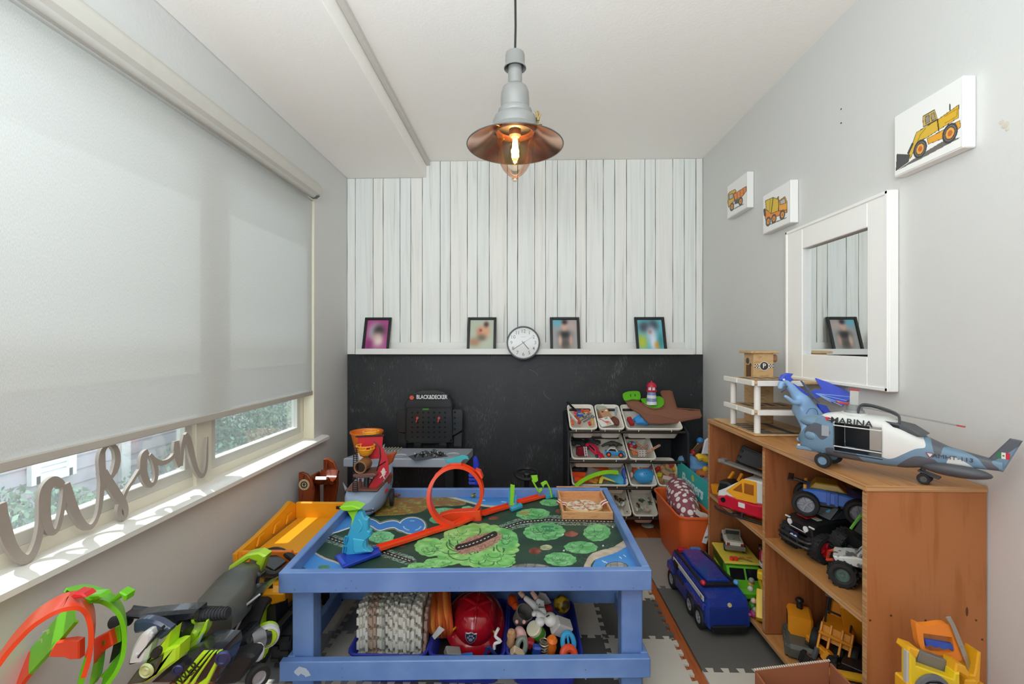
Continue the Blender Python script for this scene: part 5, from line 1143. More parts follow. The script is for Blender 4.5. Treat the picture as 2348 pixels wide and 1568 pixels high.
part('saddle', mb, WD, t, world=True); part('shelf', MB().box((-1.22, 2.765, .24), (.14, .18, .02)), WD, t, world=True); part('side_panel', MB().box((-1.30, 2.765, .3), (.016, .18, .4)), WD, t, world=True)
pe = P(697.5, 1111, Y=YC - .001); ME = Matrix.Translation(pe) @ Euler((PI / 2, 0, 0)).to_matrix().to_4x4()
part('emblem_disc', MB().cyl(pe, pe + Vector((0, -.002, 0)), .032, seg=28), pl('#d9bf95', .4), t, world=True, label='round cream emblem')
mb = MB().lathe([(.021, .0022), (.021, .0028), (.014, .0028), (.014, .0022)], seg=24, M=ME, closed=True).box(pe + Vector((0, -.0025, 0)), (.007, .001, .022), bev=0).box(pe + Vector((0, -.0025, .002)), (.018, .001, .006), bev=0)
part('emblem_print', mb, pl('#231a14'), t, world=True)
mb = MB()
for k in range(15):
    if k != 4: a = k * .42; mb.box(pe + Vector((.0265 * math.cos(a), -.0025, .0265 * math.sin(a))), (.004, .0008, .003), bev=0, rot=(0, -a, 0))
part('emblem_marks', mb, pl('#7d5c3c'), t, world=True, kind='stuff')
# ======================================================================================
# on the play table
zq = lambda l, s, ox, oy: [(ox + a / s, oy + b / s) for a, b in l]
A6 = lambda l: zq(l, 5.336, 640, 1100)
A7 = lambda l: zq(l, 5.104, 1040, 1100)
A3 = lambda l: zq(l, 3.558, 640, 950)
OT, CY_, LI, DB = pl('#f0491f', .3), pl('#3fa9cd', .35), pl('#8fd62c', .35), pl('#233fae', .35)
lt = P(800, 1290, Z=MZ); t = thing('track_launcher', 'cyan and navy track launcher tower with a lime green arm', 'launcher', (lt.x, lt.y, MZ))
base = [P(a, b, Z=MZ) for a, b in ((768, 1281), (788, 1306), (874, 1275), (871, 1258), (830, 1262), (800, 1266))]
part('base', MB().prism([(v.x, v.y) for v in base], .013, 'Z', MZ + .0005, bev=.003), DB, t, world=True)
q = [P(a, b, Z=MZ + .013) for a, b in ((772, 1277), (786, 1296), (793, 1293), (780, 1274))]; part('base_groove', MB().prism([(v.x, v.y) for v in q], .003, 'Z', MZ + .013, bev=.0005), pl('#3a58cf'), t, world=True)
part('base_rail', MB().bar(P(800, 1297, Z=MZ + .016), P(872, 1268, Z=MZ + .016), .006, .012), DB, t, world=True); part('base_rail', MB().bar(P(835, 1261, Z=MZ + .016), P(870, 1256, Z=MZ + .016), .006, .012), DB, t, world=True)
YL = P(812, 1279, Z=MZ).y
part('tower', MB().slab(A6([(830, 930), (772, 890), (800, 760), (832, 690), (932, 420), (970, 385), (1010, 395), (1040, 470), (1082, 490), (1085, 620), (1112, 640), (1115, 700), (1058, 745), (1060, 830), (1128, 890), (960, 920)]), YL, .035, bev=.005), CY_, t, world=True)
part('tower_relief', MB().slab(A6([(958, 480), (985, 490), (1020, 560), (1000, 620), (968, 650), (1000, 565)]), YL - .004, .006).slab(A6([(900, 720), (1040, 740), (1020, 800), (1025, 840), (1080, 880), (930, 900), (905, 860)]), YL - .004, .006), pl('#4cbbd9'), t, world=True)
part('arm', MB().slab(A6([(832, 392), (965, 375), (925, 470), (905, 560), (872, 600), (885, 480)]), YL + .004, .03, bev=.003), LI, t, world=True)
part('paddle', MB().slab(A6([(730, 345), (762, 322), (890, 315), (1000, 352), (985, 372), (930, 378), (850, 388), (765, 384)]), YL - .015, .06, bev=.004), LI, t, world=True)
part('side_grip', MB().tube(smooth_path([P(a, b, Y=YL - .004) for a, b in A6([(795, 770), (810, 700), (835, 700), (820, 770), (795, 775)])], 3), .004, 6).tube(smooth_path([P(a, b, Y=YL - .004) for a, b in A6([(780, 890), (790, 820), (815, 820), (805, 890)])], 3), .004, 6), pl('#2f93bd'), t, world=True)
US = [(-.022, 0), (.022, 0), (.022, .012), (.018, .012), (.018, .004), (-.018, .004), (-.018, .012), (-.022, .012)]
lr = thing('loop_track', 'orange stunt track with a vertical loop and teal wave on top', 'track', tuple(P(1050, 1200, Z=MZ)))
def tr(nm, pts, zz):
    pp = [P(a, b, Z=z) for (a, b), z in zip(pts, zz)]; d = pp[-1] - pp[0]; sd = Vector((d.y, -d.x, 0)).normalized()
    part(nm, MB().sweep(pp, sd, [(-a, b) for a, b in US]), OT, lr, world=True)
tr('track_section', [(868, 1259), (930, 1240), (990, 1220)], [MZ + .012, MZ + .008, MZ + .006]); tr('track_section', [(991, 1220), (1050, 1202), (1103, 1178)], [MZ + .006, MZ + .006, MZ + .012])
tr('track_section', [(1104, 1180), (1140, 1169), (1172, 1160)], [MZ + .012, MZ + .008, MZ + .006]); tr('track_section', [(1188, 1153), (1220, 1145), (1250, 1136)], [MZ + .006] * 3)
YO = P(1050, 1196, Z=MZ).y + .01; lcn = P(1047, 1128, Y=YO); RL = 57 * YO / 1043
ring = [lcn + Vector((RL * math.sin(a) * .98, .05 * math.sin(a / 2) - .02, RL * 1.06 * math.cos(a))) for a in np.linspace(-PI, PI, 49)]
part('loop', MB().sweep(ring, (0, 1, 0), [(-.02, -.003), (.02, -.003), (.02, -.013), (.024, -.013), (.024, .003), (-.024, .003), (-.024, -.013), (-.02, -.013)]), OT, lr, world=True)
part('loop_base', MB().slab(A3([(1300, 830), (1345, 815), (1400, 800), (1640, 785), (1650, 870), (1520, 900), (1320, 905)]), YO + .0, .05, bev=.003), OT, lr, world=True)
for pts in ([(1265, 500), (1330, 455), (1345, 465), (1275, 515)], [(1600, 455), (1640, 470), (1662, 520), (1650, 530), (1610, 470)], [(1395, 405), (1488, 402), (1492, 428), (1398, 432)]): part('connector_clip', MB().slab(A3(pts), YO - .025, .05, bev=.002), OT, lr, world=True)
part('teal_wave', MB().slab(A3([(1345, 362), (1385, 372), (1440, 348), (1500, 332), (1538, 345), (1549, 372), (1520, 365), (1492, 378), (1480, 402), (1395, 402), (1362, 392)]), YO - .006, .012, bev=.002), pl('#35a3ab'), lr, world=True)
g1 = P(1182, 1165, Z=MZ); t = thing('track_gate', 'cyan track gate with an upright lime green flap', 'gate', (g1.x, g1.y, MZ)); YG = g1.y
q = [P(a, b, Z=MZ) for a, b in A7([(650, 345), (790, 300), (808, 330), (680, 378)])]; part('base', MB().prism([(v.x, v.y) for v in q], .016, 'Z', MZ + .0006, bev=.002), CY_, t, world=True)
for pts in ([(640, 130), (662, 115), (664, 330), (642, 330)], [(716, 190), (736, 185), (738, 335), (718, 335)]): part('post', MB().slab(A7(pts), YG, .02), CY_, t, world=True)
part('flap', MB().slab(A7([(665, 52), (716, 66), (700, 318), (658, 300)]), YG - .006, .006), LI, t, world=True)
g2 = P(1255, 1142, Z=MZ); t = thing('flag_gate', 'cyan track end with two lime green flag arms', 'gate', (g2.x, g2.y, MZ)); YG = g2.y
q = [P(a, b, Z=MZ) for a, b in A7([(1000, 165), (1120, 128), (1190, 160), (1195, 200), (1085, 232), (1060, 195)])]; part('base', MB().prism([(v.x, v.y) for v in q], .018, 'Z', MZ + .0006, bev=.002), CY_, t, world=True)
for pole, fl2 in (([(920, 0), (985, 120), (1012, 150)], [(905, -50), (980, -55), (990, 10), (958, 35), (938, 20), (925, 10)]), ([(1040, 42), (1085, 20), (1130, 110), (1148, 205)], [(1018, 38), (1078, 8), (1090, 50), (1062, 62), (1050, 98), (1035, 70)])):
    part('pole', MB().tube([P(a, b, Y=YG - .01) for a, b in A7(pole)], .005, 6), LI, t, world=True); part('flag', MB().slab(A7(fl2), YG - .014, .006), LI, t, world=True)
part('flag', MB().slab(A7([(995, 110), (1035, 95), (1040, 125), (1010, 150)]), YG - .02, .006), LI, t, world=True)
def flatM(px, py, rz, z=MZ + .0008): p = P(px, py, Z=z); return Matrix.Translation(p) @ Euler((0, 0, rz)).to_matrix().to_4x4()
toycar('small_car', 'tiny yellow and black car on the printed sea behind the loop', 'car', flatM(1092, 1137, 2.2), .07, .034, .026, pl('#c9b72e'), pl('#888'), roof=pl('#4a4a32'))
toycar('small_car', 'tiny dark car at the back rim near the flag arms', 'car', flatM(1231, 1127, .9), .06, .03, .024, pl('#3f4446'), pl('#888'))
mb = MB(); q_ = random.Random(6); b0 = P(905, 1138, Z=MZ)
for k in range(16): mb.ell((q_.uniform(-.05, .05), q_.uniform(-.03, .03), .007 + q_.uniform(0, .01)), (q_.uniform(.008, .02), q_.uniform(.005, .01), .006), 0, 7, 5, (0, 0, q_.uniform(0, 3)))
solo('toy_crab', mb, pl('#8a5038', .5), 'reddish-brown knobbly toy beside the ship stern', 'toy').location = (b0.x, b0.y, MZ + .001)
# pizza tray
f0, f1 = P(1289, 1192, Z=MZ), P(1406, 1192, Z=MZ); zt_ = P(1348, 1174, Y=f0.y).z; bk0, bk1 = P(1274, 1115, Z=zt_), P(1373, 1114, Z=zt_)
PW = wood('#dca270', '#c88a56', (5, 26, 26), .5); tw = .011; f0.z = bk0.z = 0; fx0, fx1, fy = f0.x, f1.x, (f0.y + f1.y) / 2; by_ = (bk0.y + bk1.y) / 2
t = thing('pizza_tray', 'open wooden tray with three small compartments on the play table', 'tray', ((fx0 + fx1) / 2, (fy + by_) / 2, MZ)); hh = zt_ - MZ - .001; zc = MZ + .001 + hh / 2
part('front_wall', MB().box(((fx0 + fx1) / 2, fy + tw / 2, zc), (fx1 - fx0, tw, hh)), PW, t, world=True); part('back_wall', MB().box(((fx0 + fx1) / 2, by_ - tw / 2, zc), (fx1 - fx0, tw, hh)), PW, t, world=True)
for x in (fx0 + tw / 2, fx1 - tw / 2): part('side_wall', MB().box((x, (fy + by_) / 2, zc), (tw, by_ - fy - 2 * tw, hh)), PW, t, world=True)
ydv = by_ - .075; part('divider', MB().box(((fx0 + fx1) / 2, ydv, zc - .002), (fx1 - fx0 - 2 * tw, .008, hh - .004)), PW, t, world=True)
for f_ in (.34, .66): part('divider', MB().box((fx0 + (fx1 - fx0) * f_, (ydv + by_) / 2 - .002, zc - .002), (.007, by_ - ydv - .02, hh - .004)), PW, t, world=True)
part('base_board', MB().box(((fx0 + fx1) / 2, (fy + by_) / 2, MZ + .004), (fx1 - fx0 - 2 * tw, by_ - fy - 2 * tw, .005), bev=0), PW, t, world=True)
pc = P(1339, 1157, Z=MZ + .045); pr_ = .092
def pizzaprint(u, v, pts):
    c = np.zeros(u.shape + (3,)); c[:] = (226, 200, 176); n1 = smoothnoise(u.shape, 3, 3); n2 = smoothnoise(u.shape, 5, 9)
    c[n1 > .6] = (205, 110, 88); c[n2 > .68] = (238, 225, 205); c[(n1 < .3) & (n2 < .45)] = (158, 110, 80); c[n2 < .2] = (150, 140, 90); return c
for k in range(4):
    t = thing('pizza_slice', 'quarter slice of the toy pizza, %s' % ('back right', 'back left', 'front left', 'front right')[k], 'pizza slice', (pc.x, pc.y, MZ + .008), group='toy pizza slices in the tray')
    a0 = k * PI / 2 + .17; ac = [a0 + PI / 2 * i / 10 for i in range(11)]; off = Vector((math.cos(a0 + PI / 4), math.sin(a0 + PI / 4))) * .0012
    arc = [(pr_ * math.cos(a) + off.x, pr_ * .9 * math.sin(a) + off.y) for a in ac]; part('crust', MB().prism([tuple(off)] + arc, .034, 'Z', 0, bev=.003), pl('#dcb375', .6), t)
    g = paint('topping', (0, 0, 0), (1, 0, 0), (0, 1, 0), 26, 22, pizzaprint, t, world=False)
    uu, vv = np.meshgrid(np.linspace(.02, .92, 26), np.linspace(0.02, .98, 22)); aa = a0 + vv * PI / 2
    g.data.vertices.foreach_set('co', np.stack([uu * pr_ * np.cos(aa) + off.x, uu * pr_ * .9 * np.sin(aa) + off.y, np.full_like(uu, .0346)], -1).astype(np.float32).ravel()); g.data.update()
for sx, l in ((-1, 'left'), (1, 'right')):
    M = Matrix.Translation((pc.x + sx * .1, pc.y + .05, MZ + .03)) @ Euler((.3, sx * -.4, sx * .3)).to_matrix().to_4x4(); t = thing('felt_bacon', 'striped red and white felt bacon, %s of the pizza' % l, 'bacon'); t.matrix_world = M
    for k in range(4): part('stripe', MB().sweep(smooth_path([(-.035, -.012 + k * .008, .003), (-.01, -.012 + k * .008, -.003), (.01, -.012 + k * .008, .004), (.035, -.012 + k * .008, 0)], 3), (0, 1, 0), [(-.004, 0), (.004, 0), (.004, .003), (-.004, .003)]), (pl('#a33a3e', .8), pl('#e6d9d2', .8))[k % 2], t)
    o = solo('felt_leaf', MB().prism(piece(30 + sx, .026), .006, 'Z', 0, bev=.001), pl('#3f8a2e', .8), 'green felt leaf poking out %s of the pizza' % l, 'leaf'); o.location = (pc.x + sx * .093, pc.y - .02, MZ + .009); o.rotation_euler = (0, sx * -.2, 0)
# pirate ship
S = lambda l: zq(l, 6.531, 780, 960)
YP = 2.24; HG, BRW = pl('#8d9cb0', .4), pl('#7b4c3c', .5); hx = P(826, 1150, Y=YP).x
t = thing('pirate_ship', 'toy pirate ship with grey shark-face hull and red sails', 'ship', (hx, YP + .15, MZ)); RDS = pl('#c21f2c', .5)
secs = []
for y, w, zb, zt2 in ((-.035, .02, .035, .07), (-.02, .06, .018, .10), (.01, .082, .008, .118), (.06, .094, .002, .128), (.14, .098, .001, .134), (.22, .092, .002, .15), (.29, .08, .008, .19), (.31, .07, .02, .19)):
    secs.append([Vector((hx + w * sx, YP + y, MZ + zb + (zt2 - zb) * f)) for sx, f in ((-.45, 0), (.45, 0), (.86, .2), (1, .5), (1, .85), (.94, 1), (-.94, 1), (-1, .85), (-1, .5), (-.86, .2))])
part('hull', MB().ring(secs), HG, t, world=True, ang=50)
mb = MB(); 
for k in range(9):
    x = hx - .03 + k * .012; mb.prism([(x - .006, MZ + .05 + .006 * (k % 2)), (x + .006, MZ + .05 + .006 * ((k + 1) % 2)), (x, MZ + .036)], .008, 'Y', YP - .035 + abs(x - hx) * .3, bev=0)
part('teeth', mb, wht, t, world=True, kind='stuff'); part('mouth_line', MB().tube([(hx + s, YP - .032 + s * s * 4.5, MZ + .047) for s in np.linspace(-.06, .072, 9)], .006, 6), blk, t, world=True)
for sx in (-1, 1): part('eye', MB().ell((hx + sx * .05, YP - .008, MZ + .085), (.007, .005, .007)), blk, t, world=True)
part('side_fin', MB().slab(S([(35, 950), (80, 1112), (60, 1115), (130, 1095), (95, 1040)]), YP + .03, .008), pl('#8b95a5'), t, world=True); part('side_fin', MB().slab(S([(640, 400), (665, 375), (655, 450), (630, 440)]), YP + .1, .006), pl('#8b95a5'), t, world=True)
part('deck', MB().prism([(hx - .08, YP + .02), (hx + .08, YP + .02), (hx + .09, YP + .2), (hx + .07, YP + .3), (hx - .07, YP + .3), (hx - .09, YP + .2)], .008, 'Z', MZ + .128, bev=.001), BRW, t, world=True)
OY_ = pl('#eda024', .4)
def nest(cx, cy, w, h, Y, nm, bowl=True):
    p = P(*S([(cx, cy)])[0], Y=Y); r = w / 6.531 / 2 * Y / 1043; hz = h / 6.531 * Y / 1043; M = Matrix.Translation(p)
    mb = MB()
    if bowl: mb.lathe([(r * .45, -hz), (r * .7, -hz * .75), (r * .92, -hz * .25), (r * .95, -hz * .1), (r * .85, -hz * .1), (r * .4, -hz * .8)], 0, 18, M, closed=True)
    mb.tube([p + Vector((r * 1.03 * math.cos(a), r * 1.03 * math.sin(a), hz * .5)) for a in np.linspace(0, 2 * PI, 21)[:-1]], r * .09, 6, closed=True); mb.tube([p + Vector((r * .96 * math.cos(a), r * .96 * math.sin(a), 0)) for a in np.linspace(0, 2 * PI, 21)[:-1]], r * .09, 6, closed=True)
    for k in range(10): a = k * PI / 5; mb.bar(p + Vector((r * math.cos(a), r * math.sin(a), 0)), p + Vector((r * math.cos(a), r * math.sin(a), hz * .5)), r * .16, r * .12)
    part(nm, mb, OY_, t, world=True)
nest(382, 450, 260, 100, YP + .1, 'crows_nest'); nest(462, 215, 225, 55, YP + .17, 'crows_nest')
fr = [P(a, b, Y=YP + .0) for a, b in S([(112, 1160), (135, 1205), (210, 1232), (300, 1222), (380, 1200), (440, 1180)])]; fr = [Vector((v.x, YP - .012 + (v.x - hx) ** 2 * 7, v.z)) for v in smooth_path(fr, 3)]
mb = MB().tube(fr, .0055, 6).tube([v - Vector((0, 0, .024)) for v in fr], .005, 6)
for v in fr[::2]: mb.bar(v, v - Vector((0, 0, .024)), .008, .006)
part('bow_railing', mb, OY_, t, world=True)
cb = P(*S([(315, 718)])[0], Y=YP + .02); r = 97 / 6.531 * cb.y / 1043; MCn = Matrix.Translation(cb) @ Euler((PI / 2, 0, 0)).to_matrix().to_4x4()
part('cannon', MB().lathe([(0, -.01), (r * .78, -.01), (r * .78, .018), (r * .9, .02), (r, .016), (r, .004), (r * .9, .0), (r * .95, -.03), (r, -.07), (r * .7, -.09), (0, -.09)], 0, 26, MCn), pl('#8a5f3a', .45), t, world=True); part('bore', MB().lathe([(0, .0), (r * .76, .0)], 0, 20, MCn), pl('#2e1a12'), t, world=True)
part('platform', MB().slab(S([(186, 850), (200, 835), (500, 820), (530, 850), (500, 880), (300, 895), (195, 885)]), YP + .0, .13, bev=.004), pl('#6e4a40'), t, world=True)
mz = P(*S([(385, 890)])[0], Y=YP + .07); part('mast', MB().cyl((mz.x, YP + .08, MZ + .13), (mz.x, YP + .1, MZ + .31), .016, .010, 12), pl('#2c2c2e'), t, world=True)
for px_s in (300, 455): q = P(*S([(px_s, 900)])[0], Y=YP + .06); part('strut', MB().box((q.x, q.y, (MZ + .13 + q.z) / 2), (.012, .012, q.z - MZ - .13)), BRW, t, world=True)
part('main_sail', MB().slab(S([(262, 275), (640, 262), (630, 440), (600, 560), (590, 600), (430, 605), (300, 560), (265, 480)]), YP + .13, .004), RDS, t, world=True)
part('yard', MB().bar(P(*S([(232, 268)])[0], Y=YP + .126), P(*S([(658, 247)])[0], Y=YP + .126), .008, .008), pl('#2a1a16'), t, world=True)
ps_ = [(700, 560), (722, 690), (730, 820), (620, 960), (450, 1130), (360, 1165), (420, 1020), (520, 850), (570, 720), (605, 560), (600, 440), (640, 440)]
part('pennant_sail', MB().slab(S(ps_), YP + .05, .004), RDS, t, world=True); part('pennant_trim', MB().tube([P(a, b, Y=YP + .048) for a, b in S([(360, 1165), (420, 1020), (520, 850), (570, 720), (605, 560), (590, 430), (500, 335)])], .003, 5).tube([P(a, b, Y=YP + .048) for a, b in S([(560, 715), (680, 640)])], .003, 5), pl('#2a1014'), t, world=True)
part('sail_emblem', MB().slab(S([(625, 760), (650, 730), (672, 760), (680, 830), (655, 862), (630, 845), (622, 800)]), YP + .0475, .001, bev=0).tube([P(a, b, Y=YP + .0475) for a, b in S([(595, 885), (690, 790)])], .0025, 5).tube([P(a, b, Y=YP + .0475) for a, b in S([(610, 780), (665, 900)])], .0025, 5), pl('#e2c9c0'), t, world=True)
part('stern_carving', MB().slab(S([(668, 545), (740, 530), (842, 498), (800, 580), (770, 660), (705, 715), (695, 640)]), YP + .2, .03, bev=.004), pl('#b5512a'), t, world=True); part('stern_side', MB().slab(S([(735, 820), (760, 850), (745, 960), (600, 1090), (470, 1150), (600, 1020)]), YP + .15, .03, bev=.003), pl('#8a3f2a'), t, world=True)
mb = MB()
for s in (-.012, .012):
    a, b = P(*S([(225, 440)])[0], Y=YP + .02), P(*S([(225, 1090)])[0], Y=YP + .0); a.x += s * .6; b.x += s; mb.tube([a, a.lerp(b, .5), b], .0025, 5)
    if s < 0:
        for k in range(22): c = a.lerp(b, k / 21); mb.bar(c, c + Vector((.022, 0, 0)), .004, .004)
part('rope_ladder', mb, blk, t, world=True)
part('blue_flag', MB().slab(S([(650, 1000), (690, 975), (770, 978), (740, 1035), (650, 1040)]), YP + .2, .006), pl('#2c5fae'), t, world=True); wheel(t, (hx + .115, .0, .055), .045, .02, pl('#5a2a24'), (1, .2, 0)); t.children[-1].location = (0, 0, 0)
for o in t.children:
    if o.name.startswith('wheel'): o.location = (-hx, 0, 0)
part('red_block', MB().slab(S([(625, 1085), (690, 1065), (700, 1100), (640, 1125)]), YP + .09, .03), RDS, t, world=True)
# ======================================================================================
# under the table: three blue bins and what is in them
BB = pl('#2f3aa6', .35); RZ = .138
def ubin(pa, pb, label):
    a, b = P(pa, 1505, Y=1.71).x + .006, P(pb, 1505, Y=1.71).x - .006
    o = solo('storage_tub', tub(b - a, .375, .122, .022, .007, .0035, .03, cy=0), BB, label, 'bin', 'blue tubs under the play table'); o.location = ((a + b) / 2, 1.71 + .19, RZ); return (a + b) / 2, b - a
u1, u2, u3 = ubin(793, 978, 'left blue tub under the play table, full of upright foam tiles'), ubin(979, 1158, 'middle blue tub under the play table, red helmet inside'), ubin(1160, 1339, 'right blue tub under the play table, small toys inside')
TM = {}
for nm, h in (('w', '#d6d3c8'), ('g', '#a9a69c'), ('t', '#b09a88'), ('o', '#8f9180')):
    TM[nm] = mesh_from('foam_puzzle_square', MB().prism(jig(.235, 5, .010), .0118, 'X', -.0059, bev=.0012), foam(h))
q_ = random.Random(12); n_ = 23; x0, x1 = u1[0] - u1[1] / 2 + .024, u1[0] + u1[1] / 2 - .022
for k in range(n_):
    key = 't' if 4 <= k <= 6 else q_.choice('wwwwg'); o = bpy.data.objects.new('foam_square', TM[key]); COL.objects.link(o)
    tag(o, {'w': 'off-white foam puzzle square standing on edge in the left blue tub', 'g': 'greyish foam puzzle square standing on edge in the left blue tub', 't': 'tan foam puzzle square standing on edge in the left blue tub'}[key], 'foam square', 'foam squares packed upright in the left tub')
    o.location = (x0 + (x1 - x0) * k / n_, 1.765 + q_.uniform(-.008, .016) + (.0 if k < 16 else -.006), .032 + q_.uniform(0, .022)); o.rotation_euler = (q_.uniform(-.03, .05), .0, q_.uniform(-.02, .02))
o = solo('foam_square', MB().prism(jig(.235, 5, .010), .0118, 'X', -.0059, bev=.0012), speckle('#b08f80', '#8e7064', 260, .3, .7, .9), 'brown-pink textured foam square at the right end of the left tub', 'foam square'); o.location = (x1 + .004, 1.765, .034); o.rotation_euler = (0, .05, .05)
# helmet
HR = pl('#a80f1e', .16, coat=.6); hc = P(1090, 1420, Y=1.89); t = thing('fire_helmet', 'red plastic toy fire helmet with paw badge in the middle blue tub', 'helmet', tuple(hc), (.52, .1, .05)); t.scale = (.94,) * 3
rg = []
for i in range(12):
    a = i / 11 * PI / 2; rg.append([Vector((.098 * math.cos(a) ** .8 * math.cos(b) * 1, .112 * math.cos(a) ** .8 * math.sin(b), .105 * math.sin(a))) for b in np.linspace(0, 2 * PI, 37)[:-1]])
part('shell', MB().ring(rg, cap=False), HR, t)
part('brim', MB().ring([[Vector((r * math.cos(b) * w, (r + .012 * (math.sin(b) > 0) ) * math.sin(b), z)) for b in np.linspace(0, 2 * PI, 37)[:-1]] for r, w, z in ((.108, .92, .004), (.125, .95, -.006), (.142, .93, -.02), (.144, .93, -.024), (.125, .95, -.012), (.1, .9, -.004))], cap=False), HR, t)
for a in (.0, 1.05, 2.1, 3.14, 4.2, 5.25): part('ridge', MB().tube([(.098 * math.cos(e) ** .8 * math.cos(a + .5), .112 * math.cos(e) ** .8 * math.sin(a + .5), .106 * math.sin(e) + .001) for e in np.linspace(.25, PI / 2, 9)], [.004] * 5 + [.007] * 4, 6), HR, t)
MBd = Matrix.Translation((-.012, -.101, .048)) @ Euler((PI / 2 - .42, 0, 0)).to_matrix().to_4x4()
sh3 = [(-.024, .022), (-.012, .020), (0, .026), (.012, .020), (.024, .022), (.024, 0), (.016, -.016), (0, -.028), (-.016, -.016), (-.024, 0)]
part('badge_rim', MB().prism(sh3, .006, 'Z', -.002, M=MBd), pl('#a8a4ae', .3, metal=.5), t); part('badge', MB().prism(inset(sh3, .003), .007, 'Z', -.002, M=MBd), pl('#232440'), t)
mb = MB().ell((0, -.007, .0055), (.009, .0075, .001), M=MBd)
for x, y in ((-.012, .002), (-.005, .010), (.005, .010), (.012, .002)): mb.ell((x, y, .0055), (.0042, .0052, .001), M=MBd, seg=10, rings=6)
part('paw_print', mb, pl('#8c8ea0'), t)
for sx in (-1, 1): part('yellow_stripe', MB().box((sx * .085, -.06, .026), (.006, .022, .012), rot=(0, 0, sx * .7), bev=.001), pl('#d9a01e'), t)
q_ = random.Random(3); oc = P(1003, 1405, Y=1.9); t = thing('orange_scarf', 'orange bundled knit fabric beside the red helmet', 'fabric', tuple(oc))
for k in range(11):
    x = -.05 + k * .009; part('fold', MB().tube(smooth_path([(x - .01, .08, .07), (x, .03 + q_.uniform(-.02, .02), .06 + .01 * math.sin(k)), (x + .02, -.05, .03), (x + .03, -.07 + q_.uniform(-.01, .01), -.02), (x * .5 + .03, -.04, -.07)], 4), .010, 7), pl(('#d96a1e', '#c4501a', '#e08a3c')[k % 3], .8), t)
def utoy(name, mb, mats, label, cat, px, py, Y, rot=(0, 0, 0)):
    o = solo(name, mb, mats, label, cat); o.location = P(px, py, Y=Y); o.rotation_euler = rot; return o
utoy('care_tag', MB().ring([[Vector((x, -.01 + .02 * math.sin(x * 30), z)), Vector((x, -.012 + .02 * math.sin(x * 30), z))] for x, z in ()] or [[Vector((-.02, 0, -.02)), Vector((.02, 0, .02)), Vector((.02, .002, .02)), Vector((-.02, .002, -.02))], [Vector((-.028, -.01, 0)), Vector((.0, -.01, .04)), Vector((.0, -.008, .04)), Vector((-.028, -.008, 0))]]), wht, 'white curled care tag left of the red helmet', 'tag', 1008, 1455, 1.78)
utoy('grey_cube', MB().box((0, 0, 0), (.06, .04, .03), bev=.004), pl('#8f8c86'), 'grey block below the red helmet', 'block', 1038, 1497, 1.745, (.2, .3, .4))
utoy('blue_strip', MB().box((0, 0, 0), (.08, .02, .012)), pl('#2a72c4'), 'bright blue strip under the helmet brim', 'strip', 1060, 1505, 1.74, (.2, 0, .2))
utoy('navy_clip', MB().bar((-.02, 0, -.02), (0, 0, .03), .008, .012).bar((0, 0, .03), (.035, 0, -.01), .008, .012), pl('#24356f'), 'navy folded clip at the front right of the helmet', 'clip', 1120, 1500, 1.735)
utoy('white_snake', MB().tube(smooth_path([(0, 0, .05), (-.012, 0, .02), (.008, 0, 0), (-.014, 0, -.01), (-.016, 0, -.03)], 4), .006, 7), wht, 'thin white curled toy at the right of the helmet', 'toy', 1143, 1470, 1.745)
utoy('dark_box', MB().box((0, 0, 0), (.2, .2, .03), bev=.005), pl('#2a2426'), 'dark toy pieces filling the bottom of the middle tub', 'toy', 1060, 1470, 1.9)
utoy('skittle', MB().lathe([(0, -.045), (.018, -.043), (.024, -.02), (.018, .01), (.011, .025), (.015, .04), (.008, .052), (0, .053)]), pl('#e8551f'), 'orange skittle lying at the back left of the right tub', 'skittle', 1178, 1381, 1.95, (1.3, 1.1, 0))
t = thing('white_figure', 'white jointed toy figure with bare feet in the air, right tub', 'figure', tuple(P(1235, 1405, Y=1.84)))
Q = lambda a, b, Y: P(a, b, Y=Y) - t.location
jp = [Q(1242, 1408, 1.84), Q(1226, 1388, 1.86), Q(1214, 1378, 1.87), Q(1201, 1368, 1.88), Q(1192, 1358, 1.89), Q(1240, 1382, 1.86), Q(1230, 1372, 1.87), Q(1220, 1357, 1.88), Q(1250, 1420, 1.82), Q(1226, 1402, 1.81), Q(1222, 1412, 1.79), Q(1258, 1424, 1.81)]
skin('body', jp[:1] + jp[1:4] + jp[5:7] + jp[8:11], [(0, 1), (1, 2), (2, 3), (0, 4), (4, 5), (0, 6), (6, 7), (7, 8)], [.022, .015, .013, .011, .015, .013, .019, .012, .011], wht, t)
for a, b in ((3, 4), (6, 7)): part('foot', MB().tube([jp[a], jp[a].lerp(jp[b], .6), jp[b], jp[b] + Vector((.004, -.006, .006))], [.010, .010, .009, .005], 9), pl('#c9a58c'), t)
part('head', MB().ell(Q(1262, 1420, 1.80), (.026, .028, .024), rot=(.4, .3, 0)), wht, t); part('visor', MB().box(Q(1256, 1412, 1.776), (.014, .004, .005), rot=(0, -.5, 0)), blk, t)
part('shoulder', MB().ell(Q(1238, 1425, 1.80), (.02, .02, .018)), wht, t); part('hip_band', MB().tube([jp[1], jp[1] + Vector((.012, 0, -.01))], .0165, 10), blk, t)
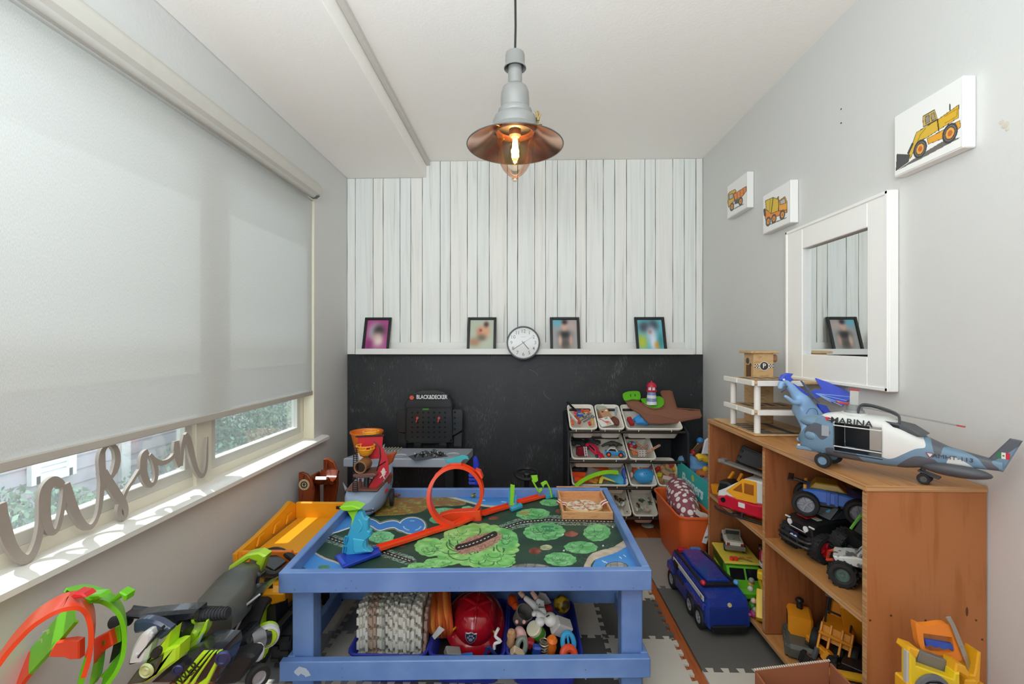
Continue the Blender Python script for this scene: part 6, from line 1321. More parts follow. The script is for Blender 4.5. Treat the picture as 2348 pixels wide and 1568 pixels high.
for nm, mb, mt2, l, c, px, py, Y, r in (
    ('patterned_ball', MB().ell((0, 0, 0), .036), speckle('#c9a72a', '#4a3a1a', 24, .45, .55, .4), 'yellow and brown patterned ball at the back right of the right tub', 'ball', 1288, 1385, 1.95, (0, 0, 0)),
    ('grey_pot', MB().lathe([(0, -.035), (.03, -.035), (.036, .03), (.032, .03), (.027, -.03), (0, -.03)]), pl('#77726c', .6), 'grey pot tipped over behind the pink doll', 'pot', 1198, 1412, 1.86, (.5, .4, 0)),
    ('toy_jar', MB().cyl((0, 0, -.035), (0, 0, .03), .03, bev=.004).cyl((0, 0, -.02), (0, 0, .012), .0306, mi=1), [pl('#cfcab0', .3), pl('#4f9a2c')], 'cream jar with a green label in the right tub', 'jar', 1229, 1447, 1.80, (.5, -.5, 0)),
    ('clear_box', MB().box((0, 0, 0), (.075, .05, .06), bev=.006), pl('#b9b5b0', .2, coat=.4), 'pale translucent box at the right of the right tub', 'box', 1286, 1437, 1.80, (.4, .5, .4)),
    ('wooden_peanut', MB().lathe([(0, -.045), (.013, -.04), (.018, -.02), (.014, 0), (.018, .022), (.013, .04), (0, .044)]), NAT, 'tan peanut-shaped toy at the left wall of the right tub', 'toy', 1172, 1465, 1.77, (.3, .05, 0)),
    ('grey_ring', MB().tube([(.016 * math.cos(a), 0, .028 * math.sin(a)) for a in np.linspace(0, 2 * PI, 21)[:-1]], .010, 9, closed=True), pl('#7d8378'), 'grey oval ring near the front of the right tub', 'ring', 1196, 1481, 1.755, (-.3, .2, 0)),
    ('wood_block', MB().box((0, 0, 0), (.05, .03, .034), bev=.004), pl('#d3b795', .6), 'cream wooden block at the front left of the right tub', 'block', 1186, 1498, 1.74, (.4, .6, .2)),
    ('orange_nozzle', MB().lathe([(.012, -.045), (.016, -.045), (.018, -.02), (.021, .0), (.018, .012), (.021, .03), (.013, .042), (0, .044), (0, .03), (.008, .02), (.011, -.04)]), pl('#e8741f'), 'orange nozzle-shaped toy near the front of the right tub', 'toy', 1264, 1482, 1.755, (.2, .1, 0)),
    ('cyan_scoop', MB().tube([(.022 * math.cos(a), 0, .036 * math.sin(a)) for a in np.linspace(0, 2 * PI, 21)[:-1]], .010, 9, closed=True).bar((0, 0, -.03), (0, -.004, .03), .008, .01), pl('#3b9fd0', .3), 'cyan rounded scoop near the right front of the right tub', 'scoop', 1303, 1474, 1.765, (-.2, -.1, .2)),
    ('orange_ring', MB().tube([(.022 * math.cos(a), .0, .02 * math.sin(a)) for a in np.linspace(0, 2 * PI, 21)[:-1]], .015, 10, closed=True), pl('#e8522e'), 'thick red-orange ring at the right front corner of the right tub', 'ring', 1304, 1500, 1.74, (-.5, 0, .3)),
    ('blue_cup', MB().box((0, 0, 0), (.034, .03, .045), bev=.006), pl('#26459c', .3), 'dark blue cup at the front of the right tub', 'cup', 1231, 1492, 1.745, (.1, .1, .1)),
    ('coil_jar', MB().tube([(.017 * math.cos(a), .017 * math.sin(a), -.035 + a * .0019) for a in np.linspace(0, 12 * PI, 110)], .0028, 5), pl('#b5aa98', .25, metal=.7), 'silvery coil spring beside the dark blue cup', 'spring', 1247, 1486, 1.75, (.1, .1, 0)),
    ('red_scrap', MB().box((0, 0, 0), (.03, .03, .04), bev=.008), pl('#9c1f26'), 'dark red scrap between the jar and the grey ring', 'toy', 1215, 1475, 1.77, (.3, .4, .1)),
    ('red_button', MB().ell((0, 0, 0), (.022, .02, .016)), pl('#b3202a'), 'red domed toy behind the white figure head', 'toy', 1255, 1396, 1.88, (0, 0, 0)),
    ('white_bag', MB().prism(piece(77, .035), .01, 'Y', -.005, bev=.003), pl('#c9c7c6', .4), 'crumpled white bag behind the white figure', 'bag', 1243, 1375, 1.95, (0, .3, 0)),
    ('dark_filler', MB().box((0, 0, 0), (.25, .26, .02), bev=.004), pl('#2a2620'), 'dark slab standing for shaded toys at the bottom of the right tub', 'toy', 1249, 1500, 1.9, (0, 0, 0))): utoy(nm, mb, mt2, l, c, px, py, Y, r)  # last entry: shade between the toys put into one flat dark slab
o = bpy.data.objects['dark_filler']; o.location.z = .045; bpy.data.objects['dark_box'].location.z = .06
t = thing('pink_doll', 'small pink rounded doll in the right tub', 'doll', tuple(P(1191, 1452, Y=1.79))); PK = pl('#d3a49c', .5)
skin('body', [(0, 0, 0), (.004, -.008, .032), (-.016, -.01, .004), (.02, -.012, -.012), (.03, -.016, -.03), (-.004, .0, -.03)], [(0, 1), (0, 2), (0, 3), (3, 4), (0, 5)], [.018, .018, .009, .012, .011, .012], PK, t)
for sx in (-1, 1): part('ear', MB().ell((.004 + sx * .014, -.008, .05), (.007, .005, .008)), PK, t)
# ======================================================================================
# left side: dump truck, ride-on motorcycle, double loop track
Z2 = lambda l: zq(l, 3.752, 400, 1150)
ZB = lambda l: zq(l, 5.59, 240, 1340)
ZL = lambda l: zq(l, 6.5875, 0, 1330)
TY, TYB = pl('#eda21a', .4), pl('#e8911a', .4)
t = thing('dump_truck', 'big yellow ride-on dump truck by the left wall behind the motorcycle', 'toy truck', (-1.1, 2.1, 0))
# tray: floor, raised sides, headboard
tp = {k: P(*Z2([v])[0], Y=y) for k, v, y in (('nl', (690, 390), 1.93), ('nr', (1090, 420), 1.92), ('fl', (1060, 140), 2.42), ('fr', (1310, 195), 2.42))}
fl_, fr_ = Vector((tp['nl'].x, 1.93, .34)), Vector((tp['nr'].x + .02, 1.92, .34)); bl_, br_ = Vector((tp['fl'].x - .02, 2.45, .37)), Vector((tp['fr'].x, 2.45, .37))
xl_, xr_ = -1.245, -.945
part('tray_floor', MB().box(((xl_ + xr_) / 2, 2.2, .355), (xr_ - xl_ - .03, .5, .02), bev=.004), TY, t, world=True)
for x, h, sx in ((xl_, .10, -1), (xr_, .055, 1)):
    part('tray_side', MB().prism([(1.95, .35), (2.46, .35), (2.47, .36 + h * .7), (2.40, .37 + h), (2.32, .37 + h * .8), (2.1, .36 + h * .55), (1.94, .36 + h * .4)], sx * .022, 'X', x, bev=.004), TY, t, world=True)
part('tray_end', MB().box(((xl_ + xr_) / 2, 2.46, .40), (xr_ - xl_, .02, .09), bev=.004), TY, t, world=True)
mb = MB()
for k in range(11): mb.box((xl_ + .03 + k * .021, 1.945, .385), (.012, .012, .04), bev=.003)
part('headboard', MB().box(((xl_ + xr_) / 2, 1.955, .38), (xr_ - xl_, .016, .06), bev=.004), TYB, t, world=True); part('headboard_ribs', mb, TYB, t, world=True)
for y in (2.08, 2.22, 2.34): part('tray_rib', MB().prism([(y, .37), (y + .02, .41), (y + .06, .41), (y + .06, .398), (y + .028, .398), (y + .012, .37)], .008, 'X', xl_ + .001, bev=.001), TY, t, world=True)
part('latch', MB().box((xr_ - .05, 2.447, .42), (.05, .006, .016)), blk, t, world=True)
part('cab', MB().prism([(-1.19, .22), (-.985, .21), (-.97, .25), (-.98, .33), (-1.0, .345), (-1.18, .345)], .2, 'Y', 1.74, bev=.01), TY, t, world=True)
part('windscreen', MB().slab(Z2([(735, 660), (842, 652), (842, 780), (715, 785)]), 1.732, .006), pl('#2c2320', .2), t, world=True)
part('hood', MB().slab(Z2([(680, 790), (860, 786), (945, 790), (945, 860), (830, 895), (800, 850), (660, 850)]), 1.70, .06, bev=.006), TY, t, world=True)
part('grille', MB().slab(Z2([(640, 855), (798, 852), (800, 1060), (780, 1100), (640, 1080)]), 1.715, .05, bev=.004), pl('#19191a', .4), t, world=True)
part('grille_letters', MB().text('CAT', .042, Matrix.Translation(P(*Z2([(712, 926)])[0], Y=1.713)) @ Euler((PI / 2, 0, 0)).to_matrix().to_4x4(), bold=.001), pl('#c9c9c7'), t, world=True)
part('bumper', MB().slab(Z2([(790, 900), (860, 880), (870, 1060), (920, 1070), (910, 1150), (800, 1200), (770, 1110)]), 1.70, .1, bev=.006), blk, t, world=True)
part('mirror_stalk', MB().tube([P(*Z2([(750, 655)])[0], Y=1.72), P(*Z2([(798, 775)])[0], Y=1.72)], .0025, 6), pl('#bbb', .3), t, world=True)
part('chassis', MB().box((-1.08, 2.08, .2), (.2, .7, .08), bev=.01), pl('#232323'), t, world=True)
for x, y in ((-1.2, 1.86), (-.955, 1.87), (-1.2, 2.3), (-.955, 2.3)): wheel(t, (x + 1.1, y - 2.1, .115), .115, .085, pl('#d9961a'), tread=14)
sw = P(*Z2([(850, 520)])[0], Y=1.90); MSW = Matrix.Translation(sw) @ Euler((.3, .1, -.5)).to_matrix().to_4x4()
part('handle_frame', MB().tube([MSW @ Vector(v) for v in smooth_path([(-.07, -.045, 0), (.06, -.045, 0), (.085, 0, 0), (.07, .05, 0), (-.05, .05, 0), (-.085, 0, 0)], 4, True)], .015, 9, closed=True), blk, t, world=True, label='black grip handle'); part('handle_plate', MB().box((0, 0, 0), (.10, .06, .012), M=MSW), pl('#2a2a2c', .3), t, world=True)
part('dash', MB().slab(Z2([(690, 430), (1000, 430), (1040, 520), (900, 610), (760, 600)]), 1.93, .02), pl('#d9701a'), t, world=True)
# --- motorcycle
LM, BKM = pl('#b0dc26', .3, coat=.5), pl('#20232a', .25, coat=.5)
t = thing('ride_on_motorcycle', 'black and lime green ride-on toy motorcycle below the window', 'ride-on toy', (-1.0, 1.4, 0)); SEAT = pl('#4a4b45', .4, bump=160)
sp = [(1.335, .475, .062), (1.42, .485, .078), (1.5, .51, .082), (1.57, .55, .075), (1.60, .585, .06), (1.68, .62, .055), (1.74, .635, .045)]
def seatx(px, py, y): return P(px, py, Y=y).x
cxs = [seatx(*v) for v in ((487, 1385, 1.335), (505, 1360, 1.42), (525, 1335, 1.5), (538, 1318, 1.57), (548, 1308, 1.60), (562, 1293, 1.68), (572, 1286, 1.74))]
zs_ = [P(500, yy, Y=y).z for yy, y in ((1392, 1.335), (1370, 1.42), (1348, 1.5), (1326, 1.57), (1308, 1.60), (1298, 1.68), (1290, 1.74))]
rg = []
for (y, _, w), x, z in zip(sp, cxs, zs_): rg.append([Vector((x + w * a, y, z + b)) for a, b in ((-1, -.03), (-.9, -.006), (-.5, .004), (.5, .004), (.9, -.006), (1, -.03), (.9, -.07), (-.9, -.07))])
part('seat', MB().ring(rg), SEAT, t, world=True, ang=60)
part('tail_spoiler', MB().slab(Z2([(445, 640), (465, 560), (620, 455), (720, 438), (785, 470), (735, 600), (685, 665), (640, 640), (700, 520), (640, 500), (560, 550), (470, 620)]), 1.73, .05, bev=.006), LM, t, world=True)
part('tail_fairing', MB().slab(Z2([(640, 640), (680, 670), (735, 640), (700, 780), (590, 880), (530, 930), (600, 830)]), 1.62, .05, bev=.006), BKM, t, world=True)
part('body_shell', MB().slab(Z2([(240, 930), (300, 880), (470, 920), (560, 900), (690, 840), (640, 900), (520, 1030), (430, 1190), (310, 1260), (180, 1270), (230, 1120)]), 1.45, .16, bev=.01), BKM, t, world=True)
part('silver_trim', MB().slab(Z2([(310, 1245), (410, 1160), (440, 1165), (330, 1265)]), 1.44, .012).slab(Z2([(500, 1140), (590, 960), (600, 965), (512, 1148)]), 1.44, .01).slab(Z2([(590, 900), (720, 800), (730, 810), (610, 910)]), 1.44, .01), pl('#b5b8bb', .3), t, world=True)
# handlebar
h0, h1 = P(258, 1428, Y=1.27), P(526, 1411, Y=1.27)
part('handlebar', MB().slab(ZB([(170, 430), (420, 400), (700, 370), (960, 345), (1180, 330), (1180, 470), (960, 500), (930, 560), (800, 520), (620, 480), (380, 470)]), 1.25, .05, bev=.008), BKM, t, world=True)
ga, gb = P(*ZB([(1185, 400)])[0], Y=1.275), P(*ZB([(1585, 362)])[0], Y=1.275); mb = MB().cyl(ga, gb, .0155, .0145, seg=14)
for k in range(9): c = ga.lerp(gb, .1 + k * .1); d = (gb - ga).normalized() * .004; mb.cyl(c, c + d, .0172, seg=14)
part('grip', mb, pl('#26272b', .6), t, world=True); ga2, gb2 = P(*ZB([(85, 490)])[0], Y=1.275), P(*ZB([(330, 445)])[0], Y=1.275); part('grip', MB().cyl(ga2, gb2, .0165, seg=14, bev=.004), pl('#26272b', .6), t, world=True)
part('grip_collar', MB().tube([ga + Vector((0, .0175 * math.cos(a), .0175 * math.sin(a))) for a in np.linspace(0, 2 * PI, 15)[:-1]], .004, 6, closed=True), LM, t, world=True)
for a, b in ((535, 372), (1050, 322)): q = P(*ZB([(a, b)])[0], Y=1.27); part('switch', MB().box(q, (.022, .02, .010)), blk, t, world=True)
for a in (640, 720, 800): q = P(*ZB([(a, 372)])[0], Y=1.262); part('red_button', MB().box(q, (.012, .014, .006)), red, t, world=True)
part('windshield', MB().slab(ZB([(365, 640), (350, 520), (400, 470), (520, 455), (680, 490), (790, 560), (830, 600), (700, 720), (560, 640), (470, 620)]), 1.20, .03, bev=.006, smooth=2), pl('#3c4560', .2, coat=.6), t, world=True)
part('white_nose', MB().slab(ZB([(575, 600), (480, 625), (410, 700), (330, 840), (280, 1030), (330, 1050), (490, 1025), (540, 900), (590, 730)]), 1.178, .04, bev=.008, smooth=2), wht, t, world=True)
part('nose_blade', MB().slab(ZB([(400, 950), (600, 680), (705, 560), (720, 590), (600, 740), (470, 890), (420, 965)]), 1.175, .02, bev=.004), BKM, t, world=True)
for a, b in ((395, 912), (585, 645)): q = P(*ZB([(a, b)])[0], Y=1.173); part('nose_bolt', MB().cyl(q, q + Vector((0, .006, 0)), .0045, seg=12), pl('#dedede'), t, world=True)
part('side_panel', MB().slab(ZB([(478, 1050), (560, 940), (830, 610), (810, 700), (790, 825), (880, 790), (945, 790), (930, 980), (740, 1120), (520, 1275), (400, 1290), (640, 1130), (720, 960), (730, 915), (620, 960), (560, 1000)]), 1.17, .05, bev=.006), LM, t, world=True)
part('headlight_bezel', MB().slab(ZB([(400, 1110), (560, 1010), (720, 925), (700, 1010), (640, 1130), (480, 1270), (260, 1300)]), 1.165, .04, bev=.005), pl('#4a4d3c', .25), t, world=True)
hq = P(*ZB([(540, 1100)])[0], Y=1.16); part('headlight', MB().lathe([(0, .004), (.008, .006), (.012, 0), (.016, .006), (.019, 0), (.0, -.01)], 0, 22, Matrix.Translation(hq) @ Euler((PI / 2, 0, 0)).to_matrix().to_4x4()), pl('#c2c98e', .15), t, world=True)
part('side_intake', MB().slab(ZB([(565, 930), (610, 840), (690, 800), (725, 830), (710, 900), (640, 950)]), 1.165, .01, smooth=2), blk, t, world=True)
part('fork_cover', MB().slab(ZB([(830, 640), (930, 560), (1000, 600), (960, 780), (900, 790), (820, 790)]), 1.22, .05), pl('#15161a'), t, world=True)
part('front_mudguard', MB().slab(ZB([(940, 720), (1010, 620), (1120, 590), (1180, 640), (1150, 730), (1040, 820), (990, 800)]), 1.26, .05, bev=.006, smooth=2), LM, t, world=True); part('side_blade', MB().slab(ZB([(1040, 820), (1200, 660), (1290, 470), (1315, 470), (1290, 590), (1180, 790), (1060, 850)]), 1.25, .03, bev=.003), LM, t, world=True)
part('side_decal', MB().slab(ZB([(1140, 840), (1180, 740), (1250, 620), (1260, 640), (1200, 780), (1165, 845)]), 1.248, .004), pl('#93a3b0'), t, world=True)
part('front_cowl', MB().slab(ZB([(930, 980), (1170, 840), (1480, 860), (1500, 960), (1390, 1290), (560, 1290), (740, 1130)]), 1.19, .1, bev=.01), BKM, t, world=True)
for pts in ([(1235, 880), (1300, 880), (1080, 1140), (960, 1290), (880, 1290)], [(1325, 880), (1358, 880), (1130, 1160), (1045, 1290), (995, 1290)], [(1380, 878), (1410, 876), (1230, 1130), (1130, 1290), (1080, 1290)], [(1432, 874), (1480, 862), (1470, 940), (1310, 1290), (1180, 1290), (1290, 1210), (1400, 1010)]): part('cowl_stripe', MB().slab(ZB(pts), 1.18, .014, bev=.002), LM, t, world=True)
part('cowl_letters', MB().text('POWER', .035, Matrix.Translation(P(*ZB([(985, 1215)])[0], Y=1.178)) @ Euler((PI / 2, -.75, 0)).to_matrix().to_4x4()), pl('#20240f'), t, world=True)
for a, b, r in ((942, 1080, .013), (1520, 935, .019)): q = P(*ZB([(a, b)])[0], Y=1.175); part('round_emblem', MB().lathe([(0, .003), (r * .6, .003), (r * .7, .006), (r, .005), (r, 0), (0, -.002)], 0, 20, Matrix.Translation(q) @ Euler((PI / 2, 0, .3)).to_matrix().to_4x4()), pl('#35406a', .2, metal=.5), t, world=True)
def Lc(a, b, y): return P(*ZB([(a, b)])[0], Y=y) - t.location
wheel(t, Lc(1960, 600, 1.66), .115, .075, LM, (1, .15, 0), rim_r=.78); wheel(t, (-.02, -.13, .115), .11, .07, LM, (1, .1, 0), rim_r=.75)
ea, eb = P(*ZB([(1700, 800)])[0], Y=1.42), P(*ZB([(2085, 650)])[0], Y=1.5)
part('exhaust', MB().cyl(ea, eb, .034, .030, 16), BKM, t, world=True); part('exhaust_sleeve', MB().cyl(ea.lerp(eb, .35), ea.lerp(eb, .8), .0345, .032, 16), pl('#9a9ca2', .3, metal=.7), t, world=True)
MX = Matrix.Translation(eb) @ (Vector((.55, -1, .0))).to_track_quat('Z', 'Y').to_matrix().to_4x4(); part('exhaust_tip', MB().lathe([(0, .01), (.012, .01), (.014, .018), (.026, .018), (.03, .014), (.036, .010), (.036, -.02), (0, -.02)], 0, 22, MX), LM, t, world=True); part('exhaust_rim', MB().lathe([(.030, .018), (.036, .014), (.038, .0), (.032, .0)], 0, 22, MX, closed=True), pl('#c9c9c9', .3), t, world=True)
part('engine_block', MB().slab(ZB([(1480, 860), (1640, 700), (1760, 680), (1800, 800), (1790, 880), (1600, 960), (1520, 1000)]), 1.40, .1, bev=.012), BKM, t, world=True)
part('shiny_cap', MB().ell(P(*ZB([(1965, 865)])[0], Y=1.40), (.018, .02, .028)), pl('#e8e8ea', .15), t, world=True); part('footboard', MB().slab(ZB([(1360, 1290), (1500, 1010), (1700, 910), (1880, 905), (1900, 1000), (1760, 1200), (1650, 1290)]), 1.33, .06, bev=.008, smooth=2), pl('#1a1a1c', .6, bump=160), t, world=True)
wheel(t, Lc(1965, 1180, 1.34), .034, .022, pl('#8b8b8d', .3), (1, -.8, 0), name='training_wheel'); part('wheel_bracket', MB().slab(ZB([(1850, 1100), (1900, 1090), (1930, 1180), (1900, 1290), (1850, 1290)]), 1.36, .02), blk, t, world=True)
# --- double loop track
t = thing('double_loop_track', 'orange and lime green double-loop stunt track in the left foreground', 'track', tuple(P(180, 1500, Y=1.1))); OG, LG2 = pl('#f2502a', .3), pl('#6fc81e', .3)
U2 = [(-.024, 0), (.024, 0), (.024, .010), (.0205, .010), (.0205, .0035), (-.0205, .0035), (-.0205, .010), (-.024, .010)]
def loop(pts, ys, mt2, nm, side, w=1., flip=1):
    pp = smooth_path([P(*ZL([p])[0], Y=y) for p, y in zip(pts, ys)], 7); part(nm, MB().sweep(pp, side, [(a * w, b * flip) for a, b in U2]), mt2, t, world=True, ang=50)
SD = (.66, -.75, .0)
loop([(-260, 1500), (-40, 1190), (180, 900), (480, 590), (760, 400), (1010, 300), (1210, 290), (1350, 380), (1420, 560), (1430, 800), (1400, 1050), (1330, 1300)], [1.0, 1.01, 1.02, 1.03, 1.04, 1.05, 1.07, 1.09, 1.10, 1.11, 1.12, 1.12], OG, 'orange_loop', SD, 1.6, -1)
loop([(1330, 1290), (1270, 1480), (1220, 1700)], [1.12, 1.12, 1.12], LG2, 'green_leg', SD, 1.35, -1)
loop([(1180, 210), (1330, 180), (1500, 190), (1700, 280), (1850, 440), (1915, 700), (1900, 1000), (1820, 1230), (1700, 1420), (1550, 1600)], [1.09, 1.12, 1.15, 1.17, 1.18, 1.19, 1.19, 1.18, 1.17, 1.16], LG2, 'green_loop', SD, 1.4, -1)
loop([(1120, 440), (900, 700), (680, 960), (440, 1230)], [1.17, 1.18, 1.19, 1.2], LG2, 'green_ramp', (.9, -.4, .35), 1.5); loop([(440, 1240), (280, 1450), (120, 1700)], [1.2, 1.2, 1.2], OG, 'orange_ramp', (.9, -.4, .35), 1.5)
part('crossbar', MB().slab(ZL([(720, 1170), (770, 1050), (840, 940), (1080, 910), (1190, 920), (1190, 1200), (1050, 1210), (960, 1175)]), 1.15, .02, bev=.003), OG, t, world=True); part('crossbar', MB().slab(ZL([(1400, 900), (1650, 770), (1700, 990), (1520, 1100), (1400, 1280)]), 1.16, .02, bev=.003), OG, t, world=True); part('crossbar_slot', MB().slab(ZL([(1535, 930), (1580, 910), (1590, 970), (1545, 1000)]), 1.158, .003), pl('#7a8a22'), t, world=True)
part('green_joint', MB().slab(ZL([(1655, 770), (1800, 690), (1820, 900), (1810, 940), (1700, 990)]), 1.175, .02), LG2, t, world=True); part('black_label', MB().slab(ZL([(1700, 990), (1805, 945), (1770, 1130), (1640, 1270)]), 1.18, .01), blk, t, world=True)
part('top_clip', MB().slab(ZL([(1270, 240), (1500, 220), (1530, 270), (1430, 330), (1290, 290)]), 1.10, .03, bev=.003).slab(ZL([(1640, 330), (1800, 175), (1910, 230), (1890, 320), (1860, 330), (1820, 250), (1700, 350)]), 1.15, .03, bev=.003), LG2, t, world=True)
part('orange_clip', MB().slab(ZL([(1040, 250), (1110, 190), (1150, 200), (1240, 210), (1300, 265), (1100, 290)]), 1.05, .03, bev=.003), pl('#d8262a'), t, world=True)
part('green_support', MB().slab(ZL([(1400, 1250), (1500, 1130), (1480, 1300), (1450, 1480), (1380, 1600), (1330, 1600)]), 1.17, .02), LG2, t, world=True)
for a, b in ((690, 770), (600, 900)): part('arrow_mark', MB().slab(ZL([(a - 60, b + 20), (a + 40, b - 25), (a + 40, b + 40), (a + 20, b + 60), (a + 15, b + 5)]), 1.165, .003, bev=0), pl('#a9c98a'), t, world=True)
# ======================================================================================
# right side: on top of the bookcase
ZT = BZ + .0008
ZH = lambda l: zq(l, 3.3164, 1640, 780)
# parking garage
WG, WW = wood('#c9a677', '#b98f5e', (6, 6, 22), .55), pl('#e6e2da', .5)
t = thing('toy_garage', 'wooden toy parking garage with white pillars and two decks on the bookcase', 'toy garage', (1.18, 2.3, ZT))
b0, b1 = P(1645, 962, Z=ZT), P(1768, 997, Z=ZT); gx0, gx1, gyF, gyB = 1.03, 1.31, 2.055, 2.49
part('base_board', MB().box(((gx0 + gx1) / 2, (gyF + gyB) / 2, ZT + .005), (gx1 - gx0, gyB - gyF, .009)), WG, t, world=True)
ROAD = pl('#5c5b59', .6)
mb = MB()
for k in range(5): mb.box((gx0 + .06 + (k % 5) * .0, gyF + .06 + k * .05, ZT + .0102), (.08, .03, .001), bev=0)
mb.box((gx1 - .1, (gyF + gyB) / 2, ZT + .0102), (.03, .4, .001), bev=0).box(((gx0 + gx1) / 2, gyF + .025, ZT + .0102), (.2, .025, .001), bev=0)
part('road_marks', mb, ROAD, t, world=True, kind='stuff')
def px_z(px, py, y): return P(px, py, Y=y).z
z1, z2 = P(1770, 945, Y=gyF).z, P(1770, 878, Y=gyF).z
for z, nm in ((z1, 'lower_deck'), (z2, 'upper_deck')):
    part(nm, MB().box(((gx0 + gx1) / 2, gyF + .15, z), (gx1 - gx0, .30, .012)), WG, t, world=True)
    mb = MB().box((gx0 - .004, gyF + .075, z - .002), (.012, .14, .024)).box((gx0 - .004, gyF + .225, z - .002), (.012, .14, .024)).box((gx0 + .11, gyF - .004, z - .002), (.20, .012, .024))
    part('deck_edge', mb, WW, t, world=True)
    mb = MB()
    for k in range(4): mb.box((gx0 + .06 + k * .055, gyF + .2, z + .0065), (.03, .1, .001), bev=0)
    mb.box(((gx0 + gx1) / 2, gyF + .08, z + .0065), (.2, .03, .001), bev=0); part('deck_marks', mb, ROAD, t, world=True, kind='stuff')
for x, y in ((gx0 + .028, gyF + .035), (gx0 + .028, gyF + .27)):
    for za, zb3 in ((ZT + .009, z1 - .006), (z1 + .006, z2 - .006)): part('pillar', MB().cyl((x, y, za), (x, y, zb3), .014, seg=16), WW, t, world=True)
tw0, tw1 = P(1728, 868, Y=2.33), P(1774, 810, Y=2.33); 
part('tower', MB().box(((tw0.x + tw1.x) / 2, 2.38, (ZT + .01 + tw1.z) / 2), (tw1.x - tw0.x, .1, tw1.z - ZT - .01)), WG, t, world=True)
part('tower_roof', MB().box(((tw0.x + tw1.x) / 2, 2.38, tw1.z + .006), (tw1.x - tw0.x + .04, .13, .012)), WG, t, world=True)
part('roller', MB().cyl((tw1.x + .002, 2.37, tw1.z - .026), (tw1.x + .03, 2.37, tw1.z - .026), .02, seg=16), pl('#a8775a', .6), t, world=True)
part('doorway', MB().box((tw0.x - .0005, 2.38, tw0.z + .03), (.002, .05, .075), bev=0), pl('#6b4a2c'), t, world=True)
part('lift_gear', MB().cyl((tw0.x - .002, 2.39, tw1.z - .04), (tw0.x, 2.39, tw1.z - .04), .016, seg=12).cyl((tw0.x - .002, 2.36, tw1.z - .06), (tw0.x, 2.36, tw1.z - .06), .01, seg=10), pl('#4a453c'), t, world=True)
pc_ = P(1752, 839, Y=2.3285); part('parking_disc', MB().cyl(pc_ + Vector((0, .001, 0)), pc_ + Vector((0, -.001, 0)), .0205, seg=26), pl('#38363a'), t, world=True); part('parking_ring', MB().lathe([(.0205, .0), (.0205, .0014), (.023, .0014), (.023, 0)], 0, 26, Matrix.Translation(pc_) @ Euler((PI / 2, 0, 0)).to_matrix().to_4x4(), closed=True), WW, t, world=True)
part('parking_letter', MB().text('P', .032, Matrix.Translation(pc_ + Vector((0, -.0015, 0))) @ Euler((PI / 2, 0, 0)).to_matrix().to_4x4(), bold=.0005), pl('#eeeae0'), t, world=True)
mb = MB(); mb2 = MB()
for s in (-1, 1):
    for k in range(4):
        for j in range(3): (mb if (k + j) % 2 else mb2).box(pc_ + Vector((s * (.0265 + k * .0058), .0004, (j - 1) * .006)), (.0058, .001, .006), bev=0)
part('checker_dark', mb, pl('#2d2b2d'), t, world=True, kind='stuff'); part('checker_light', mb2, WW, t, world=True, kind='stuff')
# dragon
YD = 1.98; D = lambda a, b, y=0: P(*ZH([(a, b)])[0], Y=YD + y)
dl = D(700, 650); t = thing('toy_dragon', 'blue toy dragon with spread fan wings rearing behind the helicopter', 'dragon', (dl.x, YD, ZT)); off_ = Vector(t.location); DBL = pl('#8fb6e0', .4, var=.1); DDK = pl('#3f55cf', .4, var=.15)
V = lambda a, b, y=0: D(a, b, y) - off_
vs = [V(720, 560), V(660, 470), V(600, 390), V(555, 335), V(530, 305), V(505, 320), V(490, 375), V(745, 640), V(700, 680, -.03), V(660, 745, -.04), V(625, 740, -.045), V(640, 470, -.03), V(595, 475, -.045), V(560, 445, -.05), V(525, 420, -.05), V(760, 650, .03), V(780, 730, .04), V(840, 600, .02), V(890, 640, .02)]
vs[9].z = max(vs[9].z, .012); vs[10].z = .009; vs[16].z = .012; vs[18].z = .02
es = [(0, 1), (1, 2), (2, 3), (3, 4), (4, 5), (5, 6), (0, 7), (7, 8), (8, 9), (9, 10), (1, 11), (11, 12), (12, 13), (13, 14), (7, 15), (15, 16), (7, 17), (17, 18)]
skin('body', vs, es, [.04, .03, .021, .016, .015, .014, .010, .04, .022, .013, .010, .014, .010, .008, .006, .024, .014, .018, .007], DBL, t)
part('crest', MB().slab(ZH([(498, 300), (520, 265), (560, 250), (598, 255), (578, 280), (600, 300), (560, 330), (520, 320)]), YD - .012, .024, bev=.004), DDK, t, world=True)
for pts in ([(560, 320), (600, 330), (650, 360), (720, 420), (700, 430), (640, 390), (590, 350)], [(780, 480), (850, 500), (890, 560), (850, 570), (800, 530)]): part('back_spines', MB().slab(ZH(pts), YD - .004, .014, bev=.003), DDK, t, world=True)
part('belly_lines', MB().tube(smooth_path([D(690, 560, -.05), D(720, 520, -.052), D(770, 530, -.05), D(780, 590, -.05), D(740, 620, -.052)], 5), .0016, 5), pl('#4a6f9f'), t, world=True)
w_ = [(700, 400), (765, 372), (810, 375), (755, 290), (765, 287), (860, 320), (980, 375), (1082, 435), (1000, 462), (965, 500), (920, 465), (890, 480), (860, 440), (800, 430), (745, 450)]
part('wing', tslab(MB(), ZH(w_), (dl.x + .06, YD + .02, 1.05), (-.75, -.66, .1), .005), DDK, t, world=True)
mb = MB(); base_ = (765, 405)
for e in ((1075, 436), (1000, 460), (962, 498), (920, 465), (880, 470)): mb.tube([PP(*ZH([base_])[0], Vector((dl.x + .06, YD + .018, 1.05)), Vector((-.75, -.66, .1))), PP(*ZH([e])[0], Vector((dl.x + .06, YD + .018, 1.05)), Vector((-.75, -.66, .1)))], .0018, 5)
part('wing_ribs', mb, pl('#8fb6e8'), t, world=True)
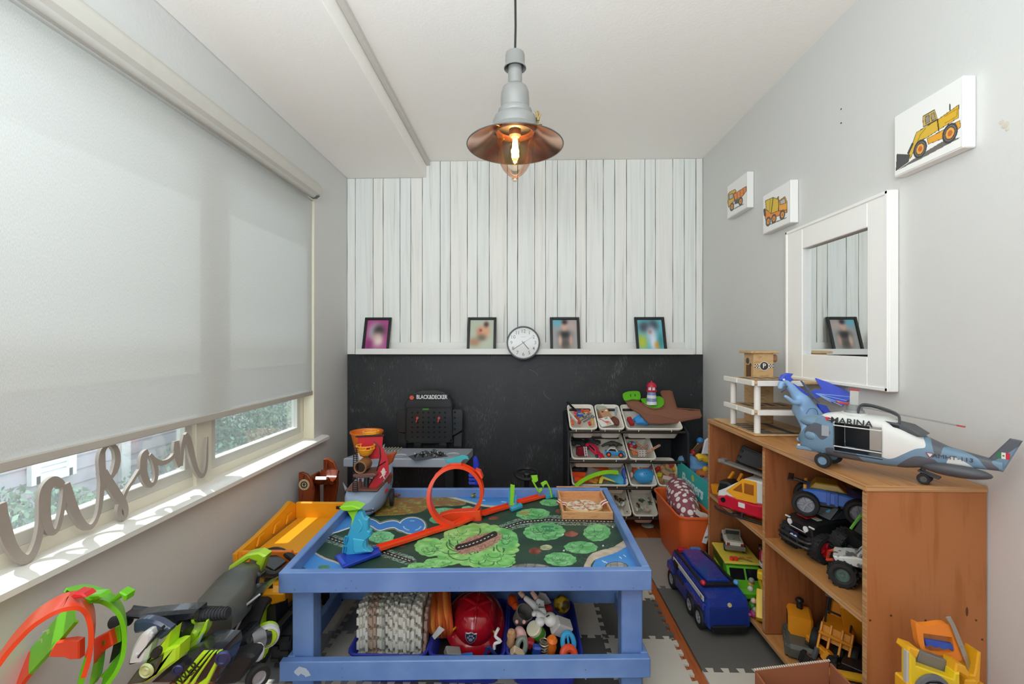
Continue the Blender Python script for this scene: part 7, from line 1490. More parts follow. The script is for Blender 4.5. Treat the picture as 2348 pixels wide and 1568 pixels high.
part('wing', MB().slab(ZH([(650, 308), (662, 306), (720, 375), (800, 478), (780, 470), (715, 410)]), YD - .06, .006), pl('#54627f'), t, world=True, label='far wing seen edge-on')
part('mouth', MB().tube([D(500, 395, -.015), D(530, 375, -.02), D(545, 345, -.02)], .003, 6), pl('#2a3a60'), t, world=True); part('eye', MB().ell(D(522, 300, -.02), .005), wht, t, world=True)
# helicopter
ha, hb = Vector((.985, 1.655)), Vector((1.318, 1.235)); dv = (hb - ha).normalized(); ang = math.atan2(dv.y, dv.x); HL = .53
t = thing('toy_helicopter', 'grey, white and blue camouflage navy toy helicopter on the bookcase top', 'helicopter', (ha.x, ha.y, ZT), (0, 0, ang))
m, nt, b = newmat('camouflage'); n = node(nt, 'ShaderNodeTexNoise'); n.inputs['Scale'].default_value = 9.5; n.inputs['Detail'].default_value = .6; n.inputs['Distortion'].default_value = .4
nt.links.new(coords(nt, (1, .5, 1)).outputs[0], n.inputs['Vector']); r = ramp(nt, [(.0, '#dcdcd8'), (.47, '#6d8ba2'), (.59, '#565a62')], 'CONSTANT'); nt.links.new(n.outputs[0], r.inputs[0]); nt.links.new(r.outputs[0], b.inputs['Base Color']); b.inputs['Roughness'].default_value = .4; CAMO = m
SLT = pl('#6d8ba2', .4); KHD = pl('#4b4d52', .4)
# body sections along x (nose at 0), half width, bottom, top
HS = [(.0, .008, .075, .09), (.02, .032, .048, .115), (.05, .046, .04, .15), (.085, .052, .037, .178), (.12, .054, .036, .186), (.25, .054, .036, .186), (.30, .05, .04, .165), (.345, .042, .05, .138), (.39, .03, .062, .118), (.46, .02, .07, .104), (.50, .014, .072, .098)]
def hsec(x, w, z0, z1):
    o = []
    for k in range(20):
        a = 2 * PI * k / 20 + PI / 20; c, s_ = math.cos(a), math.sin(a); o.append(Vector((x, w * math.copysign(abs(c) ** .55, c), (z0 + z1) / 2 + (z1 - z0) / 2 * math.copysign(abs(s_) ** .6, s_))))
    return o
xs = [.0, .02, .05, .085, .12, .125, .25, .255, .30, .345, .39, .46, .50]
secs = [hsec(x, *[np.interp(x, [h[0] for h in HS], [h[i] for h in HS]) for i in (1, 2, 3)]) for x in xs]
mb = MB(); vs = []; fs = []
for sc_ in secs: vs += sc_
for i in range(len(secs) - 1):
    for k in range(20):
        j = (k + 1) % 20
        if xs[i] >= .124 and xs[i + 1] <= .251 and (k in (18, 19, 0, 8, 9, 10)): continue
        fs.append((i * 20 + k, i * 20 + j, (i + 1) * 20 + j, (i + 1) * 20 + k))
fs += [list(range(20)), [(len(secs) - 1) * 20 + k for k in range(20)]]
mb.add(vs, fs); fo = part('fuselage', mb, CAMO, t, ang=50, fix=True); sm = fo.modifiers.new('shell', 'SOLIDIFY'); sm.thickness = .003; sm.offset = -1
part('cabin_floor', MB().box((.187, 0, .06), (.13, .1, .004)), pl('#2c3540', .3), t); part('cabin_ceiling', MB().box((.187, 0, .165), (.13, .09, .003)), pl('#2a2c30'), t); part('bulkhead', MB().box((.123, 0, .11), (.003, .09, .11)), pl('#15171a'), t); part('dark_far_panel', MB().box((.158, .0515, .11), (.068, .003, .10)), pl('#1a1d22', .3), t)  # last part: plain dark panel closing the forward half of the far opening
part('door_frame', MB().tube([(.124, -.055, .08), (.124, -.055, .148), (.251, -.055, .148), (.251, -.055, .08)], .0022, 6, closed=True), pl('#d8d8d4'), t)
part('windscreen', MB().prism([(.255, .178), (.31, .168), (.345, .145), (.33, .142), (.28, .16)], .084, 'Y', -.042, bev=.004), KHD, t); part('windscreen_pane', MB().prism([(.266, .172), (.288, .169), (.292, .16), (.275, .162)], .086, 'Y', -.043, bev=.001).prism([(.3, .166), (.325, .155), (.325, .148), (.305, .153)], .082, 'Y', -.041, bev=.001), pl('#1c1d22', .15), t)
part('nose_bump', MB().ell((.055, -.04, .10), (.022, .012, .016)), SLT, t); part('side_window', MB().box((.1, -.0535, .125), (.022, .002, .035)), pl('#9aa0a6'), t)
part('cockpit_brow', MB().ell((.055, 0, .145), (.05, .042, .022)), SLT, t)
part('tail_boom_pod', MB().ell((.41, -.03, .058), (.075, .02, .018)), KHD, t, label='dark grey pod under the tail')
part('tail_fin', MB().prism([(.455, .075), (.50, .07), (.535, .16), (.512, .163)], .012, 'Y', -.006, bev=.003), CAMO, t); part('tail_flag_green', MB().box((.493, -.0068, .115), (.008, .001, .017), bev=0, rot=(0, -.0, 0)), pl('#2a7a4a'), t); part('tail_flag_white', MB().box((.501, -.0068, .115), (.008, .001, .017), bev=0), wht, t); part('tail_flag_red', MB().box((.509, -.0068, .115), (.008, .001, .017), bev=0), pl('#c22a3a'), t); part('flag_mark', MB().ell((.501, -.0074, .115), (.0022, .0006, .0022)), pl('#6a5a3a'), t)
part('rotor_mast', MB().cyl((.165, 0, .184), (.165, 0, .198), .03, .026, 20).cyl((.165, 0, .198), (.165, 0, .215), .022, seg=20), pl('#8b8d8c', .4), t)
part('mast_cap', MB().cyl((.165, 0, .182), (.165, 0, .19), .036, seg=20), wht, t)
def blade(a, L, tip, droop=0.):
    d = Vector((math.cos(a), math.sin(a), 0)); c = Vector((.165, 0, .212)); mb = MB().bar(c, c + d * L * .93 + Vector((0, 0, droop * L)), .013, .003); bl = part('rotor_blade', mb, pl('#8f9191', .45), t); part('red_tip', MB().bar(c + d * L * .93 + Vector((0, 0, droop * L)), c + d * L + Vector((0, 0, droop * L * 1.06)), .0135, .0034), pl('#b23a42'), bl)
blade(.06, .26, 1, -.12); blade(3.3, .05, 1, .2)
mb = MB().prism([(-.012, 0), (.012, 0), (.013, .05), (-.011, .05)], .003, 'Y', 0, bev=.0005); mb.v = [(x + .165, y - .004, z + .212) for x, y, z in mb.v]; b3 = part('rotor_blade', mb, pl('#b7b8b2', .45), t, label='folded blade standing up'); part('red_tip', MB().box((.166, -.0025, .264), (.027, .006, .006)), pl('#b23a42'), b3)
part('red_tip', MB().box((.14, -.02, .219), (.03, .012, .006)), pl('#b23a42'), t)
part('winch_arm', MB().tube(smooth_path([(.18, -.02, .19), (.19, -.025, .218), (.215, -.028, .222), (.26, -.03, .212), (.285, -.03, .198), (.288, -.032, .17)], 5), .0038, 6).tube(smooth_path([(.185, -.02, .215), (.22, -.024, .216), (.26, -.026, .206), (.285, -.03, .196)], 4), .003, 6), pl('#4a4d50'), t)
part('name_letters', MB().text('MARINA', .027, Mt((.172, -.0557, .164), (PI / 2 - .22, 0, 0)), bold=.0004, sx=1.12), pl('#1f2226'), t)
part('name_stripe', MB().prism([(.098, .172), (.114, .172), (.106, .158)], .001, 'Y', -.0553, bev=0), pl('#c8343c'), t); part('star_bars', MB().box((.117, -.0556, .162), (.012, .001, .003), bev=0).box((.117, -.0556, .168), (.012, .001, .003), bev=0), blk, t)
part('serial_letters', MB().text('AMHT-113', .016, Mt((.405, -.0325, .093), (PI / 2, 0, .16)), sx=1.15), pl('#2a2e34'), t)
mb = MB().prism([(.352, .099), (.366, .099), (.359, .088)], .001, 'Y', -.0425, bev=0); part('roundel', mb, wht, t); part('roundel_edge', MB().tube([(.351, -.043, .1), (.367, -.043, .1), (.359, -.043, .086)], .0016, 5, closed=True), pl('#a8303a'), t)
for y in (-.05, .05): wheel(t, (.092, y, .0245), .0245, .016, SLT, (0, 1, 0), rim_r=.55); part('wheel_strut', MB().bar((.095, y * .9, .03), (.085, y * .7, .06), .01, .008), SLT, t)
for y in (-.014, .014): wheel(t, (.34, y, .016), .016, .012, pl('#555'), (0, 1, 0))
part('wheel_strut', MB().bar((.34, 0, .018), (.335, 0, .055), .012, .01).box((.35, 0, .03), (.05, .03, .006), rot=(0, .3, 0)), KHD, t)
part('nose_wing', MB().box((.03, -.03, .052), (.05, .02, .012), bev=.004), SLT, t); part('nose_marker', MB().box((.012, -.032, .056), (.008, .003, .012)), wht, t)
# ======================================================================================
# in the bookcase. toys are built front to -y and turned
SHF, BOT = .4985, .0902
ZX = lambda l, s, ox, oy: zq(l, s, ox, oy)
def monster(name, label, loc, rz, L, W, wr, ww, body, prof, cab, rims, glass=None, tilt=(0, 0), cat='toy truck', tread=16, base=None, rim_r=.55, spokes=5):
    t_ = thing(name, label, cat, loc, (tilt[0], tilt[1], rz)); g = glass or pl('#3a3d42', .12)
    part('chassis', MB().box((0, 0, wr * 1.0), (W * .5, L * .86, wr * .5), bev=.006), blk, t_)
    part('body', MB().prism(prof, W * .78, 'X', -W * .39, bev=.005), body, t_)
    if cab: part('cab', MB().prism(cab, W * .66, 'X', -W * .33, bev=.005), body, t_); mb_ = MB(); [mb_.prism(inset(cab, .007), s * .002, 'X', s * W * .33, bev=0) for s in (-1, 1)]; part('windows', mb_, g, t_)
    for y in (-L * .33, L * .33):
        part('axle', MB().cyl((-W * .45, y, wr), (W * .45, y, wr), .008, seg=8), blk, t_)
        for s in (-1, 1): wheel(t_, (s * (W * .5 - ww * .3), y, wr), wr, ww, rims, tread=tread, rim_r=rim_r, spokes=spokes)
    return t_
# black truck with red rims, facing left into the room and towards the camera
p = P(1862, 1235, Z=SHF + .06); wr = .052
t = monster('black_monster_truck', 'black off-road toy truck with red rims and front lights, middle shelf', (1.195, 1.815, SHF), -1.4, .27, .17, wr, .06, blk, [(-.13, .085), (-.135, .12), (-.11, .135), (-.03, .145), (.13, .145), (.13, .085)], [(-.04, .142), (.0, .185), (.08, .19), (.12, .145)], pl('#c9202c', .3))
part('windscreen', MB().bar((0, -.045, .146), (0, -.006, .186), .105, .004), pl('#6c6e70', .15), t)
part('windscreen_sticker', MB().bar((.02, -.030, .165), (.02, -.02, .175), .022, .005), pl('#4fb3cf'), t); part('windscreen_sticker', MB().bar((-.04, -.022, .173), (-.04, -.014, .181), .02, .005), pl('#a4cc3a'), t)
part('hood_decal', MB().bar((-.015, -.105, .1385), (-.015, -.055, .1435), .05, .003), pl('#c9202c'), t); part('hood_decal', MB().bar((.025, -.085, .1395), (.025, -.065, .142), .03, .003), pl('#a9aa90'), t)
for x in (-.04, .04): part('headlight', MB().cyl((x, -.134, .112), (x, -.138, .112), .011, seg=14), pl('#e8e8ea', .1), t); part('lamp_bar', MB().box((x * 1.5, -.128, .124), (.026, .006, .006)), wht, t); part('fog_light', MB().box((x * .8, -.158, .05), (.022, .006, .008)), wht, t)
part('bumper', MB().tube(smooth_path([(-.075, -.13, .075), (-.06, -.155, .07), (.06, -.155, .07), (.075, -.13, .075)], 4), .005, 6).tube(smooth_path([(-.07, -.13, .05), (-.055, -.16, .052), (.055, -.16, .052), (.07, -.13, .05)], 4), .005, 6).box((-.022, -.155, .06), (.005, .005, .03)).box((.022, -.155, .06), (.005, .005, .03)), pl('#2c2d2e'), t)
part('grille_plate', MB().box((0, -.15, .072), (.036, .004, .034)), pl('#1c2346', .3), t)
for x in (-.009, .009): part('spot_lamp', MB().cyl((x, -.152, .072), (x, -.156, .072), .007, seg=12), pl('#cfd6ea', .1), t)
part('grille_dots', MB().box((0, -.1365, .098), (.08, .002, .004)), pl('#bcbcbc'), t); part('roll_cage', MB().tube([(-.05, -.0, .19), (.05, -.0, .19), (.05, .08, .195), (-.05, .08, .195)], .005, 6, closed=True), blk, t)
# blue buggy above it
t = monster('blue_buggy', 'blue toy buggy with grey five-spoke wheels stacked above the black truck', (1.205, 1.815, .645), 1.0, .25, .17, .047, .045, pl('#3f74cf', .3), [(-.09, .05), (-.095, .085), (-.04, .1), (.04, .105), (.09, .1), (.1, .06)], None, pl('#8d9099', .35), tilt=(.0, .0), cat='toy car', tread=0, rim_r=.62)
for x, y in ((-.067, -.015), (-.067, .01), (.067, -.015), (.067, .01)): part('body_rib', MB().box((x, y, .078), (.006, .012, .05)), pl('#2f60bb', .3), t)
part('amber_canopy', MB().prism([(-.05, .1), (-.02, .128), (.05, .128), (.07, .103)], .1, 'X', -.05, bev=.004), pl('#a58a2c', .15, coat=.5), t); part('rear_wing', MB().box((0, .135, .125), (.1, .02, .006)).bar((0, .08, .11), (0, .135, .122), .012, .01), blk, t); part('orange_shock', MB().cyl((.05, .085, .06), (.05, .085, .115), .006, seg=8).cyl((-.05, .085, .06), (-.05, .085, .115), .006, seg=8), pl('#e09a2c'), t)
part('shelf_prop', MB().box((0, .02, .02), (.08, .16, .03)), blk, t)
monster('green_rim_truck', 'black toy truck with green-ringed tyres behind the black truck', (1.25, 1.66, .54), -1.3, .2, .15, .047, .05, blk, [(-.08, .06), (-.08, .1), (.09, .1), (.09, .06)], [(-.05, .095), (-.02, .14), (.05, .14), (.07, .1)], pl('#58b83a', .4), tilt=(.1, .2), spokes=0, rim_r=.5)
t = bpy.data.objects['green_rim_truck']; part('green_cage', MB().tube([(-.055, -.05, .1), (-.05, -.02, .15), (-.05, .05, .15), (-.055, .08, .1)], .005, 6).tube([(.055, -.05, .1), (.05, -.02, .15), (.05, .05, .15), (.055, .08, .1)], .005, 6).tube([(-.05, -.02, .15), (.05, .05, .15)], .004, 6), pl('#79c84a'), t)
t = monster('white_monster_truck', 'white printed toy truck with big knobbly black tyres at the shelf end', (1.145, 1.568, SHF), -2.214, .2, .15, .052, .06, speckle('#d9d8d4', '#6e6e70', 26, .52, .56, .5), [(-.09, .09), (-.1, .115), (-.02, .13), (.1, .135), (.1, .09)], [(-.02, .128), (.01, .165), (.07, .165), (.09, .133)], pl('#4f6a60', .5), tread=14, rim_r=.5, spokes=0)
t.scale = (.8,) * 3; part('yellow_lamp', MB().ell((-.06, -.095, .095), (.016, .012, .014)), pl('#e2a11f', .3), t); part('bull_bar', MB().tube([(-.06, -.1, .1), (-.05, -.12, .09), (.05, -.12, .09), (.06, -.1, .1)], .006, 6), pl('#c43a20'), t)
# lower right bay: construction toys
CO = pl('#e8971f', .4)
t = thing('roller_digger', 'small yellow toy excavator on grey tracks at the left of the bottom bay', 'toy excavator', (1.115, 1.86, BOT), (0, 0, -.45)); GT = pl('#55564f', .5)
part('track_base', MB().box((0, 0, .028), (.11, .2, .055), bev=.012), GT, t)
for k in range(4): part('track_cleat', MB().box((-.057, -.07 + k * .045, .026), (.008, .03, .045), bev=.004), GT, t)
part('cab', MB().prism([(-.02, .056), (-.02, .13), (.07, .135), (.085, .056)], .085, 'X', -.045, bev=.008), CO, t); part('cab_window', MB().box((-.0455, .03, .1), (.003, .04, .045), bev=.008), pl('#1d1a18', .2), t); part('stack', MB().cyl((0, .05, .135), (0, .05, .165), .012, seg=12).ell((0, .05, .165), (.016, .016, .012)), blk, t)
part('arm', MB().bar((.02, -.04, .07), (.07, -.13, .07), .02, .026).bar((.07, -.13, .07), (.085, -.165, .045), .018, .022).cyl((.06, -.13, .055), (.08, -.13, .085), .014, seg=12), CO, t); part('bucket_roller', MB().cyl((.06, -.18, .03), (.12, -.15, .03), .03, seg=16), pl('#28282a'), t); part('knob', MB().cyl((.02, -.06, .055), (.02, -.06, .062), .014, seg=14), pl('#2b2c2a'), t)
t = thing('loader_cab', 'orange toy loader with black roll cage in the bottom bay', 'toy loader', (1.19, 1.775, BOT + .03), (-.15, .1, -.75))
part('body', MB().prism([(-.06, .06), (-.05, .11), (.05, .13), (.08, .1), (.08, .06)], .1, 'X', -.05, bev=.006), CO, t)
mb = MB()
for x in (-.04, .04): mb.bar((x, -.03, .115), (x, -.03, .21), .007, .007).bar((x, .04, .125), (x, .035, .215), .007, .007).bar((x, -.03, .21), (x, .035, .215), .007, .007)
mb.bar((-.04, -.03, .21), (.04, -.03, .21), .007, .007).bar((-.04, -.03, .16), (.04, -.03, .16), .007, .007); part('roll_cage', mb, blk, t); part('cage_roof', MB().box((0, 0, .218), (.1, .085, .01)), pl('#55585a'), t)
for x in (-.045, -.015, .02, .05): part('front_fork', MB().bar((x, -.05, .12), (x, -.085, .03), .008, .008), CO, t)
part('fork_bar', MB().bar((-.05, -.07, .085), (.055, -.07, .085), .01, .01), CO, t); part('engine_cover', MB().box((0, .07, .15), (.075, .06, .07), bev=.006), CO, t)
for y in (-.04, .07):
    for s in (-1, 1): wheel(t, (s * .06, y, .04), .04, .03, CO)
t = thing('tipper_body', 'orange toy dump truck tipped up on end in the bottom bay', 'toy truck', (1.225, 1.69, BOT), (0, 0, -.8)); M_ = Euler((-1.0, 0, 0)).to_matrix().to_4x4()
part('tipper_tray', MB().prism([(-.12, .05), (.1, .05), (.13, .12), (.1, .13), (-.1, .125), (-.16, .1)], .12, 'X', -.06, bev=.006, M=Matrix.Translation((0, 0, .12)) @ M_), CO, t); part('tray_hollow', MB().prism([(-.1, .128), (.1, .132), (.09, .136), (-.09, .134)], .1, 'X', -.05, bev=.001, M=Matrix.Translation((0, 0, .12)) @ M_), pl('#b86d18'), t)
part('chassis', MB().box((0, .02, .07), (.08, .22, .03)), blk, t)
for y in (-.07, .03, .1):
    for s in (-1, 1): wheel(t, (s * .06, y, .042), .042, .034, CO, (1, 0, .25) if s < 0 else (1, 0, 0), tread=12)
t = thing('yellow_digger', 'yellow toy digger with a long arm at the right of the bottom bay', 'toy digger', (1.275, 1.60, BOT + .1), (0, 0, -.6)); part('cab', MB().box((.0, .05, .15), (.09, .1, .09), bev=.008), CO, t); part('cab_window', MB().box((-.046, .05, .165), (.003, .07, .05)), pl('#14120f', .2), t); part('arm', MB().bar((-.03, .06, .09), (.02, -.06, .10), .04, .045).bar((-.02, .0, .05), (.03, -.06, .05), .02, .015), CO, t); part('pivot', MB().cyl((.0, -.045, .1), (-.035, -.06, .1), .018, seg=14), gry, t); part('base', MB().box((0, .02, .02), (.1, .16, .08), bev=.01), pl('#2a2a2a'), t)
t = thing('loose_wheel', 'loose black toy wheel with an orange rim lying flat in the bottom bay', 'wheel', (1.09, 1.745, BOT + .024), (0, .25, 0)); wheel(t, (0, 0, 0), .042, .045, pl('#d9792a'), (0, 0, 1), tread=12); part('axle_stub', MB().cyl((0, 0, .01), (.004, 0, .055), .009, seg=10), pl('#5a5d60'), t)
solo('grey_toy_base', MB().box((0, 0, .03), (.07, .09, .06), bev=.012), pl('#8b8da0', .3), 'grey rounded toy between the wheels of the bottom bay', 'toy').location = (1.19, 1.665, BOT)
t = thing('yellow_scoop', 'yellow toy shovel bucket with grey plate at the near end of the bottom bay', 'toy bucket', (1.085, 1.58, BOT), (0, 0, -.3)); t.scale = (.8, .8, .52)
part('scoop', MB().sweep(smooth_path([(0, .03, .0), (0, .045, .1), (0, .02, .19), (0, -.03, .235), (0, -.075, .24)], 5), (1, 0, 0), [(-.07, 0), (.07, 0), (.07, .012), (-.07, .012)]), pl('#e7b02a'), t); part('scoop_side', MB().prism([(.03, .0), (.045, .1), (.02, .19), (-.03, .235), (-.07, .235), (-.04, .1), (-.05, 0)], .008, 'X', -.07, bev=.001), pl('#e7b02a'), t); part('grey_plate', MB().box((.02, -.055, .1), (.09, .004, .2), bev=.001), pl('#a79f95'), t); part('base_tab', MB().box((0, -.01, .06), (.1, .05, .12), bev=.004), pl('#e0752a'), t)
# upper left bay
t = thing('rescue_helicopter', 'white and red toy rescue helicopter with amber cockpit on the left shelf', 'helicopter', (1.085, 2.13, SHF + .026), (0, 0, -2.498)); t.scale = (.85, .85, .85)
part('lower_body', MB().prism([(-.2, .0), (-.205, .05), (-.15, .085), (.0, .07), (.12, .09), (.2, .09), (.2, .02), (.1, -.005)], .13, 'X', -.065, bev=.012), pl('#c41f34', .25), t)
part('upper_body', MB().prism([(-.205, .052), (-.2, .085), (-.16, .11), (-.05, .19), (.1, .2), (.2, .17), (.2, .06), (.12, .085), (.0, .068), (-.15, .06)], .12, 'X', -.06, bev=.01), wht, t)
part('nose_cone', MB().prism([(-.215, .07), (-.2, .14), (-.15, .145), (-.1, .12), (-.15, .09)], .10, 'X', -.05, bev=.01), pl('#1c1c1e', .15), t)
mb = MB(); [mb.prism([(-.15, .1), (-.055, .19), (.02, .19), (.02, .075), (-.09, .07)], s * .004, 'X', s * .06, bev=.001) for s in (-1, 1)]; part('cockpit_frame', mb, pl('#eba32a', .2), t); mb = MB(); [mb.prism([(-.11, .115), (-.06, .165), (-.055, .115)], s * .003, 'X', s * .0635, bev=0).prism([(-.045, .115), (-.045, .17), (.005, .17), (.005, .115)], s * .003, 'X', s * .0635, bev=0) for s in (-1, 1)]; part('cockpit_pane', mb, pl('#9c5a1a', .1), t)
part('brand_letters', MB().text('TONKA', .026, Mt((.0606, .125, .115), (PI / 2, 0, PI / 2))), pl('#1c1c1e'), t); part('blue_label', MB().box((.0612, .08, .165), (.002, .04, .014)), pl('#2f3f94'), t); part('side_tank', MB().cyl((.062, .07, .145), (.062, .13, .145), .018, seg=12), wht, t)
part('side_badge', MB().box((.0655, -.06, .045), (.002, .036, .026)), wht, t); part('vent', MB().cyl((.063, -.165, .045), (.068, -.165, .045), .014, seg=14), blk, t)
for s in (-1, 1): part('skid', MB().tube(smooth_path([(s * .06, -.22, -.005), (s * .062, -.17, -.024), (s * .062, .1, -.024), (s * .062, .2, -.024)], 4), .006, 7), blk, t); part('skid_strut', MB().bar((s * .05, -.06, .01), (s * .062, -.06, -.024), .012, .012).bar((s * .05, -.12, -.02), (s * .05, -.02, .005), .008, .008), blk, t)
for k in range(2): part('rotor_blade', MB().bar((-.04, -.16 + k * .02, .235 + k * .01), (.02, .2, .215), .03, .006), blk, t)
part('rotor_arm', MB().bar((0, -.2, .245), (0, .12, .21), .05, .012).box((0, -.2, .25), (.05, .04, .02)), pl('#7d7a74', .3), t); part('rotor_mast', MB().cyl((0, .05, .19), (0, .05, .225), .02, seg=12), blk, t)
t = thing('orange_loader', 'orange toy loader bucket and arms behind the rescue helicopter', 'toy loader', (1.10, 2.42, SHF), (0, 0, -.9)); t.scale = (.75,) * 3; part('bucket', MB().prism([(-.1, .03), (-.12, .1), (-.05, .09), (-.03, .05)], .12, 'X', -.1, bev=.004), CO, t); part('arm', MB().bar((-.04, -.05, .08), (-.02, .05, .17), .02, .02).bar((.03, -.05, .08), (.04, .05, .17), .02, .02), CO, t); part('seat_block', MB().box((0, .03, .1), (.07, .06, .05), bev=.006), blk, t); part('base', MB().box((0, 0, .03), (.12, .15, .06), bev=.006), blk, t)
t = thing('yellow_roof_truck', 'toy truck with yellow roof panel behind the rescue helicopter', 'toy truck', (1.19, 2.32, SHF), (0, 0, .2)); t.scale = (.66,) * 3; part('roof_panel', MB().box((0, 0, .262), (.11, .1, .014), bev=.004, rot=(.1, .1, 0)), CO, t); part('posts', MB().bar((-.04, .03, .1), (-.045, .03, .255), .01, .01).bar((.04, -.03, .1), (.045, -.03, .255), .01, .01), blk, t); part('body', MB().box((0, 0, .07), (.12, .14, .14), bev=.01), blk, t)
t = thing('black_flatbed', 'black ridged plastic panel leaning at the back of the left top cubby', 'panel', (1.20, 2.42, .64), (.3, .1, .85)); t.scale = (.8,) * 3; part('panel', MB().box((0, 0, .06), (.02, .22, .15), bev=.004), pl('#3b3c3c', .45), t)
for z in (.0, .12): part('edge_rail', MB().box((-.011, 0, z), (.01, .22, .012)), blk, t)
for z in (.02, .06, .1): part('hinge', MB().box((-.014, .1, z), (.012, .02, .016)), blk, t)
# lower left bay
t = thing('green_truck', 'lime green and yellow toy truck with lettered side in the lower left bay', 'toy truck', (1.07, 2.30, BOT), (0, 0, -.12)); t.scale = (.92, .88, .68); GG = pl('#5cab28', .3); YR2 = pl('#d9c24a', .4)
part('body', MB().prism([(-.2, .03), (-.205, .1), (-.19, .125), (-.13, .14), (-.09, .215), (.16, .225), (.16, .03)], .17, 'X', -.085, bev=.01), GG, t); part('roof', MB().box((0, .04, .232), (.185, .25, .016), bev=.006), YR2, t)
part('windscreen', MB().bar((-.04, -.128, .147), (-.04, -.098, .208), .07, .004).bar((.04, -.128, .147), (.04, -.098, .208), .07, .004), pl('#14161a', .12), t); part('grille', MB().box((0, -.206, .06), (.1, .004, .02)), blk, t)
for x in (-.05, -.03): part('beacon', MB().cyl((x, -.06, .24), (x, -.06, .262), .011, seg=12), pl('#d93324', .25), t)
part('roof_marks', MB().box((-.025, -.02, .2405), (.03, .02, .001)).box((.012, -.02, .2405), (.03, .02, .001)).box((.05, -.02, .2405), (.03, .02, .001)), pl('#e07a2c'), t, kind='stuff'); part('roof_bar', MB().tube(smooth_path([(-.05, -.07, .243), (0, -.05, .25), (.05, -.07, .243)], 4), .004, 6), pl('#6a5a1c'), t)
part('side_sign', MB().box((-.0865, .04, .1), (.004, .19, .075)), pl('#c9c04a'), t)
for k, ch in enumerate('DME'): part('sign_panel', MB().box((-.089, .1 - k * .055, .1), (.004, .045, .06)), pl('#6a3a22'), t); part('sign_letter', MB().text(ch, .042, Mt((-.0915, .1 - k * .055, .1), (PI / 2, 0, -PI / 2))), wht, t)
part('side_opening', MB().box((-.0862, .06, .185), (.003, .18, .06)), pl('#2f5a16'), t)
for y in (-.13, .1):
    for s in (-1, 1): wheel(t, (s * .08, y, .035), .035, .028, pl('#d0a13a'))
t = thing('white_jeep', 'cream toy jeep with grey bumper parked on the green truck roof', 'toy car', (1.088, 2.40, BOT + .1645), (0, 0, 2.86)); CRJ = pl('#cfccbf', .4)
part('body', MB().prism([(-.085, .025), (-.09, .05), (-.02, .055), (.08, .055), (.085, .025)], .085, 'X', -.0425, bev=.005), CRJ, t); part('seat_well', MB().box((0, .025, .056), (.06, .07, .004)), pl('#8f8b7d'), t); part('roll_bar', MB().tube([(-.036, -.01, .055), (-.034, -.005, .085), (.034, -.005, .085), (.036, -.01, .055)], .005, 6), pl('#8a8677'), t); part('bumper', MB().box((0, .088, .028), (.095, .012, .022), bev=.003), pl('#6e6b63'), t); part('windscreen', MB().bar((0, -.025, .055), (0, -.012, .08), .075, .004), pl('#4c4c46', .1), t)
for x in (-.032, .032): part('tail_light', MB().box((x, .0865, .046), (.014, .004, .012)), pl('#8c1c22'), t)
part('number', MB().text('7', .018, Mt((0, .05, .0592), (0, 0, PI))), blk, t)
for y in (-.055, .055):
    for s in (-1, 1): wheel(t, (s * .042, y, .02), .02, .016, pl('#777'))
t = thing('red_boat', 'dark red toy boat with black cabin on a spotted base, lower left bay', 'toy boat', (1.145, 2.15, .262), (0, 0, -.5)); t.scale = (.8,) * 3; part('hull', MB().prism([(-.1, .08), (-.06, .05), (.1, .05), (.1, .1), (.02, .12), (-.07, .13)], .1, 'X', -.05, bev=.01), pl('#9d1430', .25), t); part('cabin', MB().cyl((-.055, 0, .11), (.0, 0, .11), .024, seg=14), blk, t); part('yellow_band', MB().cyl((-.02, 0, .11), (-.012, 0, .11), .0245, seg=14), yel, t); part('spotted_base', MB().ell((0, .0, .03), (.055, .08, .04)), speckle('#d8d6d4', '#2a2a2c', 22, .62, .64, .5), t); part('porthole', MB().ell((-.051, .06, .095), (.003, .016, .02)), pl('#c9a9b4'), t)
solo('red_white_toy', MB().sweep(smooth_path([(0, -.03, .0), (0, -.02, .06), (0, .01, .1), (0, .04, .11)], 4), (1, 0, 0), [(-.02, 0), (.02, 0), (.02, .012), (-.02, .012)], 0).box((.01, .02, .04), (.03, .04, .08), 1, .006), [wht, red], 'red and white curved toy beside the bookcase divider, lower left bay', 'toy').location = (1.13, 2.01, BOT + .1)
t = thing('yellow_digger_bucket', 'bright yellow toy digger scoop against the divider, lower left bay', 'toy digger', (1.065, 2.045, BOT), (0, 0, -.5)); t.scale = (.75,) * 3; YB_ = pl('#e6bf1f', .35)
part('scoop', MB().prism([(-.07, .02), (-.09, .05), (.01, .17), (.05, .15), (.03, .0), (-.03, -.0)], .09, 'X', -.04, bev=.004), YB_, t); part('arm', MB().bar((0, .03, .16), (-.02, -.01, .25), .02, .03).box((-.01, -.01, .265), (.05, .06, .05), bev=.01), YB_, t)
for k, (x, y, z, c1, l) in enumerate(((1.045, 2.10, .03, '#3f8a2c', 'green round-bodied small toy figure'), (1.03, 2.055, .022, '#a83a72', 'pink and white small toy figure'), (1.055, 2.15, .045, '#6f7a55', 'grey-green small toy figure'), (1.03, 2.18, .03, '#3a2f30', 'dark wheeled small toy figure'), (1.07, 2.17, .06, '#d0922f', 'amber small toy figure'))):
    t = thing('toy_figure', l + ' in front of the green truck', 'toy figure', (x, y, BOT)); part('body', MB().ell((0, 0, z * .9), (.022, .02, z * .85)), pl(c1), t); part('head', MB().ell((-.004, -.012, z * 1.9), (.013, .013, .013)), (pl('#d9b8a8'), pl('#8a8f80'), pl('#c8c8c0'))[k % 3], t); part('arm', MB().tube([(-.02, 0, z), (-.03, -.016, z * 1.1)], .006, 7).tube([(.02, 0, z), (.028, -.014, z * .7)], .006, 7), pl(c1), t)
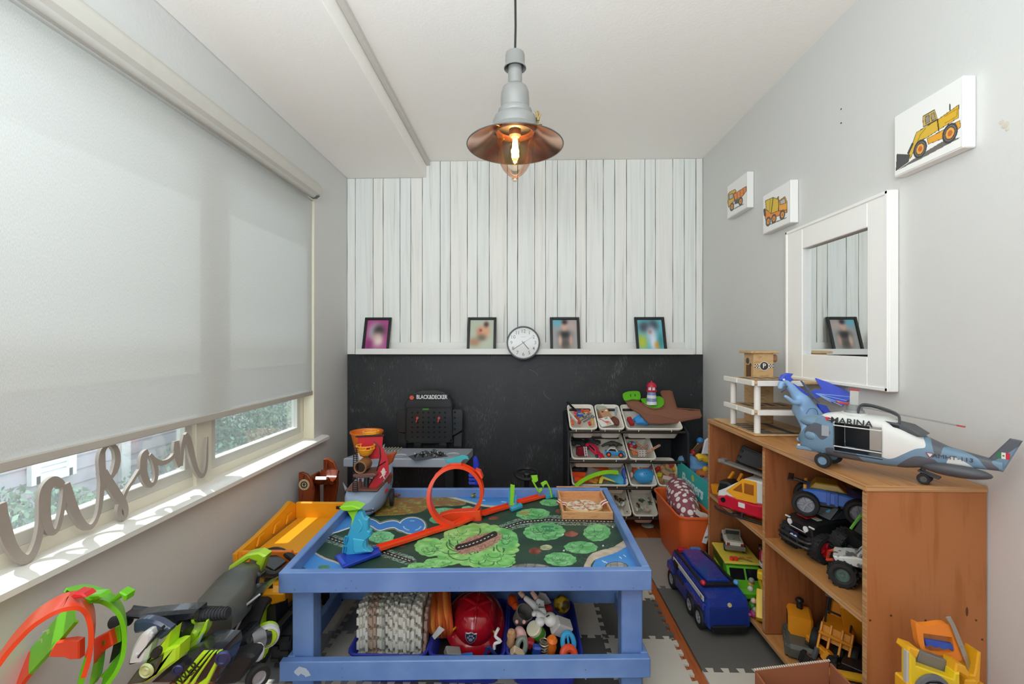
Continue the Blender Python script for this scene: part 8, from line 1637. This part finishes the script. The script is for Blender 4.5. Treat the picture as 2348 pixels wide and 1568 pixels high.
# ======================================================================================
# on the floor at the right
t = thing('police_rover', 'dark blue toy police vehicle with red and blue roof lights on the mat', 'toy truck', (.897, 2.285, .0135), (0, 0, .045)); NB_ = pl('#1f3a94', .25, coat=.4); NB2 = pl('#18307e', .3)
RL_ = .49
part('body', MB().ring([[Vector((w * a, y, z)) for a, z in ((-1, .05), (-1.0, .12), (-.86, h), (.86, h), (1.0, .12), (1, .05), (.9, .035), (-.9, .035))] for y, w, h in ((-.245, .094, .135), (-.235, .1, .165), (-.15, .1, .18), (.1, .1, .185), (.2, .095, .175), (.235, .085, .12))]), NB_, t, ang=30)
part('roof_panel', MB().prism([(-.05, -.14), (.05, -.14), (.06, .0), (.045, .17), (-.045, .17), (-.06, .0)], .02, 'Z', .182, bev=.006), NB_, t); part('roof_trim', MB().bar((-.077, -.15, .186), (-.072, .17, .186), .014, .012).bar((.077, -.15, .186), (.072, .17, .186), .014, .012).box((0, -.155, .184), (.16, .025, .014)), blk, t)
part('side_stripe', MB().bar((-.0985, -.215, .15), (-.094, .16, .155), .004, .022), pl('#d9d6cc'), t, label='white stripe along the side'); part('stripe_badge', MB().box((-.0992, -.19, .15), (.004, .012, .014)).box((-.097, .09, .154), (.004, .012, .014)), pl('#8a7a3a'), t)
part('light_bar', MB().box((-.035, .185, .188), (.055, .03, .026), bev=.006), pl('#b3202a', .15), t); part('light_bar', MB().box((.035, .185, .188), (.055, .03, .026), bev=.006), pl('#3f7fc4', .15), t); part('light_bar_base', MB().box((0, .185, .176), (.15, .04, .014)), blk, t)
part('corner_light', MB().ell((-.076, -.158, .195), (.012, .014, .012)), pl('#c9283a', .2), t); part('corner_light', MB().ell((.078, -.158, .195), (.012, .014, .012)), pl('#5aa0d8', .2), t)
part('rear_panel', MB().box((0, -.247, .09), (.17, .006, .08), bev=.002), NB2, t); part('rear_button', MB().cyl((0.0, -.2505, .145), (0, -.256, .145), .009, seg=14), pl('#d8c48a'), t); part('tow_hook', MB().box((0, -.25, .04), (.16, .02, .03), bev=.006), blk, t)
part('side_pocket', MB().box((-.101, .02, .085), (.02, .14, .075), bev=.006), NB2, t); part('pocket_opening', MB().box((-.1115, .035, .115), (.003, .1, .02)), pl('#0b0d14'), t); part('front_fender', MB().box((-.096, .17, .105), (.03, .09, .045), bev=.012), NB_, t); part('rear_fender', MB().box((-.098, -.13, .12), (.024, .2, .03), bev=.01), NB_, t)
part('seat_gap', MB().box((-.098, .115, .14), (.01, .05, .04)), pl('#0b0d14'), t)
for y in (.16, -.075, -.175):
    for s in (-1, 1): wheel(t, (s * .095, y, .048), .048, .03, pl('#aeb0b4', .3, metal=.5), rim_r=.55, spokes=6)
# orange tub, cushion, teal box
t = solo('orange_tub', tub(.19, .52, .33, .03, .009, .004, .05, 4, 0), pl('#e0622a', .45), 'tall orange plastic tub with black scribbles beside the bookcase', 'tub'); t.location = (.965, 2.815, .3455); tub_ = t
mb = MB(); q_ = random.Random(9)
for (a, b) in ((1526, 1150), (1531, 1155), (1535, 1162), (1541, 1168), (1523, 1165), (1530, 1172), (1537, 1180), (1542, 1188), (1548, 1192)):
    n_ = Vector((-.995, 0, -.09)); p0 = Vector((.8855, 2.8, .25)); mb.tube([PP(a + q_.uniform(-3, 3), b + q_.uniform(-3, 3), p0, n_) for _ in range(4)], .0022, 5)
sc = part('marker_scribble', mb, pl('#2b1a14', .8), None); sc.parent = tub_; sc.data.transform(Matrix.Translation(-Vector(tub_.location)))
m, nt, b = newmat('cushion_cloth'); mp = coords(nt, (17, 17, 17)); v = node(nt, 'ShaderNodeTexVoronoi'); v.inputs['Randomness'].default_value = .55; v.inputs['Scale'].default_value = 1.5
nt.links.new(mp.outputs[0], v.inputs['Vector']); r = ramp(nt, [(.0, '#e2d8d6'), (.41, '#8a4a56')], 'CONSTANT'); nt.links.new(v.outputs['Distance'], r.inputs[0]); nt.links.new(r.outputs[0], b.inputs['Base Color']); b.inputs['Roughness'].default_value = .8
pc0 = P(1560, 1150, Y=2.84); t = thing('patterned_cushion', 'maroon bolster cushion with white half-moon dots lying in the orange tub', 'cushion', (pc0.x + .01, 2.84, .345))
part('cushion', MB().ell((0, 0, 0), (.085, .235, .095), 0, 26, 18, (.16, .05, -.1)), m, t)
st_ = [P(a, b, Y=y) - t.location for a, b, y in ((1577, 1148, 2.71), (1590, 1165, 2.66), (1603, 1178, 2.60), (1620, 1185, 2.575), (1628, 1205, 2.56), (1624, 1225, 2.555), (1616, 1233, 2.555))]
part('strap', MB().sweep(smooth_path(st_, 5), (.5, -.3, .8), [(-.014, 0), (.014, 0), (.014, .003), (-.014, .003)]), pl('#b9b2a8', .8), t, label='pale ribbon strap'); part('strap_tag', MB().bar(st_[-3], st_[-1] + Vector((-.004, 0, -.03)), .026, .003, up=(0, -1, 0)), pl('#e0dee0'), t)
part('leather_tab', MB().bar(P(1585, 1146, Y=2.70) - t.location, P(1603, 1172, Y=2.62) - t.location, .022, .005, up=(-.5, -.5, .6)), pl('#6a3a2a'), t); part('white_stitching', MB().tube([P(a, b, Y=2.695) - t.location for a, b in ((1578, 1144), (1586, 1160), (1596, 1180), (1602, 1188))], .004, 6), wht, t)
TE = pl('#2fb0ad', .5); t = thing('teal_box', 'teal cardboard box full of soft toys between tub and wall', 'box', (1.2, 2.93, 0)); tx0, tx1, ty0, ty1, tz1 = 1.072, 1.345, 2.58, 3.2, .50
for c, s in (((tx0, (ty0 + ty1) / 2, tz1 / 2), (.004, ty1 - ty0, tz1)), ((tx1, (ty0 + ty1) / 2, tz1 / 2), (.004, ty1 - ty0, tz1)), (((tx0 + tx1) / 2, ty0, tz1 / 2), (tx1 - tx0 - .004, .004, tz1)), (((tx0 + tx1) / 2, ty1, tz1 / 2), (tx1 - tx0 - .004, .004, tz1))): part('box_wall', MB().box(c, s, bev=.0008), TE, t, world=True)
part('box_base', MB().box(((tx0 + tx1) / 2, (ty0 + ty1) / 2, .01), (tx1 - tx0, ty1 - ty0, .006), bev=0), TE, t, world=True)
part('box_letters', MB().text('Pampers', .105, Matrix.Translation((tx0 - .0028, 2.93, .405)) @ Euler((PI / 2, 0, -PI / 2)).to_matrix().to_4x4(), bold=.002, shear=.25), pl('#e9f4f4'), t, world=True)
part('box_sprig', MB().tube([(tx0 - .0026, 2.66, .44), (tx0 - .0026, 2.64, .40)], .004, 5).tube([(tx0 - .0026, 2.67, .415), (tx0 - .0026, 2.62, .415)], .003, 5).ell((tx0 - .002, 2.64, .385), (.0012, .03, .008)), pl('#e9f4f4'), t, world=True); part('box_heart', MB().ell((tx0 - .002, 2.91, .455), (.0012, .022, .022)), pl('#c9c03a'), t, world=True)
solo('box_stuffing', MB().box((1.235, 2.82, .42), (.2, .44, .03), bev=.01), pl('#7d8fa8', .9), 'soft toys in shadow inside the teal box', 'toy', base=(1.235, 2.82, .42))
def soft(name, label, cat, loc, items, rot=(0, 0, 0)):
    t_ = thing(name, label, cat, loc, rot)
    for nm, mb_, mt2 in items: part(nm, mb_, mt2, t_)
TB = pl('#6f9fd0', .85, bump=200); OB = pl('#c0703a', .85, bump=200); YL_ = pl('#e8b830', .7)
bp = lambda a, b, y: tuple(P(a, b, X=1.19))
soft('blue_blanket', 'light blue knitted soft blanket bunched in the teal box', 'blanket', bp(1597, 1072, 2.9), [('fold', MB().tube(smooth_path([(-.08, .06, .03), (-.04, .0, .05), (.0, -.02, .03), (.05, -.03, .06), (.1, 0, .02)], 4), .036, 10), TB), ('fold', MB().tube(smooth_path([(-.09, .03, -.01), (-.02, -.04, .01), (.05, -.06, 0), (.1, -.04, -.01)], 4), .034, 10), TB), ('fringe', MB().tube(smooth_path([(-.1, .05, .045), (-.06, .03, .075), (-.02, .02, .08)], 4), .012, 8), pl('#7d8fa5', .9))])
soft('orange_plush', 'orange plush animal at the near end of the teal box', 'soft toy', bp(1611, 1089, 2.7), [('body', MB().ell((0, 0, 0), (.05, .05, .04)), OB), ('nose', MB().ell((-.02, -.045, .005), (.014, .01, .010)), pl('#8a3a22')), ('ear', MB().ell((.01, -.02, .045), (.018, .014, .02)), YL_), ('leg', MB().ell((.02, -.04, -.03), (.03, .03, .022)), YL_)])
soft('yellow_ribbed_toy', 'yellow ribbed toy tube on top of the blue blanket', 'toy', bp(1611, 1050, 2.95), [('rib', MB().tube([(-.04 + .016 * k, -.01, .01 * math.sin(k)) for k in range(7)], [.022, .026, .022, .026, .022, .026, .02], 10), YL_)])
soft('red_ball_rattle', 'red and blue ball rattle sticking up from the teal box', 'rattle', bp(1590, 1038, 2.98), [('red_ball', MB().ell((0, 0, 0), .026), red), ('blue_ball', MB().ell((.045, 0, .085), .024), pl('#2f86c9')), ('handle', MB().tube([(0, 0, .01), (.03, 0, .05), (.045, 0, .08)], .012, 8), pl('#c9a23a')), ('ring', MB().tube([(.01 + .018 * math.cos(a), -.01, -.045 + .02 * math.sin(a)) for a in np.linspace(0, 6.28, 15)[:-1]], .005, 6, closed=True), pl('#9a958c'))])
soft('brown_plush', 'dark brown plush arm beside the rattle', 'soft toy', bp(1605, 1030, 2.96), [('arm', MB().tube(smooth_path([(-.03, 0, -.02), (0, 0, .02), (.04, 0, .03), (.06, 0, .0)], 4), .018, 9), pl('#4f3426', .9, bump=150))])
soft('white_wing', 'white soft wing standing at the wall side of the teal box', 'soft toy', bp(1616, 1030, 3.0), [('wing', MB().prism([(-.02, -.03), (.03, -.03), (.03, .08), (.0, .06)], .02, 'Y', -.01, bev=.004), pl('#d6d2d6', .9))])
# cardboard box
KB_ = pl('#9a5b3a', .85, var=.05); t = thing('cardboard_box', 'open brown cardboard box in front of the bookcase', 'box', (.86, 1.28, .0135)); cb0, cb1 = P(1733, 1537, Y=1.42), P(1902, 1516, Y=1.42)
part('box_wall', MB().prism([(cb0.x, .014), (cb1.x, .014), (cb1.x, cb1.z), (cb0.x, cb0.z)], .006, 'Y', 1.42, bev=.001), KB_, t, world=True)
for x, z in ((cb0.x, cb0.z), (cb1.x, cb1.z)): part('box_wall', MB().box((x, 1.27, z / 2 + .006), (.006, .29, z - .016), bev=.001), KB_, t, world=True)
part('box_wall', MB().box(((cb0.x + cb1.x) / 2, 1.125, .14), (cb1.x - cb0.x, .006, .25), bev=.001), KB_, t, world=True); part('box_floor', MB().box(((cb0.x + cb1.x) / 2, 1.27, .017), (cb1.x - cb0.x - .01, .28, .005), bev=0), KB_, t, world=True)
mb = MB()
for k in range(34): a = cb0.lerp(cb1, k / 33); mb.box((a.x, 1.423, a.z + .001), (.004, .0065, .003), bev=0)
part('torn_rim', mb, pl('#d8cabb', .9), t, world=True, kind='stuff', label='pale torn cardboard edge')
# yellow tool bench and saw
ZK = lambda l: zq(l, 6.0515, 1960, 1380)
YS = 1.2; TB_ = pl('#e2c41f', .35); TB2 = pl('#e3a71b', .35)
bq = P(2150, 1560, Y=YS); t = thing('tool_bench', 'yellow toy tool bench with grey dial in the right foreground', 'toy bench', (bq.x, YS, 0))
part('front_panel', MB().slab(ZK([(770, 690), (860, 790), (860, 890), (1380, 1075), (1395, 990), (1465, 985), (1470, 1400), (770, 1400)]), YS, .03, bev=.003), TB_, t, world=True)
part('side_panel', MB().slab(ZK([(728, 690), (768, 690), (770, 1400), (722, 1400)]), YS + .004, .014, bev=.002), pl('#b8b6ae'), t, world=True)
part('top_ledge', MB().slab(ZK([(735, 690), (760, 625), (912, 680), (865, 790), (770, 740)]), YS + .005, .04, bev=.003), TB2, t, world=True); part('top_ledge', MB().slab(ZK([(1385, 1010), (1415, 850), (1550, 905), (1600, 1000), (1570, 1060), (1465, 990)]), YS + .005, .04, bev=.003), TB2, t, world=True)
part('grey_tray', MB().slab(ZK([(910, 690), (1415, 865), (1385, 1070), (865, 890)]), YS + .03, .02, bev=.002), pl('#77746d', .5), t, world=True)
dq = P(*ZK([(1060, 1240)])[0], Y=YS - .001); MDq = Matrix.Translation(dq) @ Euler((PI / 2, 0, 0)).to_matrix().to_4x4(); part('dial', MB().lathe([(0, .002), (.032, .004), (.036, .010), (.045, .008), (.046, 0), (0, -.002)], 0, 30, MDq), pl('#64686e', .3), t, world=True); part('dial_knob', MB().box(dq + Vector((-.002, -.012, .018)), (.022, .012, .016)), wht, t, world=True); part('dial_face', MB().box(dq + Vector((0, -.006, .012)), (.05, .006, .03)), blk, t, world=True)
part('post', MB().slab(ZK([(1718, 690), (1765, 712), (1745, 1110), (1690, 1160), (1590, 1140), (1580, 1010), (1660, 1020), (1680, 950)]), YS + .03, .04, bev=.003), TB2, t, world=True); part('back_panel', MB().slab(ZK([(1470, 990), (1580, 1010), (1600, 1140), (1800, 1140), (1800, 1400), (1470, 1400)]), YS + .05, .03), TB2, t, world=True)
bz = P(2150, 1568, Y=YS).z; part('bench_legs', MB().box((bq.x - .06, YS + .02, bz / 2), (.03, .05, bz), bev=.004).box((bq.x + .1, YS + .04, bz / 2), (.03, .05, bz), bev=.004), TB2, t, world=True)
sq = P(*ZK([(1200, 600)])[0], Y=YS + .06); t = thing('toy_saw', 'orange-handled toy saw with silver blade leaning in the tool bench', 'toy saw', tuple(sq)); SO = pl('#ef8a2a', .35)
hnd = [(845, 285), (930, 335), (1050, 330), (1200, 305), (1290, 308), (1335, 340), (1380, 480), (1420, 560), (1480, 690), (1505, 820), (1420, 835), (1260, 790), (1090, 720), (925, 660), (890, 560), (870, 430)]
hole = [(955, 440), (1360, 495), (1400, 690), (1380, 730), (1240, 745), (1130, 735), (985, 660)]
ho, hi_ = [P(a, b, Y=YS + .05) for a, b in ZK(hnd)], [P(a, b, Y=YS + .05) for a, b in ZK(hole)]
# ring-shaped handle: resample both outlines and bridge them
def resamp(pl_, n, c):
    o = []
    for k in range(n):
        a = 2 * PI * k / n; d = Vector((math.cos(a), math.sin(a))); best = None
        for i in range(len(pl_)):
            p1, p2 = pl_[i] - c, pl_[(i + 1) % len(pl_)] - c; e = p2 - p1; den = d.x * e.y - d.y * e.x
            if abs(den) < 1e-12: continue
            s = (p1.x * e.y - p1.y * e.x) / den; u = (p1.x * d.y - p1.y * d.x) / den
            if s > 0 and -1e-6 <= u <= 1 + 1e-6 and (best is None or s > best): best = s
        o.append(c + d * (best or .01))
    return o
h2 = [Vector((v.x, v.z)) for v in ho]; i2 = [Vector((v.x, v.z)) for v in hi_]; c2 = sum(i2, Vector((0, 0))) / len(i2); A_, B_ = resamp(h2, 64, c2), resamp(i2, 64, c2)
part('handle', MB().ring([[Vector((v.x, y, v.y)) for v in L] for L, y in ((A_, YS + .052), (A_, YS + .068), (B_, YS + .068), (B_, YS + .052))], closed=True), SO, t, world=True)
part('grip_insert', MB().slab(ZK([(970, 520), (1380, 590), (1395, 690), (1370, 700), (1330, 660), (1280, 650), (1240, 665), (1180, 630), (1120, 640), (1060, 605), (1000, 620)]), YS + .056, .01, bev=.001), pl('#2f55b8'), t, world=True)
part('blade', MB().slab(ZK([(1262, 205), (1330, 200), (1400, 330), (1520, 620), (1665, 990), (1665, 1030), (1590, 1010), (1560, 900), (1440, 600), (1340, 340)]), YS + .046, .005, bev=.0006), pl('#b9bab6', .25, metal=.85), t, world=True)
